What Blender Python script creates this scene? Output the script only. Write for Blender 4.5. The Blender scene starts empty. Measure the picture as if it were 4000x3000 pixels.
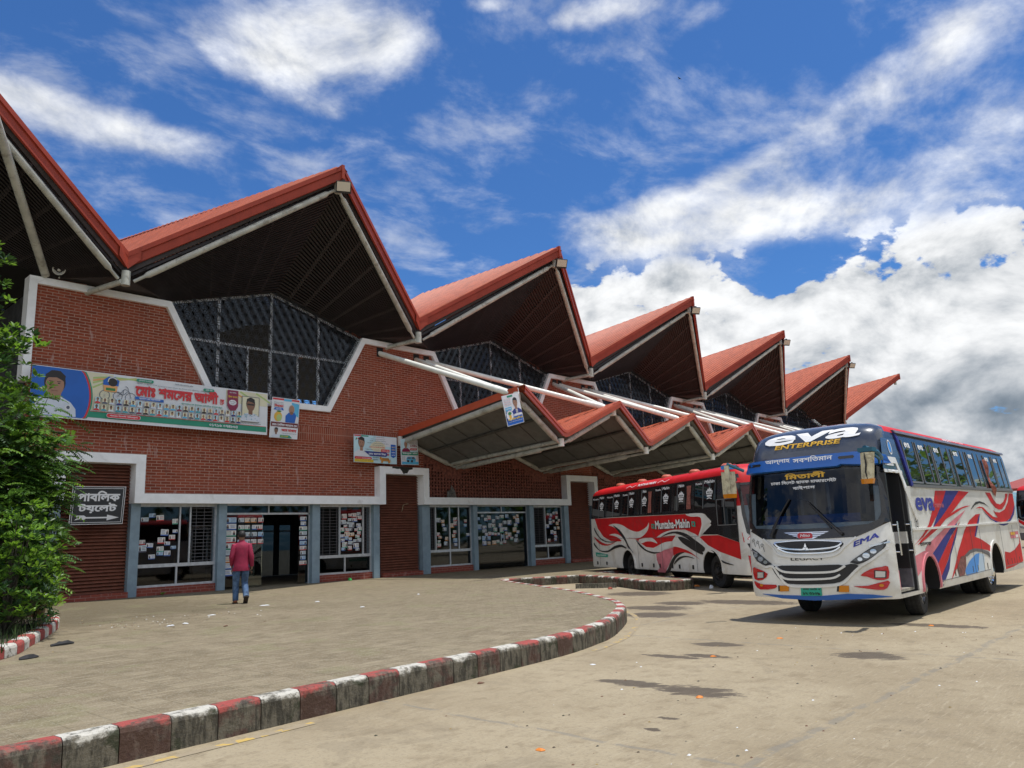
import bpy, bmesh, math, random
from math import sin, cos, pi, radians, sqrt, atan2
from mathutils import Vector, Matrix
from mathutils.geometry import tessellate_polygon, delaunay_2d_cdt

S = bpy.context.scene
COL = S.collection
random.seed(7)

# ------------------------------------------------------------------ camera
CAM = Vector((-8.1347, -23.9592, 1.2240))
yaw, pit, rol = 0.8197, 0.1957, -0.0402
fwd = Vector((sin(yaw)*cos(pit), cos(yaw)*cos(pit), sin(pit)))
rgt = Vector((cos(yaw), -sin(yaw), 0)); up = rgt.cross(fwd)
R_ = rgt*cos(rol)+up*sin(rol); U_ = -rgt*sin(rol)+up*cos(rol)
cd = bpy.data.cameras.new('camera'); cam = bpy.data.objects.new('camera', cd); COL.objects.link(cam)
cd.sensor_width = 36; cd.lens = 36*3043.63/4000; cd.clip_start = .05; cd.clip_end = 3000
cam.matrix_world = Matrix(((R_.x, U_.x, -fwd.x, CAM.x), (R_.y, U_.y, -fwd.y, CAM.y), (R_.z, U_.z, -fwd.z, CAM.z), (0, 0, 0, 1)))
S.camera = cam
S.render.resolution_x, S.render.resolution_y = 1024, 768
S.view_settings.view_transform = 'Standard'; S.view_settings.look = 'None'
S.view_settings.exposure = 0.32; S.view_settings.gamma = 1
S.cycles.use_denoising = True
S.cycles.max_bounces = 8; S.cycles.transparent_max_bounces = 16

# ------------------------------------------------------------------ sun and sky
SUN = Vector((.16, -.15, 1)).normalized()
ld = bpy.data.lights.new('sun', 'SUN'); ld.energy = 3.3; ld.angle = radians(.6); ld.color = (1, .955, .88)
lo = bpy.data.objects.new('sun', ld); COL.objects.link(lo); lo.location = (0, 0, 60)
lo.rotation_euler = SUN.to_track_quat('Z', 'Y').to_euler()

class NT:
    """small helper for wiring node trees"""
    def __init__(s, tree, kc=2.0): s.t = tree; s.kc = kc
    def n(s, typ, **kw):
        nd = s.t.nodes.new(typ)
        for k, v in kw.items(): setattr(nd, k, v)
        return nd
    def put(s, sock, v):
        if hasattr(v, 'is_output') or isinstance(v, bpy.types.NodeSocket): s.t.links.new(v, sock)
        elif isinstance(v, (tuple, list)) and len(v) == 3 and sock.type == 'RGBA': sock.default_value = (*v, 1)
        else: sock.default_value = v
    def m(s, op, a, b=None, c=None, clamp=False):
        nd = s.n('ShaderNodeMath', operation=op); nd.use_clamp = clamp
        for i, v in enumerate((a, b, c)):
            if v is not None: s.put(nd.inputs[i], v)
        return nd.outputs[0]
    def mix(s, f, a, b, blend='MIX'):
        nd = s.n('ShaderNodeMix', data_type='RGBA', blend_type=blend); nd.clamp_factor = True
        s.put(nd.inputs[0], f); s.put(nd.inputs[6], a); s.put(nd.inputs[7], b); return nd.outputs[2]
    def noise(s, vec, scale, detail=4, rough=.55, dist=0, dim='3D'):
        nd = s.n('ShaderNodeTexNoise', noise_dimensions=dim)
        if vec is not None: s.put(nd.inputs['Vector'], vec)
        nd.inputs['Scale'].default_value = scale; nd.inputs['Detail'].default_value = detail
        nd.inputs['Roughness'].default_value = rough; nd.inputs['Distortion'].default_value = dist
        if s.kc == 1: return nd.outputs['Fac']
        return s.m('MULTIPLY_ADD', nd.outputs['Fac'], s.kc, .5-.5*s.kc)   # fuller contrast
    def ramp(s, f, lo, hi):
        nd = s.n('ShaderNodeMapRange', interpolation_type='SMOOTHSTEP'); s.put(nd.inputs[0], f)
        s.put(nd.inputs[1], lo); s.put(nd.inputs[2], hi); return nd.outputs[0]
    def xyz(s, vec):
        nd = s.n('ShaderNodeSeparateXYZ'); s.put(nd.inputs[0], vec); return nd.outputs
    def comb(s, x, y, z):
        nd = s.n('ShaderNodeCombineXYZ')
        for i, v in enumerate((x, y, z)): s.put(nd.inputs[i], v)
        return nd.outputs[0]
    def map(s, vec, loc=(0, 0, 0), rot=(0, 0, 0), sc=(1, 1, 1)):
        nd = s.n('ShaderNodeMapping'); s.put(nd.inputs[0], vec)
        nd.inputs[1].default_value = loc; nd.inputs[2].default_value = rot; nd.inputs[3].default_value = sc
        return nd.outputs[0]

W = bpy.data.worlds.new('World'); S.world = W; W.use_nodes = True
w = NT(W.node_tree, 1); bg = W.node_tree.nodes['Background']
sky = w.n('ShaderNodeTexSky', sky_type='NISHITA'); sky.sun_disc = False
sky.sun_elevation = math.asin(SUN.z); sky.sun_rotation = atan2(SUN.x, SUN.y)
sky.altitude = 20; sky.air_density = 1.0; sky.dust_density = .6; sky.ozone_density = 3.0
tc = w.n('ShaderNodeTexCoord').outputs['Generated']
dx, dy, dz = w.xyz(tc)
az = w.m('MULTIPLY', w.m('ARCTAN2', dx, dy), 57.2958)
el = w.m('MULTIPLY', w.m('ARCSINE', dz), 57.2958)
# main cloud banks in view, last row unseen and added to brighten the facade: (azimuth, elevation, half width, half height, weight, tilt) in degrees
CL = [(30.8,34.2,7.2,2.6,1.0,-2),(34,35.2,4.2,2.6,.8,-2),(33,30.4,2.6,.8,.75,-2),(28.1,32.4,4.6,1.6,.5,-2),(15.5,27.6,6.4,2.0,.95,-2),(22.6,27.0,3.4,1.6,1.0,-2),(15.9,23.4,3.7,1.36,.5,-2),(27.7,24.3,5.1,2,.55,-2),(13.1,28.3,2.7,1,.4,-2),
 (46.5,37.2,2.4,.75,.9,-2),(56.7,36.4,4.1,1.3,1.0,-2),(62.7,34.6,4.1,1,.5,18),(52.8,35.8,2,.8,.5,-2),(39.5,34.9,2,2,.4,-2),
 (59.9,23.4,7.2,2.2,.65,10),(66.9,25.6,7.5,1.1,.6,28),(75,27.7,8.8,1.6,.5,33),(81,29,5.1,2,.5,28),(54.4,22.5,5.1,1.6,.4,3),(68,21.7,8,2.3,.75,-2),(61.3,20.8,9,1.8,.8,-2),(79.9,22.7,5.1,2.3,.5,18),(81.8,25.8,3.4,2,.4,-2),
 (58.6,15.6,3.8,2.5,1.35,-2),(59.8,18.0,1.5,1.4,1.0,-2),(53.6,16.6,3.0,2.1,1.15,-2),(62.2,13.2,4,3,1.25,-2),(57.2,12.0,7,3,1.3,-2),
 (72.2,14.8,6,2.8,1.15,13),(79.5,16.3,5.1,3,1.15,13),(67.7,13.4,4,2,1.0,-2),(75.7,11.8,8.5,3.4,1.2,-2),(73.9,7.6,12,3.2,1.2,-2),(80,3.2,16,2.6,1.1,0),(84,12,8,6,1.1,-2),(66,9,6,3.6,1.1,-2),
 (-30,38,26,12,1.0,0),(120,30,22,10,1.1,0),(165,40,30,14,1.1,0),(-110,30,40,12,1.1,0),(220,45,35,12,1.1,0),(160,12,40,7,1.0,0),(-140,12,50,7,1.0,0),(-60,10,40,6,.9,0),(178,35,55,26,1.5,0),(-120,40,60,30,1.4,0)]
acc = None
for a0, e0, ra, re, wt, tl in CL:
    da = w.m('SUBTRACT', az, a0); de = w.m('SUBTRACT', el, e0)
    c_, s_ = cos(radians(tl)), sin(radians(tl))
    p_ = w.m('MULTIPLY_ADD', da, c_*.85/ra, w.m('MULTIPLY', de, s_/ra))
    q_ = w.m('MULTIPLY_ADD', da, -s_*.85/re, w.m('MULTIPLY', de, c_/re))
    r2 = w.m('MULTIPLY_ADD', p_, p_, w.m('MULTIPLY', q_, q_))
    g = w.m('EXPONENT', w.m('MULTIPLY', r2, -1.0))
    acc = w.m('MULTIPLY', g, wt) if acc is None else w.m('MULTIPLY_ADD', g, wt, acc)
big = w.noise(w.map(tc, sc=(1, 1, 1.5)), 5.6, 9, .6, .35)
fine = w.noise(w.map(tc, sc=(1, 1, 1.6)), 17, 8, .62, .2)
flat = w.comb(w.m('DIVIDE', dx, w.m('ADD', dz, .12)), w.m('DIVIDE', dy, w.m('ADD', dz, .12)), 0)
wisp = w.noise(w.map(flat, rot=(0, 0, .5), sc=(1.0, 1.35, 1)), 3.4, 10, .62, .25)
body = w.m('MINIMUM', acc, 1.35)
d = w.m('MULTIPLY_ADD', w.m('SUBTRACT', big, .5), 1.9, body)
d = w.m('MULTIPLY_ADD', w.m('SUBTRACT', fine, .5), 1.0, d)
d = w.m('MULTIPLY_ADD', w.m('SUBTRACT', wisp, .5), 1.5, d)
vo = w.n('ShaderNodeTexVoronoi', feature='F1'); w.put(vo.inputs['Vector'], w.map(tc, sc=(1, 1, 1.25))); vo.inputs['Scale'].default_value = 26; vo.inputs['Detail'].default_value = 1.5; vo.inputs['Roughness'].default_value = .55
soft = w.ramp(d, .28, 1.65)
low = w.ramp(el, 20.5, 17.8)                                  # low banks are crisp cumulus, high ones are thin
puff = w.m('MULTIPLY_ADD', w.m('SUBTRACT', .42, vo.outputs['Distance']), .6, d)
hard = w.ramp(puff, .50, .70)
cov = w.m('ADD', w.m('MULTIPLY', hard, low), w.m('MULTIPLY', soft, w.m('SUBTRACT', 1, low)))
veil = w.m('MULTIPLY', w.ramp(wisp, .46, .74), .42)
cov = w.m('MAXIMUM', cov, veil, clamp=True)
# cloud brightness: lumps and grey undersides
lump = w.noise(w.map(tc, loc=(.013, -.006, -.03), sc=(1, 1, 1.5)), 5.6, 9, .6, .35)
lit = w.m('ADD', .84, w.m('MULTIPLY', w.m('SUBTRACT', big, lump), 1.3)); lit = w.m('ADD', lit, w.m('MULTIPLY', w.m('MULTIPLY', w.m('SUBTRACT', .30, vo.outputs['Distance']), .10), low))
und = w.m('MULTIPLY', w.ramp(el, 13.5, 7), w.ramp(az, 62, 70))
und2 = w.m('MULTIPLY', und, w.ramp(w.noise(w.map(tc, sc=(1, 1, 2.6)), 4.0, 5, .5, .3), .25, .75))
lit = w.m('MULTIPLY', lit, w.m('SUBTRACT', 1.0, w.m('MULTIPLY', und2, .50)))
lit = w.m('MAXIMUM', w.m('MINIMUM', lit, 1.0), .2)
ccol = w.mix(w.ramp(lit, .3, .85), (.36, .47, .60), (.97, .985, 1.0))
cval = w.n('ShaderNodeVectorMath', operation='SCALE'); w.put(cval.inputs[0], ccol); w.put(cval.inputs[3], w.m('MULTIPLY', lit, 7.4))
blue = w.mix(1.0, sky.outputs[0], (.285, .52, .80), 'MULTIPLY')
final = w.mix(cov, blue, cval.outputs[0])
W.node_tree.links.new(final, bg.inputs[0]); bg.inputs[1].default_value = .125

# ------------------------------------------------------------------ mesh helpers
MATS = {}
class MB:
    def __init__(s): s.v = []; s.f = []; s.m = []; s.s = []
    def add(s, vs, fs, m, smooth=False):
        o = len(s.v); s.v += [tuple(v) for v in vs]
        for f in fs: s.f.append(tuple(i+o for i in f)); s.m.append(m); s.s.append(smooth)
    def quad(s, a, b, c, d, m): s.add((a, b, c, d), ((0, 1, 2, 3),), m)
    def box(s, x0, x1, y0, y1, z0, z1, m):
        s.add([(x, y, z) for z in (z0, z1) for y in (y0, y1) for x in (x0, x1)],
              ((0, 2, 3, 1), (4, 5, 7, 6), (0, 1, 5, 4), (2, 6, 7, 3), (0, 4, 6, 2), (1, 3, 7, 5)), m)
    def beam(s, p0, p1, wd, ht, m, up=(0, 0, 1)):
        p0, p1 = Vector(p0), Vector(p1); d = (p1-p0).normalized(); sd = d.cross(Vector(up))
        if sd.length < 1e-4: sd = d.cross(Vector((0, 1, 0)))
        sd.normalize(); u = sd.cross(d); sd *= wd/2; u *= ht/2
        s.add([p-sd-u for p in (p0, p1)]+[p+sd-u for p in (p0, p1)]+[p+sd+u for p in (p0, p1)]+[p-sd+u for p in (p0, p1)],
              ((0, 1, 3, 2), (2, 3, 5, 4), (4, 5, 7, 6), (6, 7, 1, 0), (0, 2, 4, 6), (1, 7, 5, 3)), m)
    def tube(s, p0, p1, r0, r1=None, n=12, m='steel', cap=True):
        s.path([p0, p1], [r0, r0 if r1 is None else r1], n, m, cap)
    def path(s, pts, rs, n=8, m='steel', cap=True):
        pts = [Vector(p) for p in pts]
        if not isinstance(rs, (list, tuple)): rs = [rs]*len(pts)
        vs = []; ref = None
        for i, p in enumerate(pts):
            t = (pts[min(i+1, len(pts)-1)]-pts[max(i-1, 0)]).normalized()
            if ref is None: ref = t.orthogonal().normalized()
            a = (ref-t*ref.dot(t)).normalized(); ref = a; b = t.cross(a)
            vs += [p+(a*cos(2*pi*k/n)+b*sin(2*pi*k/n))*rs[i] for k in range(n)]
        fs = [(i*n+k, i*n+(k+1) % n, (i+1)*n+(k+1) % n, (i+1)*n+k) for i in range(len(pts)-1) for k in range(n)]
        s.add(vs, fs, m, True)
        if cap: s.add(vs[:n], (tuple(reversed(range(n))),), m); s.add(vs[-n:], (tuple(range(n)),), m)
    def lathe(s, prof, o, ax, n=24, m='rubber', smooth=True):
        o = Vector(o); ax = Vector(ax).normalized(); a = ax.orthogonal().normalized(); b = ax.cross(a)
        vs = [o+ax*h+(a*cos(2*pi*k/n)+b*sin(2*pi*k/n))*r for r, h in prof for k in range(n)]
        fs = [(i*n+k, i*n+(k+1) % n, (i+1)*n+(k+1) % n, (i+1)*n+k) for i in range(len(prof)-1) for k in range(n)]
        s.add(vs, fs, m, smooth)
    def fill(s, loops, fn, m):
        """flat polygon (with holes) in 2D mapped by fn(a,b)"""
        fl = [p for l in loops for p in l]
        tr = tessellate_polygon([[Vector((p[0], p[1], 0)) for p in l] for l in loops])
        s.add([fn(*p) for p in fl], [tuple(t) for t in tr], m)
    def prism(s, poly, fn, d0, d1, m, ms=None):
        """polygon in 2D extruded from depth d0 (back) to d1 (front); fn(a,b,d)"""
        s.fill([poly], lambda a, b: fn(a, b, d1), m); s.fill([poly], lambda a, b: fn(a, b, d0), m)
        n = len(poly)
        for i in range(n):
            p, q = poly[i], poly[(i+1) % n]
            s.quad(fn(*p, d0), fn(*q, d0), fn(*q, d1), fn(*p, d1), ms or m)
    def sphere(s, c, r, m, n=10, k=6):
        if not isinstance(r, (tuple, list)): r = (r, r, r)
        vs = [(c[0]+r[0]*sin(pi*i/k)*cos(2*pi*j/n), c[1]+r[1]*sin(pi*i/k)*sin(2*pi*j/n), c[2]+r[2]*cos(pi*i/k)) for i in range(k+1) for j in range(n)]
        s.add(vs, [(i*n+j, (i+1)*n+j, (i+1)*n+(j+1) % n, i*n+(j+1) % n) for i in range(k) for j in range(n)], m, True)
    def mesh(s, name):
        me = bpy.data.meshes.new(name); me.from_pydata(s.v, [], s.f)
        names = list(dict.fromkeys(s.m)); ix = {n: i for i, n in enumerate(names)}
        for n in names: me.materials.append(MATS[n])
        me.polygons.foreach_set('material_index', [ix[n] for n in s.m])
        me.polygons.foreach_set('use_smooth', s.s); me.update(); return me
    def build(s, name, parent=None, recalc=True):
        me = s.mesh(name)
        if recalc:
            b = bmesh.new(); b.from_mesh(me); bmesh.ops.remove_doubles(b, verts=b.verts, dist=1e-5)
            bmesh.ops.recalc_face_normals(b, faces=b.faces); b.to_mesh(me); b.free()
        if any(s.s): me.set_sharp_from_angle(angle=radians(40))
        o = bpy.data.objects.new(name, me); COL.objects.link(o)
        if parent is not None: o.parent = parent
        return o
def tag(o, label, cat=None, group=None):
    o['label'] = label
    if cat: o['category'] = cat
    if group: o['group'] = group
    return o
def thing(name, label, cat, loc=(0, 0, 0), rz=0, group=None):
    o = bpy.data.objects.new(name, None); COL.objects.link(o); o.empty_display_size = .3
    o.location = loc; o.rotation_euler = (0, 0, rz); return tag(o, label, cat, group)
def struct(o): o['kind'] = 'structure'; return o
def copy_tree(o, parent=None):
    c = o.copy(); COL.objects.link(c); c.parent = parent
    for k in [x for x in COL.objects if x.parent == o]: copy_tree(k, c)
    return c

# ---- lettering: outlines of the built-in font, filled contour by contour
_tc = {}
def glyphs(txt, bold=0.0):
    if (txt, bold) in _tc: return _tc[(txt, bold)]
    c = bpy.data.curves.new('lettering', 'FONT'); c.body = txt; c.size = 1; c.resolution_u = 3
    o = bpy.data.objects.new('lettering', c); COL.objects.link(o)
    dg = bpy.context.evaluated_depsgraph_get(); dg.update()
    oc = o.evaluated_get(dg).to_curve(dg, apply_modifiers=False)
    loops = []
    for sp in oc.splines:
        P = sp.bezier_points; L = []
        for i in range(len(P)):
            a, b = P[i], P[(i+1) % len(P)]
            st = (b.co-a.co).length; straight = (a.handle_right-a.co).cross(b.co-a.co).length < 1e-4*max(st, 1e-3) and (b.handle_left-b.co).cross(b.co-a.co).length < 1e-4*max(st, 1e-3)
            for t in ((0,) if straight else (0, .34, .67)):
                q = a.co*(1-t)**3+a.handle_right*3*t*(1-t)**2+b.handle_left*3*t*t*(1-t)+b.co*t**3
                if not L or (abs(q.x-L[-1][0])+abs(q.y-L[-1][1])) > 1e-4: L.append((q.x, q.y))
        if len(L) > 2 and abs(L[0][0]-L[-1][0])+abs(L[0][1]-L[-1][1]) < 1e-4: L.pop()
        if len(L) > 2: loops.append(L)
    bpy.data.objects.remove(o); bpy.data.curves.remove(c)
    area = lambda L: sum(L[i-1][0]*L[i][1]-L[i][0]*L[i-1][1] for i in range(len(L)))/2
    if not loops: return []
    sg = 1 if area(max(loops, key=lambda L: abs(area(L)))) > 0 else -1
    if bold:
        nl = []
        for L in loops:
            n = len(L); M = []
            for i in range(n):
                ax, ay = L[i-1]; bx, by = L[i]; cx, cy = L[(i+1) % n]
                n1 = Vector((by-ay, ax-bx)); n2 = Vector((cy-by, bx-cx))
                if n1.length: n1.normalize()
                if n2.length: n2.normalize()
                k = n1+n2
                if k.length > .2: k = k.normalized()/max(.5, k.length/2)
                M.append((bx+k.x*bold*sg, by+k.y*bold*sg))
            nl.append(M)
        loops = nl
    # overlapping outlines are merged: constrained triangulation, kept where the winding number is not zero
    boxes = [(min(p[0] for p in L), max(p[0] for p in L)) for L in loops]
    order = sorted(range(len(loops)), key=lambda i: boxes[i][0]); groups = []; hi = -1e9
    for i in order:
        if boxes[i][0] > hi: groups.append([])
        groups[-1].append(loops[i]); hi = max(hi, boxes[i][1])
    V, Tn = [], []
    for g in groups:
        vs, fs = [], []
        for L in g: fs.append(list(range(len(vs), len(vs)+len(L)))); vs += [Vector(p) for p in L]
        try: ov, oe, of = delaunay_2d_cdt(vs, [], fs, 0, 1e-6)[:3]
        except Exception: continue
        for f in of:
            c = sum((ov[i] for i in f), Vector((0, 0)))/len(f); wn = 0
            for L in g:
                for i in range(len(L)):
                    a, b = L[i-1], L[i]
                    if a[1] <= c.y < b[1] and (b[0]-a[0])*(c.y-a[1])-(c.x-a[0])*(b[1]-a[1]) > 0: wn += 1
                    elif b[1] <= c.y < a[1] and (b[0]-a[0])*(c.y-a[1])-(c.x-a[0])*(b[1]-a[1]) < 0: wn -= 1
            if wn: Tn.append(tuple(len(V)+i for i in f))
        V += [(v.x, v.y) for v in ov]
    _tc[(txt, bold)] = (V, Tn)
    return V, Tn
def lettering(mb, txt, fn, x0, y0, x1, ht, m, bold=0.0, shear=0.0, tilt=0.0):
    """text filling width x0..x1 with its tallest glyph ht, baseline y0 (tilt = rise per unit width); fn(a,b,k) maps"""
    G = glyphs(txt, bold)
    if not G: return
    V, Tn = G; us = {i for t in Tn for i in t}
    xs = [V[i][0] for i in us]; ys = [V[i][1] for i in us]
    a, b = min(xs), max(xs); lo_, hi = min(ys), max(ys)
    sx = (x1-x0)/(b-a); sy = ht/(hi-lo_)
    mb.add([fn(x0+(p[0]-a)*sx+shear*(p[1]-lo_)*sy, y0+(p[1]-lo_)*sy+tilt*(p[0]-a)*sx, 0.) for p in V], Tn, m)

# ------------------------------------------------------------------ materials
def pm(name, col, rough=.6, metal=0., var=.0, sc=6., bump=0., bsc=60., spec=.5, coat=0., dirt=None, dsc=2.5, dlo=.52, dhi=.72, dmax=1.):
    m = bpy.data.materials.new(name); m.use_nodes = True; MATS[name] = m
    t = NT(m.node_tree); p = m.node_tree.nodes['Principled BSDF']
    p.inputs['Roughness'].default_value = rough; p.inputs['Metallic'].default_value = metal
    p.inputs['Specular IOR Level'].default_value = spec; p.inputs['Coat Weight'].default_value = coat
    c = col; oc = t.n('ShaderNodeTexCoord').outputs['Object'] if (var or bump or dirt) else None
    if var:
        c = t.mix(t.ramp(t.noise(oc, sc, 6, .6), .25, .75), tuple(x*(1-var) for x in col), tuple(min(1, x*(1+var)) for x in col))
    if dirt:
        f = t.m('MULTIPLY', t.ramp(t.noise(oc, dsc, 8, .65, .5), dlo, dhi), dmax); c = t.mix(f, c, dirt)
    t.put(p.inputs['Base Color'], c)
    if bump:
        b = t.n('ShaderNodeBump'); b.inputs['Strength'].default_value = bump; b.inputs['Distance'].default_value = .01
        t.put(b.inputs['Height'], t.noise(oc, bsc, 5, .6)); t.put(p.inputs['Normal'], b.outputs[0])
    return m
def sub(m): return NT(m.node_tree), m.node_tree.nodes['Principled BSDF']

def brick_mat(name, bw, rh, mort, sx, c1, c2, mc, off=.5):
    m = bpy.data.materials.new(name); m.use_nodes = True; MATS[name] = m
    t, p = sub(m); oc = t.n('ShaderNodeTexCoord').outputs['Object']; x, y, z = t.xyz(oc)
    vec = t.comb(t.m('ADD', x, t.m('MULTIPLY', y, 1.0)), z, 0)
    if sx: vec = t.comb(z, t.m('ADD', x, y), 0)
    br = t.n('ShaderNodeTexBrick'); t.put(br.inputs['Vector'], vec)
    br.inputs['Scale'].default_value = 1; br.inputs['Brick Width'].default_value = bw; br.inputs['Row Height'].default_value = rh
    br.inputs['Mortar Size'].default_value = mort; br.inputs['Mortar Smooth'].default_value = .15; br.inputs['Bias'].default_value = 0
    br.offset = off
    for k, v in zip(('Color1', 'Color2', 'Mortar'), (c1, c2, mc)): br.inputs[k].default_value = (*v, 1)
    c = t.mix(t.m('MULTIPLY', t.ramp(t.noise(oc, 1.1, 7, .62), .3, .75), .35), br.outputs[0], (.30, .085, .05))
    c = t.mix(t.m('MULTIPLY', t.ramp(t.noise(t.map(oc, sc=(2.6, 2.6, .55)), 2.3, 8, .7, .4), .66, .86), .5), c, (.50, .37, .34))   # lime bloom
    c = t.mix(t.m('MULTIPLY', t.ramp(t.noise(t.map(oc, loc=(3, 1, 7)), 2.9, 7, .65), .66, .9), .4), c, (.12, .05, .04))
    t.put(p.inputs['Base Color'], c); p.inputs['Roughness'].default_value = .85; p.inputs['Specular IOR Level'].default_value = .25
    b = t.n('ShaderNodeBump'); b.inputs['Strength'].default_value = .6; b.inputs['Distance'].default_value = .008; b.invert = True
    t.put(b.inputs['Height'], br.outputs['Fac']); t.put(p.inputs['Normal'], b.outputs[0])
brick_mat('brick', .30, .088, .0105, False, (.305, .068, .034), (.195, .042, .022), (.40, .26, .20))
brick_mat('brick_soldier', .47, .088, .0115, True, (.31, .070, .036), (.21, .045, .024), (.38, .25, .19), 0)
brick_mat('brick_plinth', .27, .088, .007, False, (.26, .06, .042), (.19, .042, .032), (.34, .2, .17))
pm('brick_jali', (.19, .062, .042), .85, var=.35, sc=9, bump=.3)
pm('white_paint', (.86, .88, .89), .6, var=.04, sc=3, dirt=(.50, .49, .46), dsc=1.6, dlo=.66, dhi=.98, dmax=.5, bump=.1, bsc=25)
pm('blue_paint', (.205, .285, .345), .5, var=.08, sc=4, dirt=(.55, .58, .6), dsc=7, dlo=.86, dhi=.90, dmax=.8, bump=.1, bsc=30)
pm('shutter_paint', (.175, .060, .036), .5, var=.15, sc=5, bump=.05, dirt=(.30, .2, .17), dsc=3, dlo=.75, dhi=1., dmax=.35)
pm('alu', (.52, .55, .58), .42, .35, var=.1, sc=8)
pm('alu_white', (.70, .74, .80), .4, .0, var=.1, sc=8)
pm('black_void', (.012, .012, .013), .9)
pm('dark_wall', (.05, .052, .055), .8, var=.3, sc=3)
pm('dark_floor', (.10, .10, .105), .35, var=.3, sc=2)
pm('grille_iron', (.012, .013, .016), .6)
pm('bar_iron', (.11, .11, .12), .5)
pm('roof_red', (.43, .115, .060), .5, var=.10, sc=2.2, dirt=(.30, .085, .05), dsc=1.0, dlo=.5, dhi=.95, dmax=.6, spec=.25)
pm('fascia_red', (.32, .050, .028), .5, var=.08, sc=2, spec=.25)
pm('canopy_red', (.50, .125, .065), .36, var=.08, sc=2, dirt=(.36, .10, .06), dsc=1.8, dlo=.55, dhi=.8, dmax=.6)
pm('canopy_fascia_red', (.50, .095, .045), .36, var=.06, sc=2)
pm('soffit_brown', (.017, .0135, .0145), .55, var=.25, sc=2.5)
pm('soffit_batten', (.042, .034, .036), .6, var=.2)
pm('canopy_soffit', (.15, .153, .145), .7, var=.10, sc=3)
pm('canopy_batten', (.075, .075, .066), .7, var=.2)
pm('steel', (.47, .48, .43), .45, var=.12, sc=3, dirt=(.20, .185, .15), dsc=3.2, dlo=.56, dhi=.78, dmax=.6)
pm('steel_white', (.84, .85, .79), .4, var=.06, sc=3, dirt=(.60, .59, .53), dsc=3, dlo=.7, dhi=1., dmax=.5)
pm('lamp_black', (.02, .02, .022), .4)
pm('lamp_face', (.62, .58, .48), .25)
pm('horn_cream', (.55, .53, .46), .5, var=.1)
def glass(name, tint, gl=.05, refl=1.0, gcol=(1, 1, 1)):
    m = bpy.data.materials.new(name); m.use_nodes = True; MATS[name] = m; t = NT(m.node_tree)
    for n in list(m.node_tree.nodes):
        if n.type == 'BSDF_PRINCIPLED': m.node_tree.nodes.remove(n)
    tr = t.n('ShaderNodeBsdfTransparent'); tr.inputs[0].default_value = (*tint, 1)
    gs = t.n('ShaderNodeBsdfGlossy'); gs.inputs['Roughness'].default_value = gl; gs.inputs[0].default_value = (*gcol, 1)
    fr = t.n('ShaderNodeFresnel'); fr.inputs[0].default_value = 1.52
    mx = t.n('ShaderNodeMixShader'); t.put(mx.inputs[0], t.m('MULTIPLY_ADD', fr.outputs[0], refl, .02, clamp=True))
    t.put(mx.inputs[1], tr.outputs[0]); t.put(mx.inputs[2], gs.outputs[0])
    t.put(m.node_tree.nodes['Material Output'].inputs[0], mx.outputs[0])
glass('glass_dark', (.20, .22, .24), .03, .45)
glass('glass_upper', (.06, .08, .11), .06, 1.0, (.70, .82, 1.0))
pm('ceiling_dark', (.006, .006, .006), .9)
glass('glass_clear', (.72, .78, .76), .02)
glass('bus_glass', (.10, .11, .12), .015, 1.25)
glass('windscreen', (.34, .40, .46), .01, .38)
# ================================================================== TERMINAL BUILDING
P = 10.944; YT, ZT = 4.09, 13.31; YV, ZV = 1.30, 9.78
XZ = lambda a, b, d: (a, -d, b)                            # facade plane: a = x, b = z, d = distance out from the wall
T = thing('bus_terminal', 'long red brick bus station hall under a zigzag of red metal gables', 'building')
NB = 5
# ---- brick walls
wb = MB(); sd_ = MB()
xr = NB*P+1.93
for i in range(NB):
    x0, x1 = i*P+1.2, (i+1)*P-1.2
    if i == 0: wb.prism([(x0, 2.95), (x1, 2.95), (x1, 4.93), (x0, 4.93)], XZ, -.3, 0, 'brick')
    else: wb.prism([(x0, 4.76), (x1, 4.76), (x1, 4.93), (x0, 4.93)], XZ, -.3, 0, 'brick')
for i in range(NB+1):
    a = -1.93 if i == 0 else i*P-1.2
    wb.prism([(a, 4.08), (i*P+1.2, 4.08), (i*P+1.2, 4.93), (a, 4.93)], XZ, -.3, 0, 'brick')
wb.prism([(-1.93, 5.40), (xr, 5.40), (xr, 5.98), (-1.93, 5.98)], XZ, -.3, 0, 'brick')
for i in range(NB+1):
    L = (-1.93, -1.93) if i == 0 else (i*P-3.235, i*P-1.70)
    wb.prism([(L[0], 5.98), (i*P+3.235, 5.98), (i*P+1.70, 8.78), (L[1], 8.78)], XZ, -.3, 0, 'brick')
wb.box(-1.95, -1.65, .3, 5, 0, 8.7, 'dark_wall')
sd_.prism([(-1.93, 4.93), (xr, 4.93), (xr, 5.40), (-1.93, 5.40)], XZ, -.3, .008, 'brick_soldier')
w1 = wb.build('brick_wall', T, False); w1.name = 'brick_wall'
sd_.build('soldier_course', T, False)
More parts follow.
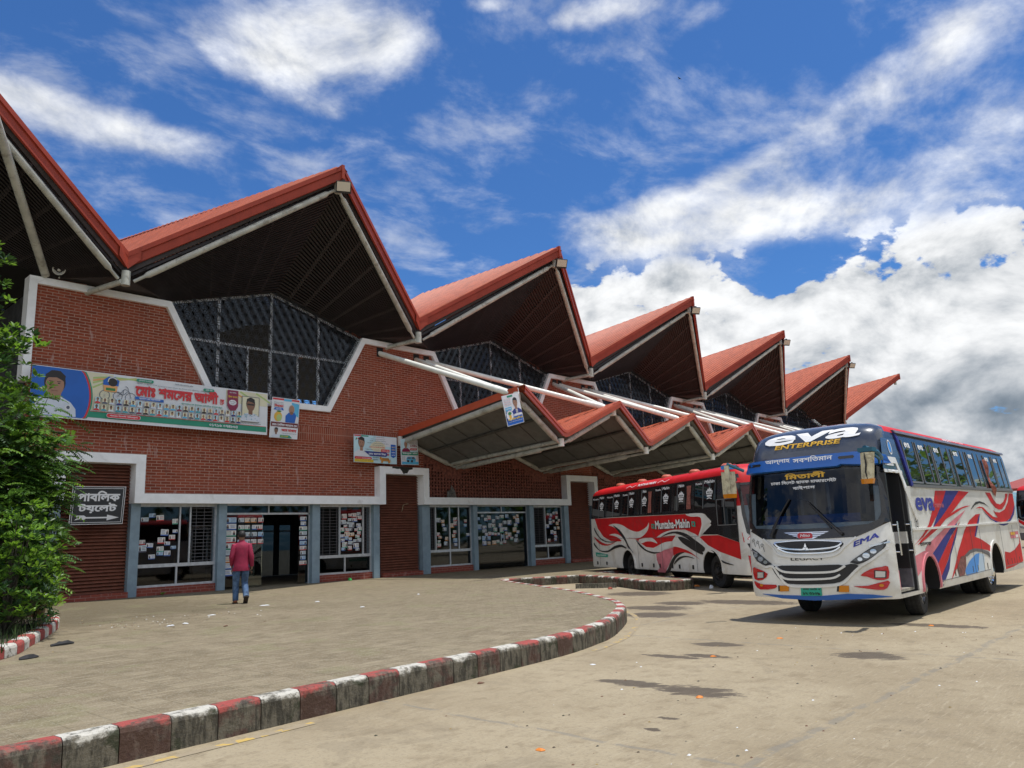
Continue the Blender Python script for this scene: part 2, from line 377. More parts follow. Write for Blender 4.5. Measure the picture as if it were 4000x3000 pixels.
# ---- pierced brick screens above the band, stepping up under each canopy ridge
def jali(b):
    m = MB(); x0, x1 = b*P+1.2, (b+1)*P-1.2; px, pz = .1655, .1365
    nx = int((x1-x0)/px); nz = int(1.81/pz); ox = (x1-x0-nx*px)/2
    edges = lambda n, st, p_: [st+i*p_ for i in range(n+1)]
    X = edges(nx, x0+ox, px); Z = edges(nz, 2.95, pz); X[0] = x0; X[-1] = x1; Z[-1] = 4.76
    for i in range(nx):
        for k in range(nz):
            xc, zc = (X[i]+X[i+1])/2, (Z[k]+Z[k+1])/2
            dd = abs(((xc-P) % (P/2))); dd = min(dd, P/2-dd)
            zm = 4.74 if dd < .95 else 4.28 if dd < 1.8 else 3.98 if dd < 2.3 else 3.72
            if zc < zm and k > 0 or (k == 0):
                a, b_, c, d_ = xc-.044, xc+.044, zc-.045, zc+.045
                m.quad((X[i], 0, Z[k]), (X[i+1], 0, Z[k]), (X[i+1], 0, c), (X[i], 0, c), 'brick_jali')
                m.quad((X[i], 0, d_), (X[i+1], 0, d_), (X[i+1], 0, Z[k+1]), (X[i], 0, Z[k+1]), 'brick_jali')
                m.quad((X[i], 0, c), (a, 0, c), (a, 0, d_), (X[i], 0, d_), 'brick_jali')
                m.quad((b_, 0, c), (X[i+1], 0, c), (X[i+1], 0, d_), (b_, 0, d_), 'brick_jali')
                q = [(a, c), (b_, c), (b_, d_), (a, d_)]
                for j in range(4):
                    u, v = q[j], q[(j+1) % 4]; m.quad((u[0], 0, u[1]), (v[0], 0, v[1]), (v[0], .12, v[1]), (u[0], .12, u[1]), 'brick_jali')
            else: m.quad((X[i], 0, Z[k]), (X[i+1], 0, Z[k]), (X[i+1], 0, Z[k+1]), (X[i], 0, Z[k+1]), 'brick_jali')
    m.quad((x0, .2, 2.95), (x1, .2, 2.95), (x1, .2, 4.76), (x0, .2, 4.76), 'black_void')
    return m
for b in range(1, NB): jali(b).build('pierced_brick_screen', T, False)
# ---- white concrete frames
def strip(m, path, wd, y0, y1, mat, closed=False):
    """band following a 2D path in the facade plane, wd to its left, between depths y0 (back) and y1 (front)"""
    n = len(path); off = []
    for i in range(n):
        p = Vector(path[i]); dirs = []
        if i > 0: dirs.append((p-Vector(path[i-1])).normalized())
        if i < n-1: dirs.append((Vector(path[i+1])-p).normalized())
        ns = [Vector((-d_.y, d_.x)) for d_ in dirs]; k = sum(ns, Vector((0, 0))).normalized()
        off.append(p+k*(wd/max(.3, k.dot(ns[0]))))
    for i in range(n-1):
        q = [path[i], path[i+1], tuple(off[i+1]), tuple(off[i])]
        f = [XZ(*c, y1) for c in q]; bk = [XZ(*c, y0) for c in q]
        m.quad(*f, mat); m.quad(*reversed(bk), mat)
        m.quad(f[0], f[1], bk[1], bk[0], mat); m.quad(f[2], f[3], bk[3], bk[2], mat)
        if i == 0: m.quad(f[0], f[3], bk[3], bk[0], mat)
        if i == n-2: m.quad(f[1], f[2], bk[2], bk[1], mat)
fr = MB()
path = [(-1.93, 6.0), (-1.93, 8.78)]
for i in range(NB+1):
    if i: path += [(i*P-3.235, 5.98), (i*P-1.70, 8.78)]
    path += [(i*P+1.70, 8.78), (i*P+3.235, 5.98)]
strip(fr, path, .205, -.34, .12, 'white_paint'); fr.build('window_surround', T, False)
def portal(i):
    m = MB(); x = i*P
    pth = [(x-.93, 2.665), (x-.93, 3.81), (x+.93, 3.81), (x+.93, 2.665)]
    strip(m, pth, .272, -.2, .34, 'white_paint'); return m
for i in range(NB+1): portal(i).build('portal_frame', T, False)
for i in range(NB):
    m = MB(); m.box(i*P+1.202, (i+1)*P-1.202, -.335, .28, 2.665, 2.948, 'white_paint'); m.build('lintel_band', T, False)
pm('moss_black', (.028, .028, .022), .95, var=.4, sc=20)
m = MB(); r_ = random.Random(4); z1 = 4.086
top = [(P-.62+.09*k, z1+.002) for k in range(12)]; bot = [(P-.62+.09*k, z1-.05-.24*r_.random()*(1 if 2 < k < 10 else .3)) for k in range(12)]
m.prism(top+list(reversed(bot)), XZ, .338, .343, 'moss_black'); m.build('moss_stain', T, False)
# ---- columns, plinths
rel = [(1.11, 1.386), (3.72, 3.95), (7.18, 7.47), (9.62, 9.90)]
cols = {0: [(.93, 1.2), (3.61, 3.875), (6.997, 7.302), (9.60, 9.87)], 1: [(P+1.0, P+1.386), (P+3.77, P+4.0), (P+7.26, P+7.54), (P+9.70, P+10.02)]}
for b in range(2, NB): cols[b] = [(b*P+u, b*P+v) for u, v in rel]
for b in range(NB):
    for k, (u, v) in enumerate(cols[b]):
        m = MB(); m.box(u, v, -.13, .30, 0, 2.663, 'blue_paint'); m.build('column', T, False)
m = MB(); m.box(-1.25, -.93, -.13, .3, 0, 2.663, 'blue_paint'); m.build('column', T, False)
# ---- slatted shutters in the portals
def shutter(i):
    m = MB(); x0, x1 = i*P-.928, i*P+.928; z = .16; n = 38; h = (3.80-z)/n
    for k in range(n):
        a = z+k*h
        q = ((.125, a+.16*h), (.03, a+.10*h), (.03, a+.26*h), (.12, a+1.0*h), (.125, a+1.16*h))
        for (y0, z0), (y1, z1) in zip(q, q[1:]): m.quad((x0, y0, z0), (x1, y0, z0), (x1, y1, min(z1, 3.8)), (x0, y1, min(z1, 3.8)), 'shutter_paint')
    m.box(x0, x1, .14, .18, z, 3.8, 'shutter_paint'); return m
for i in range(NB+1):
    s = shutter(i).build('louvred_shutter', T, False)
    m = MB(); m.box(i*P-.93, i*P+.93, -.22, .15, 0, .16, 'brick_plinth'); m.build('shutter_sill', T, False)
# ---- shop-front windows and doors
CARD = []
for k, (c, b) in enumerate([((.72, .74, .76), (.05, .12, .38)), ((.70, .70, .68), (.5, .05, .05)), ((.45, .62, .78), (.04, .10, .3)), ((.72, .72, .70), (.06, .3, .2)), ((.74, .66, .56), (.55, .22, .05)), ((.60, .68, .72), (.1, .1, .14)), ((.62, .50, .10), (.1, .08, .05))]):
    pm('paper%d' % k, c, .75, var=.06, sc=20); pm('ink%d' % k, b, .7); CARD.append(('paper%d' % k, 'ink%d' % k))
pm('print_dark', (.05, .05, .07), .7); pm('print_skin', (.30, .17, .11), .7)
rnd = random.Random(11)
def flyer(par, x, y, z, wd, ht, rot=0., sty=None):
    m = MB(); pa, ik = CARD[rnd.choice([0, 0, 1, 1, 2, 3, 4, 5]) if sty is None else sty]
    c_, s_ = cos(rot), sin(rot)
    f = lambda a, b, d=0: (x+a*c_-b*s_, y-d, z+a*s_+b*c_)
    q = lambda a0, b0, a1, b1, d, mt: m.quad(f(a0, b0, d), f(a1, b0, d), f(a1, b1, d), f(a0, b1, d), mt)
    hw, hh = wd/2, ht/2
    q(-hw, -hh, hw, hh, 0, pa); st = rnd.random()
    q(-hw, -hh, hw, -hh+ht*.2, .002, ik)
    pxx = -hw*.62 if st < .5 else hw*.62
    q(pxx-wd*.11, -hh*.55, pxx+wd*.11, hh*.25, .002, 'print_dark'); q(pxx-wd*.07, hh*.1, pxx+wd*.07, hh*.7, .004, 'print_skin')
    sx = -1 if pxx > 0 else 1
    for k in range(3): q(min(0, sx*hw*.85)+.0 if sx < 0 else -hw*.1, hh*(.62-.4*k)-ht*.05, (hw*.85 if sx > 0 else hw*.1), hh*(.62-.4*k)+ht*.02, .002, ik if k == 1 else 'ink5')
    return m.build('flyer', par, False)
def flyers(par, x0, x1, z0, z1, y, n, smin=.15, smax=.23):
    placed = []; k = 0
    while len(placed) < n and k < n*60:
        k += 1; wd = rnd.uniform(smin, smax); ht = wd*rnd.uniform(.6, .95)
        x = rnd.uniform(x0+wd/2, x1-wd/2); z = rnd.uniform(z0+ht/2, z1-ht/2)
        if any(abs(x-a) < (wd+c)*.43 and abs(z-b) < (ht+d)*.44 for a, b, c, d in placed): continue
        placed.append((x, z, wd, ht)); flyer(par, x, y-.0005*len(placed), z, wd, ht, rnd.uniform(-.06, .06))
def pane(par, x0, x1, z0, z1, y, mat='glass_dark'):
    m = MB(); m.box(x0, x1, y, y+.008, z0, z1, mat); return m.build('pane', par, False)
def bars(par, x0, x1, z0, z1, y, n=16, nv=3):
    m = MB()
    for k in range(n): z = z0+(k+.5)*(z1-z0)/n; m.box(x0, x1, y, y+.012, z-.008, z+.008, 'bar_iron')
    for k in range(nv): x = x0+(k+.7)*(x1-x0)/nv; m.box(x-.006, x+.006, y-.01, y, z0, z1, 'bar_iron')
    m.build('grille_bars', par, False)
def window(x0, x1, cells, name='window'):
    """cells: fractions of the width -> kind: p pane, f pane with flyers (count), b open with bars"""
    y = .06; F = MB(); a = 'alu'
    F.box(x0, x1, y-.03, y+.05, 2.58, 2.66, a); F.box(x0, x1, y-.035, y+.05, .80, .90, a); F.box(x0, x1, y-.035, y+.05, .235, .30, a)
    F.box(x0, x0+.05, y-.03, y+.05, .30, 2.58, a); F.box(x1-.05, x1, y-.03, y+.05, .30, 2.58, a)
    xm = (x0+x1)/2; F.box(xm-.025, xm+.025, y-.03, y+.05, .30, .80, a)
    xs = [x0+.05]
    for fq, kd, n in cells: xs.append(x0+.05+fq*(x1-x0-.1))
    for x in xs[1:-1]: F.box(x-.022, x+.022, y-.03, y+.05, .9, 2.58, a)
    o = F.build(name, T, False)
    pm_ = MB(); pm_.box(x0-.02, x1+.02, -.04, .22, 0, .235, 'brick_plinth'); pm_.build('brick_plinth', T, False)
    pane(o, x0+.05, xm-.025, .30, .80, y+.01); pane(o, xm+.025, x1-.05, .30, .80, y+.01)
    for i, (fq, kd, n) in enumerate(cells):
        u, v = xs[i]+(.022 if i else 0), xs[i+1]-(.022 if i < len(cells)-1 else 0)
        if kd == 'b': bars(o, u, v, .9, 2.58, y+.02)
        else:
            pane(o, u, v, .9, 2.58, y+.012)
            if kd == 'f': flyers(o, u+.02, v-.02, 1.0, 2.42 if n > 12 else 2.2, y+.011, n)
    return o
def door(x0, x1, open_=False):
    y = .08; F = MB(); a = 'alu'
    F.box(x0, x1, y-.03, y+.06, 2.62, 2.66, a); F.box(x0, x1, y-.03, y+.06, 2.33, 2.39, a)
    F.box(x0, x0+.035, y-.03, y+.06, 0, 2.62, a); F.box(x1-.035, x1, y-.03, y+.06, 0, 2.62, a)
    xm = x0+.5*(x1-x0); F.box(xm-.02, xm+.02, y-.03, y+.06, 2.39, 2.62, a)
    o = F.build('glass_door', T, False)
    pane(o, x0+.035, xm-.02, 2.39, 2.62, y); pane(o, xm+.02, x1-.035, 2.39, 2.62, y)
    if open_:
        pane(o, x0+.04, x0+.46, .03, 2.32, y); pane(o, x1-.42, x1-.04, .03, 2.32, y)
        for z in range(9): flyer(o, x0+.25, y-.002, 2.15-z*.205, .36, .19)
        for z in range(10): flyer(o, x1-.23, y-.002, 2.18-z*.165, rnd.uniform(.2, .32), .14)
        m = MB(); m.box(0, .95, -.01, .0, .03, 2.32, 'glass_clear'); l = m.build('door_leaf', o, False); l.location = (x0+.47, y, 0); l.rotation_euler = (0, 0, .12)
        for k in range(16): f = flyer(o, x0+.60+(k % 4)*.22+rnd.uniform(-.03, .03), y-.03, 2.15-(k//4)*.23, .19, .15)
    else:
        pane(o, x0+.04, xm-.004, .03, 2.32, y); pane(o, xm+.004, x1-.04, .03, 2.32, y)
        m = MB(); m.box(xm-.10, xm-.075, y-.06, y-.035, 1.05, 1.45, 'alu'); m.box(xm+.075, xm+.10, y-.06, y-.035, 1.05, 1.45, 'alu'); m.build('door_handle', o, False)
    return o
c = cols[0]
w0 = window(c[0][1], c[1][0], [(.52, 'f', 17), (.66, 'p', 0), (1, 'b', 0)])
door(c[1][1], c[2][0], True)
window(c[2][1], c[3][0], [(.40, 'b', 0), (.86, 'f', 33), (1, 'b', 0)])
c = cols[1]
window(c[0][1], c[1][0], [(.17, 'b', 0), (.5, 'f', 10), (.72, 'f', 7), (1, 'f', 3)])
dd_ = door(c[1][1], c[2][0]); flyers(dd_, c[1][1]+.1, c[2][0]-.5, .98, 2.3, .078, 46, .15, .25)
window(c[2][1], c[3][0], [(.44, 'b', 0), (1, 'f', 18)])
for b in range(2, NB):
    c = cols[b]; window(c[0][1], c[1][0], [(.5, 'p', 0), (1, 'p', 0)]); door(c[1][1], c[2][0]); window(c[2][1], c[3][0], [(.5, 'p', 0), (1, 'p', 0)])
# ---- inside of the hall
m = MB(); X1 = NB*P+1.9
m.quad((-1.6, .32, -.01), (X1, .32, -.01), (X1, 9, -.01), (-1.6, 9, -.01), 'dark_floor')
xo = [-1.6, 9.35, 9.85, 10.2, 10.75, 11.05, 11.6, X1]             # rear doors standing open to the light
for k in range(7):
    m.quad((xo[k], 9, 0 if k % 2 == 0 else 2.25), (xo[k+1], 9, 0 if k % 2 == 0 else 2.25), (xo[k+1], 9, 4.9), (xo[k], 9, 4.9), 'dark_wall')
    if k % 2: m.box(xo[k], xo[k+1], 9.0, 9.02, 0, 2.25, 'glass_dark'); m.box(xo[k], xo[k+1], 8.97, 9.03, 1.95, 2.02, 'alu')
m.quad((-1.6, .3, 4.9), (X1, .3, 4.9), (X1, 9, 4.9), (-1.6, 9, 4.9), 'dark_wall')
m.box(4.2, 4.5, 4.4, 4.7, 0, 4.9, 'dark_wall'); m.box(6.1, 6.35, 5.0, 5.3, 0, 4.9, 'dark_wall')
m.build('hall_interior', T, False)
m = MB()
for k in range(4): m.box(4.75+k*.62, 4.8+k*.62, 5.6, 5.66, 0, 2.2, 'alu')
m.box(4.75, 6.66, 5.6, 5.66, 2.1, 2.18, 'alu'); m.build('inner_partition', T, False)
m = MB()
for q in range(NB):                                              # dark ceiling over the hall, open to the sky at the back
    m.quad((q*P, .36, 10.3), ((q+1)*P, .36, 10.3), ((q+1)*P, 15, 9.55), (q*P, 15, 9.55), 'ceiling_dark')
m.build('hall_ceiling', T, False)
# ---- upper windows with lattice
def clip_seg(a, b, poly):
    t0, t1 = 0., 1.; d_ = (b[0]-a[0], b[1]-a[1])
    for i in range(len(poly)):
        p, q = poly[i], poly[(i+1) % len(poly)]; nx, ny = -(q[1]-p[1]), q[0]-p[0]
        s0 = (a[0]-p[0])*nx+(a[1]-p[1])*ny; dn = d_[0]*nx+d_[1]*ny
        if abs(dn) < 1e-9:
            if s0 < 0: return None
        else:
            t = -s0/dn
            if dn > 0: t0 = max(t0, t)
            else: t1 = min(t1, t)
    if t0 >= t1: return None
    return (a[0]+d_[0]*t0, a[1]+d_[1]*t0), (a[0]+d_[0]*t1, a[1]+d_[1]*t1)
HB = P/2-3.235+.17; HA = P/2-1.70-.02                             # half widths at sill and at shoulder
hexa = [(-HB, 6.185), (HB, 6.185), (HA, 9.02), (0, 10.12), (-HA, 9.02)]
def lattice():
    m = MB(); s = .335; h = s*sqrt(3)/2; segs = []
    for r in range(-2, 16):
        for k in range(-16, 17):
            x = k*s+(r % 2)*s/2; z = 6.0+r*h
            A, B, C, D = (x, z), (x+s, z), (x+s/2, z+h), (x-s/2, z+h)
            segs += [(A, B), (A, C), (A, D)]
            for tri in ((A, B, C), (A, C, D)):
                g = (sum(p[0] for p in tri)/3, sum(p[1] for p in tri)/3); segs += [(p, g) for p in tri]
    for a, b in segs:
        e = clip_seg(a, b, hexa)
        if e: m.beam((e[0][0], .02, e[0][1]), (e[1][0], .02, e[1][1]), .018, .02, 'grille_iron', (0, 1, 0))
    return m.mesh('iron_lattice')
lat = lattice()
def upper_window(i):
    xc = (i+.5)*P; y = .24; F = MB(); a = 'alu_white'
    for dx_ in (-1.92, 0, 1.93):
        zt = 10.1-abs(dx_)*.29; F.box(xc+dx_-.045, xc+dx_+.045, y-.03, y+.05, 6.1, zt, a)
    F.box(xc-HB-1.2, xc+HB+1.2, y-.025, y+.045, 7.95, 8.03, a)
    F.box(xc-.89, xc-.82, y-.025, y+.045, 6.1, 7.95, a); F.box(xc+1.03, xc+1.10, y-.025, y+.045, 6.1, 7.95, a)
    for sg in (-1, 1): F.beam((xc+sg*HA, y, 8.98), (xc, y, 10.05), .08, .08, a)
    o = F.build('upper_window', T, False)
    L = bpy.data.objects.new('iron_lattice', lat); COL.objects.link(L); L.parent = o; L.location = (xc, 0, 0)
    g = lambda poly: (lambda m_: (m_.prism(poly, lambda u, v, d_: (xc+u, y+.01-d_, v), -.004, .004, 'glass_upper'), m_.build('pane', o, False)))(MB())
    zz = lambda u: 10.08-abs(u)*.29
    g([(-HA, 9.0), (-3.05, 8.03), (-1.97, 8.03), (-1.97, zz(1.97))]); g([(1.98, 8.03), (3.05, 8.03), (HA, 9.0), (1.98, zz(1.98))])
    g([(-HB, 6.15), (-1.97, 6.15), (-1.97, 7.95), (-3.1, 7.95)]); g([(1.98, 6.15), (HB, 6.15), (3.1, 7.95), (1.98, 7.95)])
    g([(.05, 8.03), (1.88, 8.03), (1.88, zz(1.88)), (.05, 10.05)])
    if i == 0: g([(-1.87, 8.35), (-.9, 8.75), (-.05, 8.95), (-.05, 10.05), (-1.87, zz(1.87))])
    else: g([(-1.87, 8.03), (-.05, 8.03), (-.05, 10.05), (-1.87, zz(1.87))])
    g([(-1.87, 6.15), (-.89, 6.15), (-.89, 7.95), (-1.87, 7.95)]); g([(.05, 6.15), (1.03, 6.15), (1.03, 7.95), (.05, 7.95)])
    if i: g([(-.82, 6.15), (-.05, 6.15), (-.05, 7.95), (-.82, 7.95)]); g([(1.10, 6.15), (1.88, 6.15), (1.88, 7.95), (1.10, 7.95)])
for i in range(NB): upper_window(i)

# ---- folded roof: one 'roof' part per gable
slopes = [.0, .17, .02, -.09, -.11, -.12, -.12]
def ribbed(m, A, B, Cc, D, n, hgt, mat, nor, us=1, duty=.5):
    """ruled patch A-B (front edge) to D-C (back edge) with n ribs running along A->B"""
    A, B, Cc, D = map(Vector, (A, B, Cc, D)); nor = Vector(nor).normalized()
    pt = lambda s_, t_: (A*(1-s_)+B*s_)*(1-t_)+(D*(1-s_)+Cc*s_)*t_
    ts = []
    for k in range(n):
        t0 = k/n; e = 1/n
        ts += [(t0, 0), (t0+e*(1-duty)*.8, 0), (t0+e*(1-duty), hgt), (t0+e*.95, hgt)]
    ts.append((1, 0)); vs = []; fs = []; nu = us+1
    for t_, h_ in ts:
        for k in range(nu): vs.append(pt(k/us, t_)+nor*h_)
    for i in range(len(ts)-1):
        for k in range(us): fs.append((i*nu+k, i*nu+k+1, (i+1)*nu+k+1, (i+1)*nu+k))
    m.add(vs, fs, mat)
def roof_bay(i):
    xc = (i+.5)*P; sl = slopes[i+1]
    R = MB(); dpt = 24. if i <= 0 else 9.
    sgs = (-1,) if i == NB else (-1, 1)
    for sg in sgs:
        xv = xc+sg*P/2
        zb = ZT+sl*dpt; zvb = min(ZV-.0+.0*dpt, zb-.4)
        A, B = (xc, -YT-.02, ZT+.02), (xv, -YV-.02, ZV+.02); D, Cc = (xc, -YT+dpt, zb), (xv, -YV+dpt-2.8, zvb)
        ribbed(R, A, B, Cc, D, int(dpt/.45), .06, 'roof_red', (sg*.5, 0, .86), 1, .30)
    # ridge capping with lapped ends
    for k in range(int(dpt/1.6)):
        y0 = -YT+k*1.6; y1 = y0+1.64
        for sg in (-1, 1):
            R.quad((xc, y0, ZT+sl*(y0+YT)+.065), (xc+sg*.2, y0, ZT+sl*(y0+YT)-.10), (xc+sg*.2, y1, ZT+sl*(y1+YT)-.115), (xc, y1, ZT+sl*(y1+YT)+.05), 'roof_red')
    o = R.build('gable_roof', T, False)
    F = MB()
    for sg in sgs:
        xv = xc+sg*P/2; a = Vector((xc, -YT, ZT)); b = Vector((xv, -YV, ZV)); d_ = (b-a).normalized()
        out = Vector((-(b-a).y*sg*0, -1, 0)); out = Vector(((b-a).y*sg, -(b-a).x*sg, 0)).normalized(); out = out if out.y < 0 else -out
        for z0, z1, t0, t1 in ((-.40, 0, -.07, 0), (-.11, .045, 0, .045)):
            q = [a+Vector((0, 0, z1)), b+Vector((0, 0, z1)), b+Vector((0, 0, z0)), a+Vector((0, 0, z0))]
            f = [p+out*t1 for p in q]; k = [p+out*t0 for p in q]
            F.quad(*f, 'fascia_red'); F.quad(*reversed(k), 'fascia_red')
            for j in range(4): F.quad(f[j], f[(j+1) % 4], k[(j+1) % 4], k[j], 'fascia_red')
    F.box(xc-.05, xc+.05, -YT-.06, -YT+.1, ZT-.42, ZT+.06, 'fascia_red')
    if i == NB:
        F.build('fascia', o, False); m_ = MB(); m_.tube((xc-.25, -YT+.3, ZT-.5), (xc-.25, -YT+.3, ZT-.85), .10, m='steel'); m_.build('edge_pipe', o, False); return
    xv = xc+P/2                                                     # plate over the valley where two fascias meet
    F.add([(xv-.30, -YV-.21, ZV+.20), (xv+.30, -YV-.21, ZV+.20), (xv+.30, -YV-.20, ZV-.16), (xv, -YV-.06, ZV-.47), (xv-.30, -YV-.20, ZV-.16), (xv, -YV-.03, ZV+.02)], ((0, 5, 3, 4), (5, 1, 2, 3)), 'fascia_red')
    F.build('fascia', o, False)
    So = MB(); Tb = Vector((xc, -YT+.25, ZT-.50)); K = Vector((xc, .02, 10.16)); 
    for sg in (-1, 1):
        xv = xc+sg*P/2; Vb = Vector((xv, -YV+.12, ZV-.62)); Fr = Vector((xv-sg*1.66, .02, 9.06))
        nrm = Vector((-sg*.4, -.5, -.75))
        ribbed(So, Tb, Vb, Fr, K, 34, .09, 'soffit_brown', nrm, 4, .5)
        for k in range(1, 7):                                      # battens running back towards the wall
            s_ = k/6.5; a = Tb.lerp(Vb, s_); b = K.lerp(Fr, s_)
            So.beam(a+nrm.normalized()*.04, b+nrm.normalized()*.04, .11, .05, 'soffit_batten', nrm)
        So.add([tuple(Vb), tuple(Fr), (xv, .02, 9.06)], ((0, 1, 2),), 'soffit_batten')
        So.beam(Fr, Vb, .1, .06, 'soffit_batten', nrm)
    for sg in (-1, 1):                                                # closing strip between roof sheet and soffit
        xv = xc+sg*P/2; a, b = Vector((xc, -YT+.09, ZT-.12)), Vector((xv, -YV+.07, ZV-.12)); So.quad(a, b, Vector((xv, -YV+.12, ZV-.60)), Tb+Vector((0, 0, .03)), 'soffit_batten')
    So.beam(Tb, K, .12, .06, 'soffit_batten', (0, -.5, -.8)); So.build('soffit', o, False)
    St = MB(); tp = Vector((xc, -YT+.28, ZT-.66))
    for sg in (-1, 1):
        xv = xc+sg*P/2; vp = Vector((xv-sg*.22, -YV+.05, ZV-.78)); d_ = (vp-tp).normalized()
        a, b = tp+d_*.45, vp-d_*.45
        St.path([tp+d_*.12, a-d_*.12, a, b, b+d_*.12, vp], [.05, .05, .095, .095, .05, .05], 12, 'steel')
    St.tube((xc, -YT+.28, ZT-.50), (xc, -YT+.28, ZT-.80), .11, m='steel')
    St.tube((xc+P/2, -YV+.05, ZV-.52), (xc+P/2, -YV+.05, ZV-.95), .125, m='steel')
    xv = xc+P/2; St.tube((xv-.1, -YV+.05, ZV-.85), (xv-.62, .05, ZV-.98), .085, m='steel'); St.build('edge_pipe', o, False)
for i in range(-1, NB+1): roof_bay(i)
m = MB()                                                            # big prop in the open bay at the near end
m.tube((-1.75, -.12, 9.05), (-4.05, -3.62, 11.62), .11, m='steel'); m.build('prop_pipe', T, False)
m = MB(); m.box(-14, -1.95, 5.2, 5.3, 0, 10.5, 'dark_wall')
for k in range(8): m.box(-13.2+k*1.6, -13.12+k*1.6, 5.05, 5.2, 0, 10.4, 'alu')
m.box(-14, -1.96, 5.05, 5.2, 6.2, 6.32, 'alu'); m.box(-14, -1.96, 5.05, 5.2, 3.2, 3.3, 'alu'); m.build('rear_glazed_wall', T, False)
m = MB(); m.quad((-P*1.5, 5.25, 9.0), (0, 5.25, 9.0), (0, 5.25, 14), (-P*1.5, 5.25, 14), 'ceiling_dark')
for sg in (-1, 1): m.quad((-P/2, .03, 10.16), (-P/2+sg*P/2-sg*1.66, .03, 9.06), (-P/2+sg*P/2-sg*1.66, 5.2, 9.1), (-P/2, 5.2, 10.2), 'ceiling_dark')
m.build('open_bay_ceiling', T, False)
m = MB(); m.box(-14, -1.95, 5.12, 5.14, .1, 10.4, 'glass_upper'); m.build('rear_glazing', T, False)
m = MB(); m.tube((-13, 3.8, 6.78), (-1.96, 3.8, 6.78), .035, m='alu_white'); m.build('handrail', T, False)

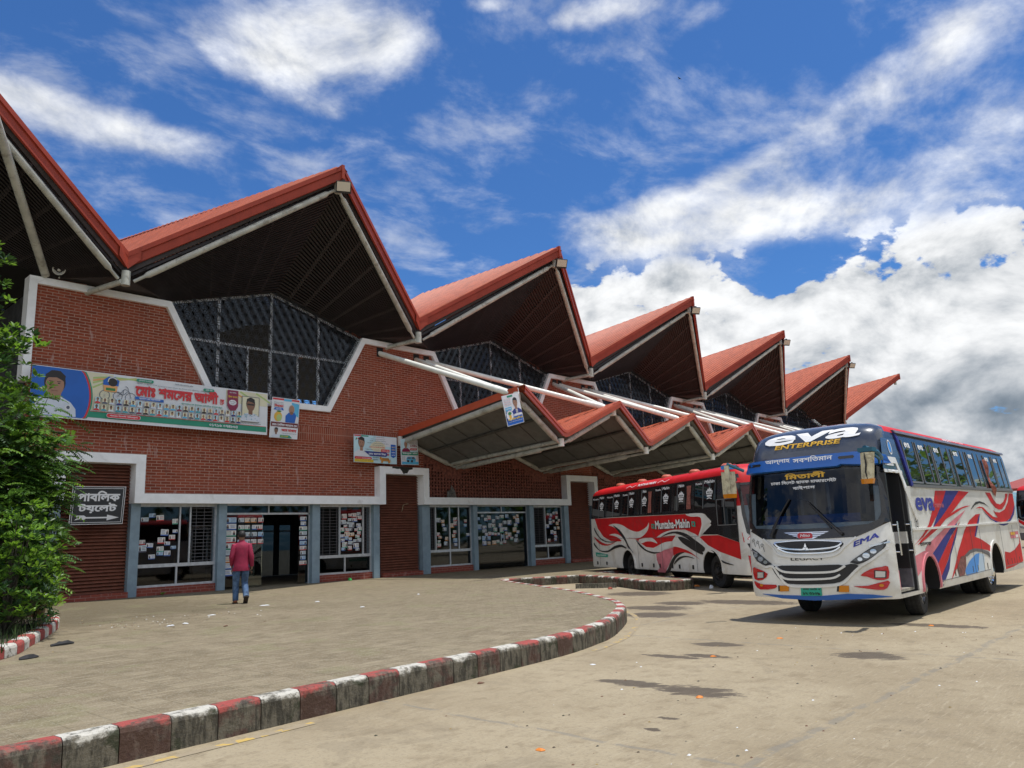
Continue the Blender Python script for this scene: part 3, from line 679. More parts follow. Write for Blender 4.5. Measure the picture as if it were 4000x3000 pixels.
# ---- bus bay canopy along the facade (ridges half a bay apart)
Q = P/2; NC = 9
YCT, ZCT, ZCR = 6.70, 6.20, 5.46; YCV, ZCV, ZWV = 6.17, 4.92, 4.44
cn = 0
for k in range(NC):
    xk = P+k*Q
    R = MB(); F = MB(); So = MB(); St = MB()
    for sg in ((1,) if k == 0 else (-1, 1)):
        xv = xk+sg*Q/2
        A, B, Cc, D = (xk, -YCT, ZCT), (xv, -YCV, ZCV), (xv, .0, ZWV), (xk, .0, ZCR)
        ribbed(R, A, B, Cc, D, 24, .075, 'canopy_red', (sg*.45, 0, .9), 1, .42)
        n = Vector((-sg*.45, 0, -.9)); dn = Vector((0, 0, -.16))
        a, b, c, d_ = [Vector(p)+dn for p in (A, B, Cc, D)]
        a.y += .12; b.y += .12
        So.quad(a, b, c, d_, 'canopy_soffit')
        mid = lambda s_, t_: (a.lerp(b, s_)).lerp(d_.lerp(c, s_), t_)
        So.beam(mid(.5, 0)-Vector((0, 0, .04)), mid(.5, 1)-Vector((0, 0, .04)), .10, .06, 'canopy_batten', n)
        for t_ in (.2, .4, .6, .8): So.beam(mid(.02, t_), mid(.98, t_), .03, .012, 'canopy_batten', n)
        # fascia board
        fa, fb = Vector((xk, -YCT-.02, ZCT)), Vector((xv-sg*.17, -YCV-.02, ZCV+.04)); fc = Vector((xv, -YCV-.02, ZCV+.0))
        for p, q in ((fa, fb), (fb, fc)):
            for y0, y1, z0, z1 in ((0, .06, -.17, .05), (-.03, .0, -.02, .075)):
                u = [p+Vector((0, y0, z1)), q+Vector((0, y0, z1)), q+Vector((0, y0, z0)), p+Vector((0, y0, z0))]
                v = [w_+Vector((0, y1-y0, 0)) for w_ in u]
                F.quad(*u, 'canopy_fascia_red'); F.quad(*v, 'canopy_fascia_red'); F.quad(u[0], u[1], v[1], v[0], 'canopy_fascia_red'); F.quad(u[3], u[2], v[2], v[3], 'canopy_fascia_red')
        # tubes: front edge, wall edge
        p, q = Vector((xk+sg*.12, -YCT+.35, ZCT-.40)), Vector((xv-sg*.12, -YCV+.25, ZCV-.36)); e = (q-p).normalized()
        St.path([p, p+e*.14, p+e*.22, q-e*.32, q-e*.2, q], [.05, .05, .105, .105, .05, .05], 12, 'steel')
        p, q = Vector((xk, -.12, ZCR-.30)), Vector((xv, -.15, ZWV-.22)); e = (q-p).normalized()
        St.path([p, q-e*.4, q-e*.25, q], [.095, .095, .05, .05], 12, 'steel')
    St.tube((xk, -YCT+.35, ZCT-.12), (xk, -YCT+.35, ZCT-.45), .12, m='steel_white')
    xv = xk+Q/2
    St.tube((xv, -YCV+.25, ZCV-.20), (xv, -YCV+.25, ZCV-.48), .11, m='steel_white')
    St.tube((xv-.12, -.1, ZWV-.10), (xv-.12, -YCV+.3, ZCV-.30), .075, m='steel')
    p, q = Vector((xv+.12, -.15, ZWV-.28)), Vector((xv, -YCV+.3, ZCV-.44)); e = (q-p).normalized()
    St.path([p, p+e*.3, p+e*.42, q-e*1.0, q-e*.9, q], [.05, .05, .10, .10, .05, .05], 12, 'steel')
    # ridge cap
    for j in range(8):
        for sg in ((1,) if k == 0 else (-1, 1)):
            t0, t1 = j/8, (j+1.03)/8; y0, y1 = -YCT*(1-t0), -YCT*(1-t1); z0 = ZCT+(ZCR-ZCT)*t0+.10; z1 = ZCT+(ZCR-ZCT)*t1+.08
            R.quad((xk, y0, z0), (xk+sg*.2, y0, z0-.11), (xk+sg*.2, y1, z1-.11), (xk, y1, z1), 'canopy_red')
    if k == 0:                                                    # open end of the canopy: fascia and pipe along the ridge
        u = [Vector((xk-.05, -YCT+.25, ZCT+.08)), Vector((xk-.05, 0, ZCR+.08)), Vector((xk-.05, 0, ZCR-.17)), Vector((xk-.05, -YCT+.25, ZCT-.17))]
        v = [w_+Vector((.05, 0, 0)) for w_ in u]
        F.quad(*u, 'canopy_fascia_red'); F.quad(*v, 'canopy_fascia_red'); F.quad(u[0], u[1], v[1], v[0], 'canopy_fascia_red'); F.quad(u[2], u[3], v[3], v[2], 'canopy_fascia_red')
        St.path([(xk+.02, -.25, ZCR-.36), (xk+.02, -YCT+.55, ZCT-.36)], .115, 12, 'steel')
        St.tube((xk, -.05, ZCR-.15), (xk, -.05, ZCR-.52), .10, m='steel_white')
    o = R.build('canopy_roof', T, False)
    F.build('canopy_fascia', o, False); So.build('canopy_soffit', o, False); St.build('canopy_pipe', o, False)
# ---- long stay pipes from the wall piers to the canopy ridges
for i in range(1, NB):
    for j, (ox, dk) in enumerate(((-1.32, -1), (-.92, 0), (.92, 0), (1.45, 1))):
        kk = 2*(i-1)+dk
        if kk < 0 or kk >= NC: continue
        a = Vector((i*P+ox, .1, 8.56)); b = Vector((P+kk*Q, -5.95, 6.13)); e = (b-a).normalized()
        m = MB(); m.path([a, b-e*.75], [.10, .10], 14, 'steel_white'); m.path([b-e*.78, b-e*.12, b+e*.05], [.112, .112, .06], 14, 'steel_white')
        m.build('stay_pipe', T, False)
        m = MB(); m.box(i*P+ox-.15, i*P+ox+.15, -.006, .02, 8.38, 8.76, 'black_void'); m.build('pipe_pocket', T, False)
# ---- floodlights under the gable tips, loudspeaker
nth = ['first and largest', 'second', 'third', 'fourth', 'last and smallest']
for i in range(NB):
    xc = (i+.5)*P
    fl = thing('floodlight', 'square floodlight under the tip of the %s red gable from the left' % nth[i], 'floodlight', (xc-.02, -3.95, 12.78), 0, 'floodlights under the gable tips')
    m = MB(); m.box(-.24, .24, -.05, .05, -.19, .19, 'lamp_black'); m.box(-.05, .05, .05, .12, -.1, .22, 'lamp_black'); h = m.build('housing', fl)
    m = MB(); m.box(-.21, .21, -.066, -.052, -.12, .17, 'lamp_face'); f_ = m.build('lens', fl)
    fl.rotation_euler = (radians(30), 0, radians(-30)); fl.location = (xc-.05, -4.22, 12.55)
h = thing('horn_loudspeaker', 'cream horn loudspeaker on the white top edge of the brick wall', 'loudspeaker', (-1.46, -.30, 9.20), radians(-20))
m = MB(); m.lathe([(.035, .16), (.05, .0), (.09, -.12), (.15, -.2), (.165, -.2), (.150, -.19), (.09, -.13), (.05, -.05), (0, -.04)], (0, 0, 0), (0, 1, .12), 20, 'horn_cream'); m.build('horn', h)
m = MB(); m.lathe([(0, .3), (.075, .3), (.08, .16), (.03, .14)], (0, 0, 0), (0, 1, .12), 16, 'horn_cream'); m.build('driver', h)
m = MB(); m.sphere((0, -.15, -.02), .05, 'horn_cream'); m.build('reflex_cone', h)
m = MB(); m.box(-.02, .02, .05, .09, -.2, 0, 'steel'); m.build('bracket', h)
# ================================================================== GROUND
RZ = -.25
def ground_mats():
    # road: worn broom-finished concrete with joints and damp oil stains
    m = bpy.data.materials.new('road_concrete'); m.use_nodes = True; MATS['road'] = m; t, p = sub(m)
    oc = t.n('ShaderNodeTexCoord').outputs['Object']; x, y, z = t.xyz(oc)
    n1 = t.noise(oc, .35, 8, .6, .3); n2 = t.noise(oc, 5.0, 9, .70); n3 = t.noise(t.map(oc, rot=(0, 0, .25), sc=(1, 9, 1)), 5, 8, .72, .6)
    n4 = t.noise(oc, 46, 4, .6)
    c = t.mix(t.ramp(n1, .3, .7), (.300, .245, .160), (.365, .305, .205))
    c = t.mix(t.m('MULTIPLY', t.ramp(n2, .45, .85), .65), c, (.225, .178, .112))
    c = t.mix(t.m('MULTIPLY', t.ramp(n3, .55, .75), .45), c, (.43, .37, .265))
    c = t.mix(t.m('MULTIPLY', t.ramp(n4, .58, .70), .35), c, (.20, .165, .115))
    c = t.mix(t.m('MULTIPLY', t.ramp(t.noise(t.map(oc, loc=(5, 2, 0)), .8, 9, .7, .5), .60, .72), .35), c, (.22, .182, .125))
    # joints: one along the facade, others across
    wob = t.m('MULTIPLY', t.m('SUBTRACT', t.noise(oc, 1.7, 5, .6), .5), .10)
    def joint(coord, at, wd):
        return t.m('SUBTRACT', 1, t.ramp(t.m('ABSOLUTE', t.m('ADD', t.m('SUBTRACT', coord, at), wob)), wd*.5, wd))
    j = joint(y, -21.33, .05); 
    for at in (1.80, 6.9, -3.3, 12): j = t.m('MAXIMUM', j, joint(x, at, .035))
    j = t.m('MAXIMUM', j, joint(y, -16.3, .03)); j = t.m('MULTIPLY', j, t.ramp(n2, .38, .5))
    c = t.mix(t.m('MULTIPLY', j, .5), c, (.20, .19, .165))
    # damp stains of irregular outline (x, y, rx, ry)
    st = [(1.47, -18.50, .22, .36), (.55, -18.85, .14, .30), (.32, -18.5, .12, .42), (1.42, -20.45, .30, .38), (-1.36, -19.85, .24, .46), (-1.34, -19.15, .15, .5), (5.55, -14.9, .5, .75), (6.6, -14.8, .45, .6),
          (4.55, -20.25, .20, .75), (-2.44, -20.22, .05, .10), (-2.82, -20.32, .05, .08), (4.4, -15.6, .5, .6), (8.6, -12.4, .7, .9), (7.2, -16.0, .5, 1.2), (2.6, -14.2, .1, .1)]
    acc_ = None; wx = t.m('MULTIPLY', t.m('SUBTRACT', t.noise(t.map(t.map(oc, rot=(0, 0, .82)), sc=(.7, 2.2, 1)), 4.2, 9, .74, .4), .5), 2.0)
    for a, b, ra, rb in st:
        u = t.m('MULTIPLY_ADD', x, 1/ra, -a/ra); v = t.m('MULTIPLY_ADD', y, 1/rb, -b/rb)
        r = t.m('SUBTRACT', 1, t.m('MULTIPLY_ADD', u, u, t.m('MULTIPLY', v, v)))
        acc_ = r if acc_ is None else t.m('MAXIMUM', acc_, r)
    wx = t.m('ADD', wx, t.m('MULTIPLY', t.m('SUBTRACT', t.noise(t.map(t.map(oc, rot=(0, 0, .82)), sc=(.8, 3, 1)), 15, 6, .7), .5), 1.1)); s_ = t.ramp(t.m('ADD', acc_, wx), .02, .24); s_ = t.m('MULTIPLY', s_, t.ramp(acc_, -1.6, -.4))
    c = t.mix(t.m('MULTIPLY', s_, .9), c, t.mix(n2, (.062, .048, .034), (.125, .100, .072)))
    t.put(p.inputs['Base Color'], c); t.put(p.inputs['Roughness'], t.m('SUBTRACT', .88, t.m('MULTIPLY', s_, .25)))
    p.inputs['Specular IOR Level'].default_value = .3
    b = t.n('ShaderNodeBump'); b.inputs['Strength'].default_value = .5; b.inputs['Distance'].default_value = .012
    t.put(b.inputs['Height'], t.m('ADD', t.m('MULTIPLY', n3, .8), t.m('MULTIPLY', n4, .5))); t.put(p.inputs['Normal'], b.outputs[0])
    # pavement: small cement tiles, algae tinted
    m = bpy.data.materials.new('paving_tiles'); m.use_nodes = True; MATS['paving'] = m; t, p = sub(m)
    oc = t.n('ShaderNodeTexCoord').outputs['Object']; x, y, z = t.xyz(oc)
    def bricks(w_, h_, off, mo):
        br = t.n('ShaderNodeTexBrick'); t.put(br.inputs['Vector'], oc); br.offset = off; br.inputs['Scale'].default_value = 1
        br.inputs['Brick Width'].default_value = w_; br.inputs['Row Height'].default_value = h_; br.inputs['Mortar Size'].default_value = mo; br.inputs['Mortar Smooth'].default_value = .2
        br.inputs['Color1'].default_value = (.240, .198, .128, 1); br.inputs['Color2'].default_value = (.190, .152, .096, 1); br.inputs['Mortar'].default_value = (.165, .135, .082, 1); br.inputs['Bias'].default_value = 0
        return br
    b1 = bricks(.30, .30, 0, .008); b2 = bricks(.15, .075, .5, .010)
    n1 = t.noise(oc, .45, 8, .62, .4); n2 = t.noise(oc, 2.4, 8, .66); n3 = t.noise(t.map(oc, rot=(0, 0, .7), sc=(1, 4, 1)), 3.5, 7, .66, .5)
    sel = t.ramp(t.m('ADD', x, t.m('MULTIPLY', t.m('SUBTRACT', n1, .5), 1.5)), .3, .8)
    c = t.mix(sel, b1.outputs[0], b2.outputs[0])
    c = t.mix(t.m('MULTIPLY', t.ramp(n1, .35, .7), .55), c, (.165, .132, .080))
    c = t.mix(t.m('MULTIPLY', t.ramp(n3, .50, .72), .55), c, (.31, .262, .175))
    c = t.mix(t.m('MULTIPLY', t.ramp(n2, .52, .74), .50), c, (.120, .096, .056))
    wet = t.m('MULTIPLY', t.ramp(t.m('ADD', y, t.m('MULTIPLY', t.m('SUBTRACT', n1, .5), 5)), -9.5, -6.2), t.ramp(t.m('ADD', x, t.m('MULTIPLY', t.m('SUBTRACT', n2, .5), 5)), 2.6, -.6))
    c = t.mix(t.m('MULTIPLY', wet, .75), c, t.mix(n3, (.060, .047, .022), (.115, .092, .05)))
    c = t.mix(t.m('MULTIPLY', t.ramp(t.noise(t.map(oc, loc=(9, 3, 1)), 1.1, 6, .6), .6, .75), .35), c, (.19, .185, .09))
    c = t.mix(t.m('MULTIPLY', t.ramp(t.noise(oc, 60, 3, .6), .60, .72), .4), c, (.42, .39, .32))
    t.put(p.inputs['Base Color'], c); p.inputs['Roughness'].default_value = .85; p.inputs['Specular IOR Level'].default_value = .3
    b = t.n('ShaderNodeBump'); b.inputs['Strength'].default_value = .5; b.inputs['Distance'].default_value = .01
    t.put(b.inputs['Height'], t.m('SUBTRACT', t.m('MULTIPLY', n3, .8), t.m('MULTIPLY', t.mix(sel, b1.outputs['Fac'], b2.outputs['Fac']), .6))); t.put(p.inputs['Normal'], b.outputs[0])
    # kerb paint, worn to mossy cement
    for nm, col in (('kerb_red', (.36, .066, .055)), ('kerb_white', (.56, .54, .48)), ('kerb_bare', (.21, .19, .15)), ('kerb_yellow', (.62, .50, .20))):
        m = bpy.data.materials.new(nm); m.use_nodes = True; MATS[nm] = m; t, p = sub(m); oc = t.n('ShaderNodeTexCoord').outputs['Object']; x, y, z = t.xyz(oc)
        a = t.noise(oc, 3.0, 9, .7, .3); b_ = t.noise(t.map(oc, sc=(3, 3, .8)), 6, 7, .68)
        base = t.mix(t.ramp(b_, .3, .7), (.048, .043, .031), (.150, .134, .100)); base = t.mix(t.ramp(a, .55, .7), base, (.040, .044, .022))
        keep = t.ramp(t.m('ADD', t.m('MULTIPLY', t.m('ADD', z, .030), 9.0), t.m('MULTIPLY', t.m('SUBTRACT', t.noise(oc, 5, 9, .7), .5), 1.5)), -.1, .4)
        if nm == 'kerb_red': base = t.mix(t.m('MULTIPLY', t.ramp(a, .35, .62), .55), base, (.105, .036, .030))
        worn = t.ramp(t.noise(oc, 11, 8, .74), .58, .70)
        c = t.mix(t.m('MULTIPLY', keep, t.m('SUBTRACT', 1, t.m('MULTIPLY', worn, .8))), base, col)
        t.put(p.inputs['Base Color'], c); p.inputs['Roughness'].default_value = .8
        b = t.n('ShaderNodeBump'); b.inputs['Strength'].default_value = .7; b.inputs['Distance'].default_value = .01
        t.put(b.inputs['Height'], t.noise(oc, 26, 6, .7)); t.put(p.inputs['Normal'], b.outputs[0])
ground_mats()
pm('grass', (.045, .085, .018), .8, var=.5, sc=9); pm('grass_dark', (.025, .055, .012), .8, var=.4, sc=9); pm('soil', (.06, .045, .03), .95, var=.4, sc=5)
pm('yellow_line', (.52, .36, .10), .8, dirt=(.315, .258, .172), dsc=7, dlo=.34, dhi=.44, dmax=1)
m = MB(); m.quad((-400, -400, RZ), (400, -400, RZ), (400, 400, RZ), (-400, 400, RZ), 'road'); struct(m.build('road', None, False))
def smooth(pts, n=6):
    out = []
    for i in range(len(pts)-1):
        p0, p1, p2, p3 = (Vector(pts[max(i-1, 0)]), Vector(pts[i]), Vector(pts[i+1]), Vector(pts[min(i+2, len(pts)-1)]))
        for k in range(n):
            t = k/n; out.append(tuple(.5*((2*p1)+(p2-p0)*t+(2*p0-5*p1+4*p2-p3)*t*t+(3*p1-p0-3*p2+p3)*t**3)))
    return out+[tuple(pts[-1])]
bulge = smooth([(-30, -18.4), (-18, -18.2), (-9, -17.95), (-5.9, -17.74), (-4.0, -17.62), (-2.3, -17.50), (-1.07, -17.40), (-.1, -17.28), (.67, -17.08), (1.4, -16.83), (2.3, -16.36), (3.2, -15.83), (3.7, -15.45), (4.25, -14.95), (4.85, -14.22), (5.64, -13.16), (6.26, -12.28), (7.23, -10.6), (8.14, -9.05), (9.0, -7.6), (9.69, -6.65)], 8)
inner = [(9.69, -6.65), (11.84, -7.92)]
pen = smooth([(11.84, -7.92), (11.33, -9.1), (10.62, -10.29), (9.75, -11.6), (9.53, -12.1), (9.58, -12.5), (9.85, -12.78), (10.25, -12.86), (10.6, -12.72), (11.4, -11.3), (13.0, -8.5), (13.6, -7.4)], 5)
rest = [(13.6, -7.4), (16.2, -8.9)] 
pen2 = smooth([(16.2, -8.9), (15.3, -10.6), (14.4, -12.2), (14.6, -12.8), (15.2, -12.7), (16.6, -10.2), (18.2, -7.4)], 5)
edge = bulge+inner[1:]+pen[1:]+rest[1:]+pen2[1:]+[(24, -6.6), (80, -6.6)]
KW = .15
def offset_path(path, wd):
    out = []
    for i, p in enumerate(path):
        p = Vector(p); ns = []
        if i > 0: d_ = (p-Vector(path[i-1])).normalized(); ns.append(Vector((-d_.y, d_.x)))
        if i < len(path)-1: d_ = (Vector(path[i+1])-p).normalized(); ns.append(Vector((-d_.y, d_.x)))
        k = sum(ns, Vector((0, 0))).normalized(); out.append(tuple(p+k*(wd/max(.5, k.dot(ns[0])))))
    return out
inn = offset_path(edge, KW)
m = MB(); m.fill([inn+[(80, 9), (-30, 9)]], lambda a, b: (a, b, -.004), 'paving'); struct(m.build('pavement', None, False))
def kerb(path, z0, z1, wd, seq, seg=.385, name='kerb', mats=None):
    """painted kerb blocks along a path (outer face on the path, body to the left)"""
    L = [0]
    for a, b in zip(path, path[1:]): L.append(L[-1]+(Vector(b)-Vector(a)).length)
    def at(s):
        for i in range(len(path)-1):
            if s <= L[i+1] or i == len(path)-2:
                t = (s-L[i])/max(1e-9, L[i+1]-L[i]); p = Vector(path[i]).lerp(Vector(path[i+1]), t); d_ = (Vector(path[i+1])-Vector(path[i])).normalized()
                return p, Vector((-d_.y, d_.x))
    prof = [(0.0, z0), (.0, z1-.05), (.012, z1-.018), (.04, z1), (wd, z1), (wd, z1-.05)]
    n = int(L[-1]/seg); m = MB(); rr = random.Random(3)
    for k in range(n):
        s0 = k*seg; mt = seq[k % len(seq)]; ks = 4; rows = []
        for j in range(ks+1):
            s = s0+.004+(seg-.008)*j/ks; p, nn = at(min(s, L[-1]-1e-4))
            w_ = rr.uniform(-.004, .004)
            rows.append([(p.x+nn.x*(o+w_), p.y+nn.y*(o+w_), z) for o, z in prof])
        vs = [v for r in rows for v in r]; q = len(prof)
        m.add(vs, [(j*q+i, (j+1)*q+i, (j+1)*q+i+1, j*q+i+1) for j in range(ks) for i in range(q-1)]+[tuple(range(q)), tuple(reversed(range(ks*q, ks*q+q)))], mt)
    return m.build(name, None, False)
struct(kerb(edge, RZ, .004, KW+.01, ['kerb_white', 'kerb_red'], .385))
# yellow edge line, broken and worn
yl = offset_path([p for p in bulge if -7 < p[0] < 5.2], -.24)
m = MB(); rr = random.Random(5)
y2 = offset_path([p for p in bulge if -7 < p[0] < 5.2], -.15)
for i in range(len(yl)-1):
    if -4.4 < yl[i][0] < .2 or yl[i][0] < -5.9: continue
    m.quad((*yl[i], RZ+.004), (*yl[i+1], RZ+.004), (*y2[i+1], RZ+.004), (*y2[i], RZ+.004), 'yellow_line')
struct(m.build('road_marking', None, False))
# concrete wheel stop in the empty bay
pm('stop_paint', (.58, .49, .26), .8, dirt=(.24, .21, .15), dsc=6, dlo=.5, dhi=.8)
ws = MB(); a, b = Vector((9.80, -9.40, 0)), Vector((10.38, -10.40, 0)); d_ = (b-a).normalized(); nn = Vector((-d_.y, d_.x, 0))
prof = [(-.09, RZ), (-.06, RZ+.13), (.06, RZ+.13), (.09, RZ)]
vs = [a+nn*o+Vector((0, 0, z)) for o, z in prof]+[b+nn*o+Vector((0, 0, z)) for o, z in prof]
ws.add(vs, ((0, 1, 2, 3), (7, 6, 5, 4), (0, 4, 5, 1), (1, 5, 6, 2), (2, 6, 7, 3)), 'kerb_yellow')
tag(ws.build('wheel_stop'), 'low pale yellow concrete wheel stop in the empty bus bay', 'wheel stop')

# ================================================================== PLANTER, TREE, SHRUBS
pl = thing('planter_bed', 'grassy planting bed with a rounded red and white kerb', 'planter', (-5, -9, 0))
ppath = smooth([(-9.5, -15.5), (-7, -13.9), (-5.2, -12.37), (-4.44, -10.94), (-3.76, -9.43), (-3.30, -8.3), (-2.95, -7.1), (-2.95, -6.3), (-3.5, -5.6), (-5, -5.2), (-9.5, -5.2)], 6)
k_ = kerb(ppath, 0, .15, .17, ['kerb_red', 'kerb_white'], .42, 'planter_kerb'); k_.parent = pl; k_.location = (5, 9, 0)
pi_ = offset_path(ppath, .165); m = MB(); m.fill([pi_], lambda a, b: (a+5, b+9, .10), 'soil'); m.build('soil', pl, False)
def hexpm(nm, c, tr=.35):
    m = bpy.data.materials.new(nm); m.use_nodes = True; MATS[nm] = m; t, p = sub(m)
    oi = t.n('ShaderNodeTexCoord').outputs['Object']; v = t.noise(oi, 2.2, 4, .6)
    c1 = t.mix(t.ramp(v, .3, .7), tuple(x*.65 for x in c), tuple(min(1, x*1.45) for x in c)); t.put(p.inputs['Base Color'], c1)
    p.inputs['Roughness'].default_value = .42; p.inputs['Specular IOR Level'].default_value = .5
    tb = t.n('ShaderNodeBsdfTranslucent'); t.put(tb.inputs[0], t.mix(.5, c1, (c[0]*2.0, c[1]*1.9, c[2]*.7)))
    mx = t.n('ShaderNodeMixShader'); mx.inputs[0].default_value = tr; t.put(mx.inputs[1], p.outputs[0]); t.put(mx.inputs[2], tb.outputs[0])
    t.put(m.node_tree.nodes['Material Output'].inputs[0], mx.outputs[0])
hexpm('leaf_mid', (.075, .16, .03)); hexpm('leaf_bright', (.16, .30, .045), .45); hexpm('leaf_dark', (.028, .072, .022), .25); hexpm('leaf_dry', (.30, .22, .09), .3)
pm('bark', (.10, .085, .065), .9, var=.35, sc=12, bump=.5, bsc=40); pm('dry_stem', (.26, .20, .12), .9, var=.4, sc=14)
g = MB(); rr = random.Random(2)
for k in range(5200):
    x, y = rr.uniform(-8.5, -3.0), rr.uniform(-13.6, -5.4)
    # keep inside the bed
    lim = -3.2 if y > -8.5 else -3.2+(y+8.5)*.46
    if x > lim-.15: continue
    h_ = rr.uniform(.08, .26); a = rr.uniform(0, 6.28); w_ = rr.uniform(.006, .012); l = rr.uniform(.02, .12)
    g.add([(x-w_*cos(a), y-w_*sin(a), .1), (x+w_*cos(a), y+w_*sin(a), .1), (x+l*sin(a), y-l*cos(a), .1+h_)], ((0, 1, 2),), rr.choice(['grass', 'grass_dark', 'grass']))
go = g.build('grass', None, False); go['kind'] = 'stuff'; tag(go, 'short green grass in the planting bed', 'grass')
def frond(m, o, d_, ln, mat, rr, pairs=8, lw=.03, ll=.085):
    """pinnate leaf: a drooping rachis with paired leaflets"""
    o = Vector(o); d_ = Vector(d_).normalized(); sd = d_.cross(Vector((0, 0, 1)))
    sd = sd.normalized() if sd.length > .01 else Vector((1, 0, 0)); up_ = sd.cross(d_); p = o
    for k in range(pairs):
        t = (k+1)/pairs; q = o+d_*ln*t-Vector((0, 0, ln*.35*t*t)); ax = (q-p).normalized()
        for sg in (-1, 1):
            e = (sd*sg*.9+ax*.45-Vector((0, 0, .22+rr.uniform(0, .25)))).normalized(); l_ = ll*(1-.35*abs(t-.5))*rr.uniform(.85, 1.15)
            b = q+e*l_; n_ = e.cross(ax).normalized(); s_ = ax*lw*.5
            m.add([q, q+e*l_*.5+s_, b, q+e*l_*.5-s_], ((0, 1, 2, 3),), mat)
        p = q
def spray(m, o, d_, n, rr, mat, sz=.10):
    """whorl of broad leaves"""
    o = Vector(o)
    for k in range(n):
        a = rr.uniform(0, 6.28); el_ = rr.uniform(-.3, .9); e = Vector((cos(a)*cos(el_), sin(a)*cos(el_), sin(el_)))+Vector(d_)*.6; e.normalize()
        l_ = sz*rr.uniform(.7, 1.3); s_ = e.cross(Vector((rr.uniform(-.4, .4), rr.uniform(-.4, .4), 1))).normalized()*l_*.24; n_ = s_.cross(e).normalized()
        b = o+e*.03
        m.add([b, b+e*l_*.4+s_+n_*.012, b+e*l_*.75+s_*.7+n_*.01, b+e*l_, b+e*l_*.75-s_*.7+n_*.01, b+e*l_*.4-s_+n_*.012], ((0, 1, 2, 3), (0, 3, 4, 5)), mat)
def limbs(m, base, tips, r0, rr):
    for tp in tips:
        b = Vector(base); tp = Vector(tp); mid = b.lerp(tp, .5)+Vector((rr.uniform(-.15, .15), rr.uniform(-.15, .15), rr.uniform(0, .2)))
        m.path([b, b.lerp(mid, .5)+Vector((0, 0, .08)), mid, tp], [r0, r0*.75, r0*.5, r0*.15], 7, 'bark')
def in_world(u):                                                     # helper for the plant outlines below
    return Vector(u)
# feathery tree in the bed
rr = random.Random(21)
tr = thing('feathery_tree', 'leafy green tree with drooping feathery compound leaves in the bed', 'tree', (-4.40, -8.9, .1))
m = MB(); O = Vector((-4.40, -8.9, .1))
tips = []; 
for k in range(84):
    z = rr.uniform(.5, 3.9); rad = (.82 if z < 1.6 else 1.02) if z < 3.0 else 1.02-.55*(z-3.0)
    a = rr.uniform(0, 6.28); r_ = rad*rr.uniform(.45, 1.0); tips.append(Vector((cos(a)*r_, sin(a)*r_, z)))
m.path([(0, 0, -.1), (.03, .02, .8), (-.05, .05, 1.8), (.05, 0, 2.9), (0, 0, 3.7)], [.09, .08, .06, .04, .015], 9, 'bark')
limbs(m, (0, 0, .6), [t_ for t_ in tips if t_.z < 1.6], .03, rr); limbs(m, (-.03, .04, 1.5), [t_ for t_ in tips if 1.6 <= t_.z < 2.8], .03, rr); limbs(m, (.03, 0, 2.6), [t_ for t_ in tips if t_.z >= 2.8], .025, rr)
m.build('trunk', tr, False)
m = MB()
for t_ in tips:
    mt = rr.choice(['leaf_mid', 'leaf_mid', 'leaf_bright', 'leaf_dark'])
    for k in range(26):
        a = rr.uniform(0, 6.28); o = t_*rr.uniform(.6, 1.0)+Vector((rr.gauss(0, .13), rr.gauss(0, .13), rr.gauss(0, .13)))
        out = Vector((t_.x, t_.y, 0)).normalized()
        frond(m, o, out*.8+Vector((cos(a), sin(a), rr.uniform(-.1, .5)))*.8, rr.uniform(.24, .42), mt if rr.random() < .75 else rr.choice(['leaf_bright', 'leaf_dark']), rr, 8, .042, .10)
m.build('crown', tr, False)
# taller glossy tree at the left edge
tr = thing('glossy_tree', 'taller broad-leaved tree with rounded glossy leaves at the left edge', 'tree', (-5.0, -8.5, .1))
m = MB(); tips = []
for k in range(120):
    z = rr.uniform(.5, 6.5); rad = 1.15 if z < 3.7 else max(.22, 1.15-.95*(z-3.7)/2.6)
    a = rr.uniform(0, 6.28); tips.append(Vector((cos(a)*rad*rr.uniform(.5, 1), sin(a)*rad*rr.uniform(.5, 1), z)))
m.path([(0, 0, -.1), (.05, 0, 1.5), (-.02, .03, 3), (.03, 0, 4.6), (0, 0, 5.9)], [.11, .10, .075, .05, .015], 9, 'bark')
limbs(m, (.02, 0, 1.2), [t_ for t_ in tips if t_.z < 2.6], .03, rr); limbs(m, (0, .03, 2.7), [t_ for t_ in tips if 2.6 <= t_.z < 4.3], .03, rr); limbs(m, (.02, 0, 4.2), [t_ for t_ in tips if t_.z >= 4.3], .025, rr)
m.build('trunk', tr, False); m = MB()
for t_ in tips:
    mt = rr.choice(['leaf_bright', 'leaf_mid', 'leaf_mid', 'leaf_dark'])
    for k in range(9):
        o = t_+Vector((rr.gauss(0, .16), rr.gauss(0, .16), rr.gauss(0, .14))); spray(m, o, (t_.x*.5, t_.y*.5, .4), 9, rr, mt if rr.random() < .7 else 'leaf_bright', .125)
m.build('crown', tr, False)
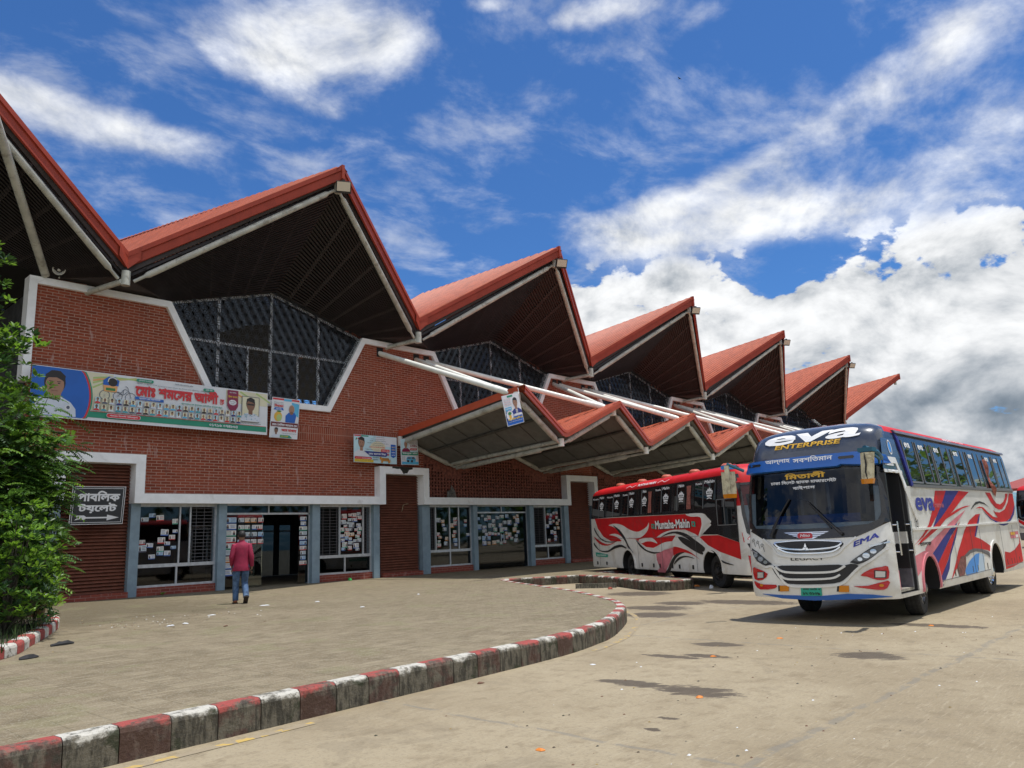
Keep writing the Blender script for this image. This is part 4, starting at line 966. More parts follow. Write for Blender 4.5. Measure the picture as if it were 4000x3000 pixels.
# low bushy shrubs in front
def shrub(nm, lab, loc, rx, ry, h_, n, mats, sz, seed):
    r2 = random.Random(seed); t_ = thing(nm, lab, 'shrub', loc, 0, 'shrubs in the planting bed'); m = MB(); s_ = MB()
    for k in range(n):
        a = r2.uniform(0, 6.28); q = sqrt(r2.random()); z = h_*r2.uniform(.08, 1)*(1-.35*q*q); o = Vector((cos(a)*rx*q, sin(a)*ry*q, z))
        if k % 7 == 0: s_.path([(0, 0, 0), o*.5+Vector((0, 0, .06)), o], [.014, .01, .004], 5, 'bark')
        spray(m, o, (cos(a)*.4, sin(a)*.4, .5), 8, r2, r2.choice(mats), sz)
    s_.build('stem', t_, False); m.build('foliage', t_, False)
shrub('leafy_shrub', 'bright green bushy shrub in front of the feathery tree', (-4.55, -9.9, .1), .70, .8, 2.3, 520, ['leaf_bright', 'leaf_mid', 'leaf_bright', 'leaf_dark'], .10, 4)
shrub('leafy_shrub', 'dark low shrub near the kerb beside the dry stalks', (-4.2, -8.3, .1), .60, .6, 1.5, 260, ['leaf_mid', 'leaf_dark', 'leaf_dark'], .09, 5)
# dry banana-like stalk wrapped in dead leaves
ds = thing('dry_stalk', 'withered pale stalk hung with dead strips of leaf by the kerb', 'plant', (-3.72, -8.75, .1)); m = MB(); rr = random.Random(8)
m.path([(0, 0, 0), (.02, .01, .4), (-.02, 0, .85)], [.055, .05, .045], 9, 'dry_stem'); m.path([(.05, .05, .5), (.12, .06, .95), (.22, .08, 1.22)], [.014, .013, .01], 6, 'lamp_black'); m.path([(.12, .06, .95), (-.06, .1, 1.05)], [.01, .006], 5, 'lamp_black'); m.build('stem', ds, False)
m = MB()
for k in range(34):
    a = rr.uniform(0, 6.28); z = rr.uniform(.35, .9); r_ = .06; l_ = rr.uniform(.25, .6); w_ = rr.uniform(.012, .03); o = Vector((cos(a)*r_, sin(a)*r_, z)); s_ = Vector((-sin(a), cos(a), 0))*w_
    p1 = o+Vector((cos(a)*.07, sin(a)*.07, .02)); p2 = o+Vector((cos(a)*(.08+rr.uniform(0, .08)), sin(a)*.1, -l_))
    m.add([o-s_, o+s_, p1+s_, p1-s_, p2+s_*.4, p2-s_*.4], ((0, 1, 2, 3), (3, 2, 4, 5)), rr.choice(['leaf_dry', 'dry_stem', 'leaf_dry']))
m.build('dead_leaves', ds, False)
pm('ochre_cloth', (.42, .22, .035), .8, var=.25, sc=9)
m = MB(); nx = 14
a, b = Vector((-3.95, -8.85, .86)), Vector((-5.6, -10.0, .42)); vs = []
for k in range(nx+1):
    t = k/nx; top = a.lerp(b, t)-Vector((0, 0, .22*sin(pi*t))); h_ = .05+.16*sin(pi*min(1, t*1.3))**2+.03*sin(k*2.3)
    vs += [top+Vector((.03*sin(k*1.7), .03*cos(k*1.3), 0)), top-Vector((.02*sin(k), .03, h_*.5)), top-Vector((0, .03*sin(k*2.1), h_))]
m.add(vs, [(i*3+j, i*3+j+1, (i+1)*3+j+1, (i+1)*3+j) for i in range(nx) for j in range(2)], 'ochre_cloth', True)
tag(m.build('cloth_strip'), 'torn ochre cloth strip tied between the dry stalk and the shrubs', 'cloth')
# outlines measured on the two buses: front (across, up), near side and far side (along, up), metres
TF = {'black': [(-1.09,2.38),(-1.16,1.46),(-0.96,1.37),(-0.81,1.3),(-0.41,1.3),(0.16,1.28),(0.69,1.29),(0.92,1.39),(1.13,1.51),(1.11,2.2),(1.07,2.41),(-0.01,2.4)], 'glass': [(-1.07,2.37),(-1.08,1.89),(-1.07,1.56),(-1,1.49),(-0.26,1.44),(0.37,1.45),(0.87,1.5),(1,1.54),(1.04,1.63),(1.03,1.93),(1,2.37),(-0,2.38)], 'visor': [(-1.16,2.39),(-1.11,2.54),(-0.96,2.54),(-0.09,2.57),(0.74,2.57),(0.83,2.54),(0.83,2.37),(0.54,2.4),(0.48,2.37),(-0.09,2.38),(-1.02,2.38)], 'eva': [(-0.84,2.89),(0.77,2.88)], 'enterprise': [(-0.58,2.77),(0.51,2.76),(0.5,2.83)], 'allah': [(-0.69,2.5),(0.42,2.49),(0.41,2.57)], 'mitali': [(-0.4,2.26),(0.27,2.24),(0.27,2.35)], 'dhaka': [(-0.65,2.17),(0.44,2.16),(0.44,2.22)], 'bypass': [(-0.27,2.07),(0.1,2.06),(0.1,2.12)], 'wing': [(-0.44,1.39),(-0.22,1.39),(0.04,1.39),(0.29,1.39),(0.04,1.28),(-0.17,1.29)], 'hino': [(-0.21,1.36),(-0.18,1.38),(0.01,1.37),(0.03,1.35),(0.03,1.3),(0.01,1.29),(-0.18,1.29),(-0.21,1.31)], 'grille': [(-0.62,1.23),(-0.26,1.25),(0.16,1.25),(0.48,1.22),(0.46,1.15),(0.31,1.08),(-0.06,1.06),(-0.38,1.08),(-0.55,1.15)], 'gbar1': [(-0.61,1.23),(-0.48,1.15),(-0.06,1.12),(0.36,1.15),(0.48,1.21)], 'gbar2': [(-0.55,1.15),(-0.38,1.08),(-0.06,1.06),(0.31,1.08),(0.45,1.15)], 'star': [(-0.08,1.21),(-0.08,1.14),(-0.16,1.09),(-0.01,1.08)], 'legacy': [(-0.34,0.96),(0.19,0.97),(0.19,1.02)], 'headR': [(-1.06,1.16),(-0.94,1.1),(-0.67,0.9),(-0.79,0.88),(-0.95,0.94),(-1.03,1.04)], 'headL': [(0.57,0.92),(0.65,0.98),(0.85,1.11),(1.09,1.24),(1.07,1.15),(1,1.05),(0.83,0.94),(0.68,0.89)], 'mouth': [(-0.69,0.88),(-0.59,0.86),(-0.51,0.88),(0.01,0.88),(0.4,0.89),(0.47,0.87),(0.58,0.9),(0.69,0.87),(0.58,0.77),(0.45,0.66),(0.3,0.61),(-0.1,0.59),(-0.45,0.6),(-0.55,0.65),(-0.64,0.76)], 'mbar1': [(-0.61,0.86),(-0.45,0.78),(-0,0.77),(0.33,0.79),(0.5,0.87)], 'mbar2': [(-0.54,0.73),(-0.42,0.67),(-0.01,0.67),(0.29,0.69),(0.41,0.74)], 'hline': [(-0.81,1.3),(-0.65,1.17),(-0.52,1.04),(-0.06,1),(0.35,1.03),(0.52,1.16),(0.69,1.29)], 'fogRu': [(-1.06,0.84),(-0.96,0.83),(-0.77,0.75),(-0.88,0.65),(-1.04,0.66)], 'fogRl': [(-1.05,0.63),(-0.9,0.58),(-0.64,0.58),(-0.67,0.52),(-0.94,0.5),(-1.03,0.56)], 'lampR': [(-0.95,0.77),(-0.84,0.77),(-0.85,0.69),(-0.96,0.68)], 'fogLu': [(1.07,0.85),(1.06,0.68),(0.92,0.66),(0.79,0.71),(0.7,0.73),(0.85,0.82),(1,0.85)], 'fogLl': [(0.58,0.57),(0.79,0.58),(1.05,0.65),(1.05,0.58),(0.99,0.52),(0.82,0.53)], 'lampL': [(0.91,0.79),(1.03,0.78),(1.02,0.7),(0.9,0.7)], 'ambR': [(-0.57,0.57),(-0.42,0.57),(-0.43,0.49),(-0.58,0.48)], 'ambL': [(0.38,0.58),(0.52,0.58),(0.51,0.49),(0.36,0.49)], 'plate': [(-0.22,0.56),(0.1,0.56),(0.09,0.43),(-0.24,0.42)], 'skirt': [(-0.92,0.43),(-0.53,0.42),(0.07,0.42),(0.48,0.46),(0.84,0.45),(1.07,0.42),(0.72,0.39),(-0.05,0.35),(-0.58,0.37)], 'ema': [(0.66,1.15),(1.01,1.29),(1,1.36)], 'stars': [(-1.02,1.28),(-0.93,1.25),(-0.84,1.2)], 'wip1': [(-0.64,1.34),(-0.51,1.62),(-0.32,1.92)], 'wip2': [(0.48,1.35),(0.26,1.57),(-0.02,1.86)], 'wip1b': [(-0.61,1.35),(-0.32,1.91)]}
TS = {'red1': [(-2.69,2),(-3.33,2.01),(-3.06,1.83),(-2.62,1.59),(-2.17,1.39),(-1.7,1.24),(-1.18,1.12),(-1.65,1.26),(-2.06,1.43),(-2.42,1.7)], 'blue1': [(-3.33,2.01),(-4.17,2.02),(-3.54,1.78),(-2.8,1.53),(-2.26,1.37),(-2.62,1.59),(-3.06,1.83)], 'red2': [(-4.17,2.02),(-4.88,2.01),(-4.22,1.84),(-3.64,1.66),(-3.09,1.51),(-2.58,1.36),(-1.81,1.2),(-1.33,1.11),(-1.55,1.19),(-2.23,1.36),(-2.8,1.53),(-3.54,1.78)], 'red3': [(-4.87,1.75),(-4.46,1.74),(-3.88,1.68),(-3.36,1.59),(-3.09,1.51),(-3.68,1.6),(-4.22,1.69)], 'pink': [(-4.47,1.67),(-3.82,1.55),(-3.28,1.44),(-2.61,1.28),(-1.91,1.12),(-1.68,1.04),(-2.04,0.96),(-2.52,1.1),(-3.03,1.25),(-3.57,1.39),(-4,1.52)], 'blue2': [(-3.75,1.43),(-3.23,1.33),(-2.7,1.17),(-2.07,0.96),(-2.26,0.78),(-2.76,1),(-3.25,1.22),(-3.62,1.34)], 'red4': [(-3.98,1.47),(-3.62,1.34),(-3.29,1.22),(-2.76,1),(-2.26,0.78),(-2.36,0.57),(-2.85,0.81),(-3.29,1.09),(-3.69,1.32)], 'blue3': [(-3.88,1.44),(-3.69,1.32),(-3.29,1.09),(-2.88,0.81),(-2.36,0.57),(-2.42,0.41),(-2.88,0.67),(-3.07,0.89),(-3.53,1.17)], 'red5': [(-5.46,1.59),(-5.13,1.58),(-4.61,1.47),(-4.17,1.29),(-3.92,1.14),(-3.56,0.93),(-3.31,0.75),(-2.89,0.47),(-3.13,0.57),(-3.54,0.74),(-3.92,0.85),(-4.39,0.93),(-5.02,0.93),(-5.64,0.88),(-5.96,0.82),(-6.03,0.93),(-5.64,1.02),(-5.22,1.11),(-4.83,1.16),(-5.02,1.32),(-5.32,1.5)], 'edge': [(-5.46,1.59),(-5.32,1.46),(-4.9,1.16),(-4.81,1.17),(-5.03,1.34),(-5.3,1.53)], 'arch': [(-3.92,0.85),(-4.3,0.93),(-4.66,0.95),(-5.2,0.92),(-5.68,0.85),(-5.92,0.76),(-5.87,0.69),(-5.59,0.78),(-5.16,0.86),(-4.72,0.89),(-4.35,0.87),(-4.07,0.82)], 'dome': [(-3.82,0.59),(-4.19,0.73),(-4.69,0.84),(-4.97,0.85),(-5.31,0.79),(-5.17,0.5),(-3.89,0.49)], 'dome2': [(-4.97,0.85),(-5.31,0.81),(-5.17,0.5),(-4.66,0.49)], 'hook': [(-6.14,2.02),(-6.56,2.02),(-6.71,1.9),(-6.96,1.8),(-7.28,1.78),(-7.61,1.84),(-7.85,1.94),(-7.88,2.02),(-8.14,2.02),(-8,1.91),(-7.73,1.78),(-7.38,1.68),(-7.1,1.67),(-6.8,1.71),(-6.5,1.82),(-6.27,1.95)], 'redR': [(-8.26,2.03),(-8.63,2.03),(-8.64,1.78),(-8.33,1.61),(-7.99,1.48),(-7.6,1.42),(-7.14,1.41),(-6.72,1.43),(-6.29,1.5),(-5.95,1.6),(-5.67,1.7),(-5.39,1.7),(-5.18,1.69),(-5.5,1.73),(-5.78,1.72),(-6.12,1.62),(-6.47,1.53),(-6.88,1.5),(-6.55,1.66),(-6.74,1.62),(-7.11,1.61),(-7.6,1.67),(-8.01,1.83)], 'purR': [(-8.64,1.78),(-8.66,1.7),(-8.41,1.56),(-8.09,1.45),(-7.67,1.35),(-7.31,1.33),(-6.99,1.35),(-6.7,1.4),(-6.23,1.48),(-5.66,1.67),(-5.9,1.6),(-6.33,1.48),(-6.82,1.42),(-7.36,1.4),(-7.85,1.44),(-8.23,1.56)], 'blackarch': [(-4.8,1.66),(-5,1.74),(-5.27,1.82),(-5.57,1.84),(-5.93,1.81),(-6.28,1.72),(-5.92,1.78),(-5.54,1.8),(-5.19,1.76)], 'redlow': [(-7.03,0.8),(-7.48,0.76),(-7.99,0.81),(-8.51,0.93),(-8.9,1.11),(-9.14,1.11),(-8.7,0.53),(-7.62,0.46),(-6.87,0.44)], 'rust': [(-3.67,0.84),(-4,0.85),(-3.95,0.68),(-3.73,0.51),(-3.41,0.51),(-3.34,0.66)], 'slots': [(-3.21,0.58),(-3.63,0.58),(-4.38,0.59),(-4.74,0.59),(-5.47,0.59),(-7.15,0.61),(-7.62,0.63),(-7.94,0.62)], 'fpink': [(-1.56,1.01),(-2.01,1.05),(-2.1,0.96),(-1.93,1.01),(-1.65,0.98),(-1.47,0.8),(-1.37,0.73),(-1.15,0.65),(-1.1,0.95)], 'evaT': [(-1.51,1.65),(-2.44,1.65),(-2.56,1.91)], 'entT': [(-2.45,1.65),(-3.02,1.66),(-3.12,1.86)], 'two': [(-1.45,1.44)], 'stamp': [(-1.41,1.09),(-2.06,1.09),(-2.1,1.17)], 'roofT': [(-4.42,3.02),(-5.56,3.02)], 'stick': [(-7.79,1.19),(-8.76,1.18),(-8.65,1.04),(-7.69,1.06)], 'win': [(-1.26,2.94),(-1.37,2.87),(-2.06,2.89),(-2.46,2.89),(-3.14,2.87),(-3.27,2.86),(-3.78,2.87),(-4.13,2.86),(-4.61,2.88),(-5.29,2.87),(-5.42,2.86),(-6.49,2.87),(-6.89,2.87),(-7.44,2.87),(-7.53,2.86),(-8.45,2.87)], 'winb': [(-1.45,2.09),(-1.96,2.09),(-2.16,2.1),(-2.87,2.1),(-3.02,2.1),(-4.12,2.11),(-4.37,2.11),(-5.26,2.11),(-5.44,2.1),(-6.32,2.1),(-7.38,2.1),(-7.5,2.1),(-8.37,2.1)], 'rail': [(-1.39,2.04),(-8.67,2.09),(-8.74,2.15)], 'belt': [(-1.21,1.34),(-8.67,1.41)], 'door': [(-0.21,2.25),(-0.25,0.46),(-1.14,0.48),(-1.02,2.3)], 'A1': [(-1.44,0.73),(-2.2,0.45)], 'A2': [(-5.74,0.49),(-6.76,0.43)], 'skirtb': [(-0.38,0.39),(-2.29,0.37),(-3.88,0.4),(-5.79,0.49),(-6.71,0.42),(-8.69,0.52)], 'curt': [(-6.61,2.66),(-6.68,2.32),(-6.85,2.11),(-7.16,2.09),(-7.06,1.95),(-6.85,1.96),(-6.66,2.21),(-6.55,2.47)], 'tail': [(-8.67,1.41),(-8.74,2.15),(-8.61,2.89)], 'sash': [(-1.01,2.92),(-1.22,2.95),(-1.43,2.06),(-1.25,2.07)], 'wpil': [(-0.32,2.54),(-0.91,2.54),(-1.07,2.08),(-1.58,1.58),(-1.52,1.54),(-1.35,1.6),(-0.88,2.04),(-0.85,2.47),(-0.29,2.47)]}
TW = {'band': [(-9.6,2.99),(-4.44,2.91),(-0.98,2.86),(-0.35,2.81),(-0.16,2.24),(-0.19,1.17),(-1.14,1.37),(-1.93,1.38),(-1.41,1.62),(-1.7,1.9),(-2.68,1.96),(-9.32,2.08)], 'red1': [(-9.33,2.05),(-2.71,1.95),(-1.94,1.86),(-1.92,1.56),(-2.13,1.33),(-2.31,1.4),(-2.85,1.53),(-3.39,1.54),(-4.08,1.45),(-4.58,1.33),(-3.81,1.37),(-3.42,1.38),(-3.67,1.21),(-4.19,1.16),(-4.87,1.03),(-5.37,1.06),(-5.8,1.2),(-6.05,1.3),(-6.67,1.34),(-7.26,1.24),(-8.02,1.26),(-8.63,1.41),(-9.09,1.7)], 'w1': [(-8.13,1.79),(-7.62,1.83),(-7.03,1.77),(-6.48,1.61),(-5.94,1.53),(-5.54,1.58),(-5.2,1.68),(-5.05,1.79),(-5.12,1.61),(-5.37,1.45),(-5.77,1.34),(-6.25,1.32),(-6.59,1.34),(-6.35,1.11),(-6.18,0.91),(-6.51,1),(-6.82,1.24),(-7.15,1.48),(-7.57,1.67),(-7.86,1.75)], 'k1': [(-7.78,1.78),(-7.27,1.63),(-6.87,1.38),(-6.63,1.12),(-6.32,0.88),(-6.46,0.88),(-6.77,1.12),(-7.06,1.37),(-7.43,1.6)], 'w2': [(-8.14,1.46),(-7.67,1.5),(-7.23,1.43),(-6.89,1.26),(-6.71,1.06),(-7.01,1.21),(-7.39,1.36),(-7.83,1.44)], 'w3': [(-5.85,1.28),(-5.32,1.33),(-4.88,1.32),(-4.57,1.16),(-4.96,1.22),(-5.34,1.22),(-5.67,1.17)], 'w4': [(-6.05,1.3),(-5.62,1.08),(-5.12,1),(-4.62,1.08),(-4.12,1.19),(-3.44,1.21),(-2.88,1.1),(-2.35,0.9),(-2.16,0.72),(-2.55,0.9),(-3.05,1.01),(-3.58,1.07),(-4.04,1.01),(-4.53,0.89),(-5.02,0.88),(-5.45,0.96),(-5.81,1.11)], 'k2': [(-6.05,1.29),(-5.75,1.06),(-5.32,0.92),(-4.83,0.86),(-4.41,0.91),(-4.83,0.91),(-5.32,0.97),(-5.68,1.11)], 'p2': [(-4.71,0.85),(-4.16,0.97),(-3.58,1.05),(-3.62,0.85),(-3.81,0.69),(-4.01,0.5),(-4.26,0.32),(-4.73,0.32)], 'red2': [(-3.58,1.06),(-3.05,1.01),(-2.6,0.9),(-2.16,0.72),(-2.56,0.85),(-3.06,0.91),(-3.51,0.85),(-3.62,0.81)], 'k3': [(-2.96,0.91),(-3.28,0.9),(-3.56,0.82),(-3.82,0.64),(-4.02,0.45),(-4.23,0.32),(-4.03,0.32),(-3.79,0.48),(-3.53,0.72),(-3.23,0.85)], 'k4': [(-3.66,0.56),(-3.41,0.74),(-3.08,0.81),(-2.72,0.8),(-2.43,0.74),(-2.88,0.78),(-3.26,0.72)], 'w5': [(-4.61,1.33),(-4.08,1.48),(-3.39,1.54),(-2.76,1.48),(-2.28,1.32),(-1.83,1.07),(-1.4,0.91),(-1.76,0.95),(-2.17,1.08),(-2.59,1.26),(-3.04,1.4),(-3.63,1.41),(-4.16,1.36)], 'k5': [(-4.33,1.34),(-3.85,1.46),(-3.29,1.49),(-2.77,1.41),(-2.34,1.25),(-1.84,1.03),(-2.05,0.93),(-2.46,1.15),(-2.89,1.33),(-3.41,1.43),(-3.86,1.41)], 'k6': [(-3.26,1.34),(-2.69,1.25),(-2,0.93),(-2.06,0.86),(-2.58,1),(-3.07,1.18)], 'red3': [(-1.93,1.35),(-1.12,1.35),(-0.19,1.16),(-0.18,0.75),(-1.12,0.93),(-1.69,1.1),(-2.08,1.31)], 'w6': [(-2.71,1.95),(-1.83,1.94),(-1.57,1.82),(-1.4,1.69),(-1.69,1.63),(-1.86,1.51),(-2.03,1.32),(-2.13,1.33),(-1.91,1.63),(-1.95,1.84),(-2.44,1.87)], 'k7': [(-9.42,1.74),(-8.96,1.41),(-8.34,1.25),(-7.48,1.25),(-8.02,1.21),(-8.73,1.28),(-9.28,1.54)], 'k8': [(-9.5,1.22),(-9.03,0.96),(-8.3,0.94),(-7.74,1.09),(-7.13,1.13),(-6.65,0.97),(-7.14,1.06),(-7.75,1),(-8.31,0.89),(-8.96,0.92),(-9.44,1.09)], 'r8': [(-9.47,1.42),(-9,1.17),(-8.28,1.11),(-7.56,1.24),(-8.27,1.15),(-8.9,1.25)], 'k9': [(-1.32,0.83),(-0.99,0.7),(-0.49,0.61),(-0.91,0.64),(-1.25,0.75)], 'mm': [(-4.61,1.57),(-2.52,1.56),(-2.5,1.79)], 'roofT': [(-5.85,2.98),(-4.71,2.95),(-4.79,3.02)], 'badge': [(-8.83,2.52),(-7.35,2.49),(-6.22,2.48),(-5.3,2.47),(-3.83,2.45),(-2.95,2.43),(-1.48,2.42)], 'badgew': [(-1.65,2.5),(-1.29,2.3)], 'wtxt': [(-8.09,2.84),(-7.14,2.8),(-6.71,2.8),(-6.17,2.79),(-5.33,2.79),(-4.32,2.76),(-3.83,2.77),(-2.93,2.76),(-1.95,2.73),(-1.5,2.75)], 'winx': [(-9.48,2.93),(-8.34,2.86),(-8.25,2.85),(-7.06,2.77),(-6.98,2.77),(-5.93,2.79),(-5.67,2.8),(-4.69,2.76),(-4.64,2.79),(-3.57,2.76),(-3.39,2.75),(-2.38,2.73),(-2.23,2.72),(-1.22,2.76)], 'dw': [(-1.06,2.25),(-0.24,2.25),(-0.2,1.61),(-1.08,1.59)], 'green': [(-9.38,0.88),(-8.32,0.81),(-8.34,0.72),(-9.36,0.74)], 'slots': [(-9.26,0.6),(-8.45,0.55),(-5.7,0.52),(-4.91,0.5),(-4.5,0.49),(-3.73,0.48),(-3.31,0.48),(-2.55,0.46)], 'flag': [(-2.43,1.74),(-2.24,1.57),(-4.86,1.76),(-4.67,1.55)], 'curt': [(-5.01,2.79),(-4.78,2.77),(-4.76,2.06),(-4.95,2.07),(-2.63,2.7),(-2.4,2.71),(-2.39,2.02),(-2.62,2.03)], 'A1': [(-2.26,0.28),(-1.28,0.28)], 'A2': [(-7.22,0.36),(-6.25,0.34)], 'sk': [(-9.51,0.43),(-5.92,0.34),(-2.29,0.28),(0.13,0.29)], 'mirror': [(-1.03,2.96),(-0.36,2.23)], 'pillar': [(-0.38,2.74),(-0.16,2.24),(-0.01,1.74)]}
# ================================================================== BUSES
pm('bus_white', (.76, .76, .73), .38, var=.05, sc=2.5, coat=.15, dirt=(.46, .42, .34), dsc=1.7, dlo=.50, dhi=.78, dmax=.42)
pm('bus_red', (.58, .014, .018), .5, spec=.25, var=.08, sc=3, dirt=(.36, .05, .05), dsc=2, dlo=.58, dhi=.8, dmax=.5)
pm('bus_pink', (.64, .20, .24), .5, var=.15, sc=3, spec=.25)
pm('bus_blue', (.028, .032, .22), .5, spec=.25, var=.1); pm('bus_sky', (.08, .30, .74), .5, spec=.25); pm('bus_skywhite', (.45, .62, .80), .4, coat=.2)
pm('visor_blue', (.010, .115, .46), .35, coat=.3); pm('bus_black', (.012, .012, .014), .25, coat=.4); pm('bus_dome', (.040, .050, .074), .22, coat=.6, var=.15, sc=2)
pm('bus_grey', (.16, .165, .17), .5); pm('bus_greypaint', (.10, .10, .12), .4, var=.2, sc=6); pm('rust', (.21, .085, .07), .85, var=.3, sc=14)
pm('chrome', (.72, .73, .75), .12, 1.0); pm('plastic_black', (.018, .018, .02), .45); pm('rubber', (.022, .022, .023), .85, var=.3, sc=20); pm('rim_steel', (.30, .30, .31), .4, .7, var=.25, sc=9, dirt=(.12, .09, .07), dsc=6, dlo=.5, dhi=.7, dmax=.6); pm('rim_dark', (.035, .033, .032), .6, .2)
pm('bus_pane', (.010, .012, .014), .015, spec=.9); pm('lens', (.62, .66, .70), .08, .6); pm('lens_dark', (.09, .095, .10), .12, .3); pm('amber', (.62, .22, .012), .2); pm('red_plastic', (.50, .012, .014), .25, coat=.4)
pm('plate_green', (.02, .36, .27), .5, var=.06); pm('text_black', (.012, .012, .014), .6); pm('text_white', (.82, .83, .84), .6); pm('text_yellow', (.72, .42, .04), .55); pm('text_blue', (.03, .045, .32), .5); pm('mirror_cream', (.60, .55, .38), .4, var=.12, sc=9, dirt=(.3, .25, .16), dsc=8, dlo=.55, dhi=.7, dmax=.7)
pm('arm_blue', (.012, .10, .16), .4); pm('arm_red', (.40, .02, .03), .4); pm('cab_dark', (.03, .03, .033), .8); pm('cab_blue', (.012, .07, .34), .5); pm('cloth_rust', (.30, .10, .075), .85, var=.3, sc=18); pm('seat_cloth', (.10, .06, .10), .9); pm('door_dark', (.020, .020, .022), .4); pm('tin', (.40, .38, .33), .5, .4, var=.3, sc=9)

def interp(t, z):
    if z <= t[0][0]: return t[0][1]
    for (a, b), (c, d_) in zip(t, t[1:]):
        if z <= c: return b+(d_-b)*(z-a)/(c-a)
    return t[-1][1]
XFP = [(.3, -.06), (.5, 0), (.9, 0), (1.2, -.03), (1.42, -.08), (2.35, -.24), (2.6, -.30), (2.8, -.37), (2.95, -.47), (3.05, -.60), (3.11, -.80), (3.15, -1.1), (3.17, -1.7)]
HWP = [(.3, 1.13), (.45, 1.16), (2.1, 1.16), (2.75, 1.08), (2.92, 1.05), (3.0, 1.0), (3.06, .90), (3.11, .74), (3.15, .52), (3.17, .25)]
AF, NF = .36, 3.2
class Bus:
    def __init__(s, length, shift=0.): s.L, s.sh = length, shift
    def hw(s, z): return interp(HWP, z)
    def xs(s, y, z):
        t = min(1., abs(y)/s.hw(z)); return interp(XFP, z)+s.sh-AF*(1-(1-t**NF)**(1/NF))
    def xr(s, y, z):
        t = min(1., abs(y)/s.hw(z)); lean = 0 if z < 1.3 else .06*(z-1.3)/1.6
        top = 0 if z < 2.85 else (z-2.85)*1.2
        return -s.L+lean+top+.2*(1-(1-t**4)**(1/4))
    def front(s, y, z, off=0.):
        e = .01; ny = -(s.xs(y+e, z)-s.xs(y-e, z))/(2*e); nz = -(s.xs(y, z+e)-s.xs(y, z-e))/(2*e)
        ny = max(-4, min(4, ny)); n = Vector((1, ny, nz)).normalized(); return Vector((s.xs(y, z), y, z))+n*off
    def side(s, sg): return lambda x, z, off=0.: Vector((x, sg*(s.hw(z)+off), z))
    def shell(s, matfn):
        zs = [.38, .45, .55, .75, 1.0, 1.2, 1.38, 1.6, 1.85, 2.05, 2.1, 2.3, 2.5, 2.62, 2.75, 2.85, 2.92, 2.96, 3.0, 3.03, 3.06, 3.085, 3.11, 3.13, 3.15, 3.165]
        tt = [-1, -.997, -.985, -.96, -.92, -.85, -.75, -.6, -.45, -.3, -.15, 0, .15, .3, .45, .6, .75, .85, .92, .96, .985, .997, 1]
        rows = []
        for z in zs:
            h_ = s.hw(z); r = [Vector((s.xs(t*h_, z), t*h_, z)) for t in tt]
            xa, xb = s.xs(h_, z), s.xr(h_, z); k = 12
            r += [Vector((xa+(xb-xa)*j/k, h_, z)) for j in range(1, k)]
            r += [Vector((s.xr(t*h_, z), t*h_, z)) for t in reversed(tt)]
            r += [Vector((xb+(xa-xb)*j/k, -h_, z)) for j in range(1, k)]
            rows.append(r)
        m = MB(); n = len(rows[0])
        for i in range(len(rows)-1):
            for j in range(n):
                q = [rows[i][j], rows[i][(j+1) % n], rows[i+1][(j+1) % n], rows[i+1][j]]; c = sum(q, Vector())/4
                m.add(q, ((0, 1, 2, 3),), matfn(c), True)
        m.add(rows[0], (tuple(reversed(range(n))),), 'plastic_black'); m.add(rows[-1], (tuple(range(n)),), matfn(Vector((-3, 0, 3.15))), True)
        return m
def drape(m, loops, fn, mat, off, thick=0., mx=.16):
    """flat outline laid on a curved skin: triangulated, split until small, mapped by fn(a, b, off)"""
    fl = [tuple(p) for l in loops for p in l]
    tris = [tuple(fl[i] for i in t) for t in tessellate_polygon([[Vector((p[0], p[1], 0)) for p in l] for l in loops])]
    dist = lambda a, b: sqrt((a[0]-b[0])**2+(a[1]-b[1])**2)
    out = []
    while tris:
        t = tris.pop(); e = max(range(3), key=lambda i: dist(t[i], t[(i+1) % 3]))
        if dist(t[e], t[(e+1) % 3]) > mx:
            a, b, c = t[e], t[(e+1) % 3], t[(e+2) % 3]; md = ((a[0]+b[0])/2, (a[1]+b[1])/2); tris += [(a, md, c), (md, b, c)]
        else: out.append(t)
    for t in out: m.add([fn(*p, off) for p in t], ((0, 1, 2),), mat, True)
    if thick:
        for l in loops:
            for i in range(len(l)):
                a, b = l[i-1], l[i]; n = max(1, int(dist(a, b)/mx+.99))
                for k in range(n):
                    p = (a[0]+(b[0]-a[0])*k/n, a[1]+(b[1]-a[1])*k/n); q = (a[0]+(b[0]-a[0])*(k+1)/n, a[1]+(b[1]-a[1])*(k+1)/n)
                    m.quad(fn(*p, off-thick), fn(*q, off-thick), fn(*q, off), fn(*p, off), mat)
def ribbon(m, pts, wd, fn, mat, off, thick=.01):
    pts = smooth(pts, 5) if len(pts) > 2 else pts
    a = offset_path(pts, wd/2); b = offset_path(pts, -wd/2); drape(m, [a+list(reversed(b))], fn, mat, off, thick, .2)
def sm(poly, n=4):
    c = list(poly)+[poly[0], poly[1]]; q = smooth([poly[-1]]+c, n); return q[n:n+len(poly)*n]
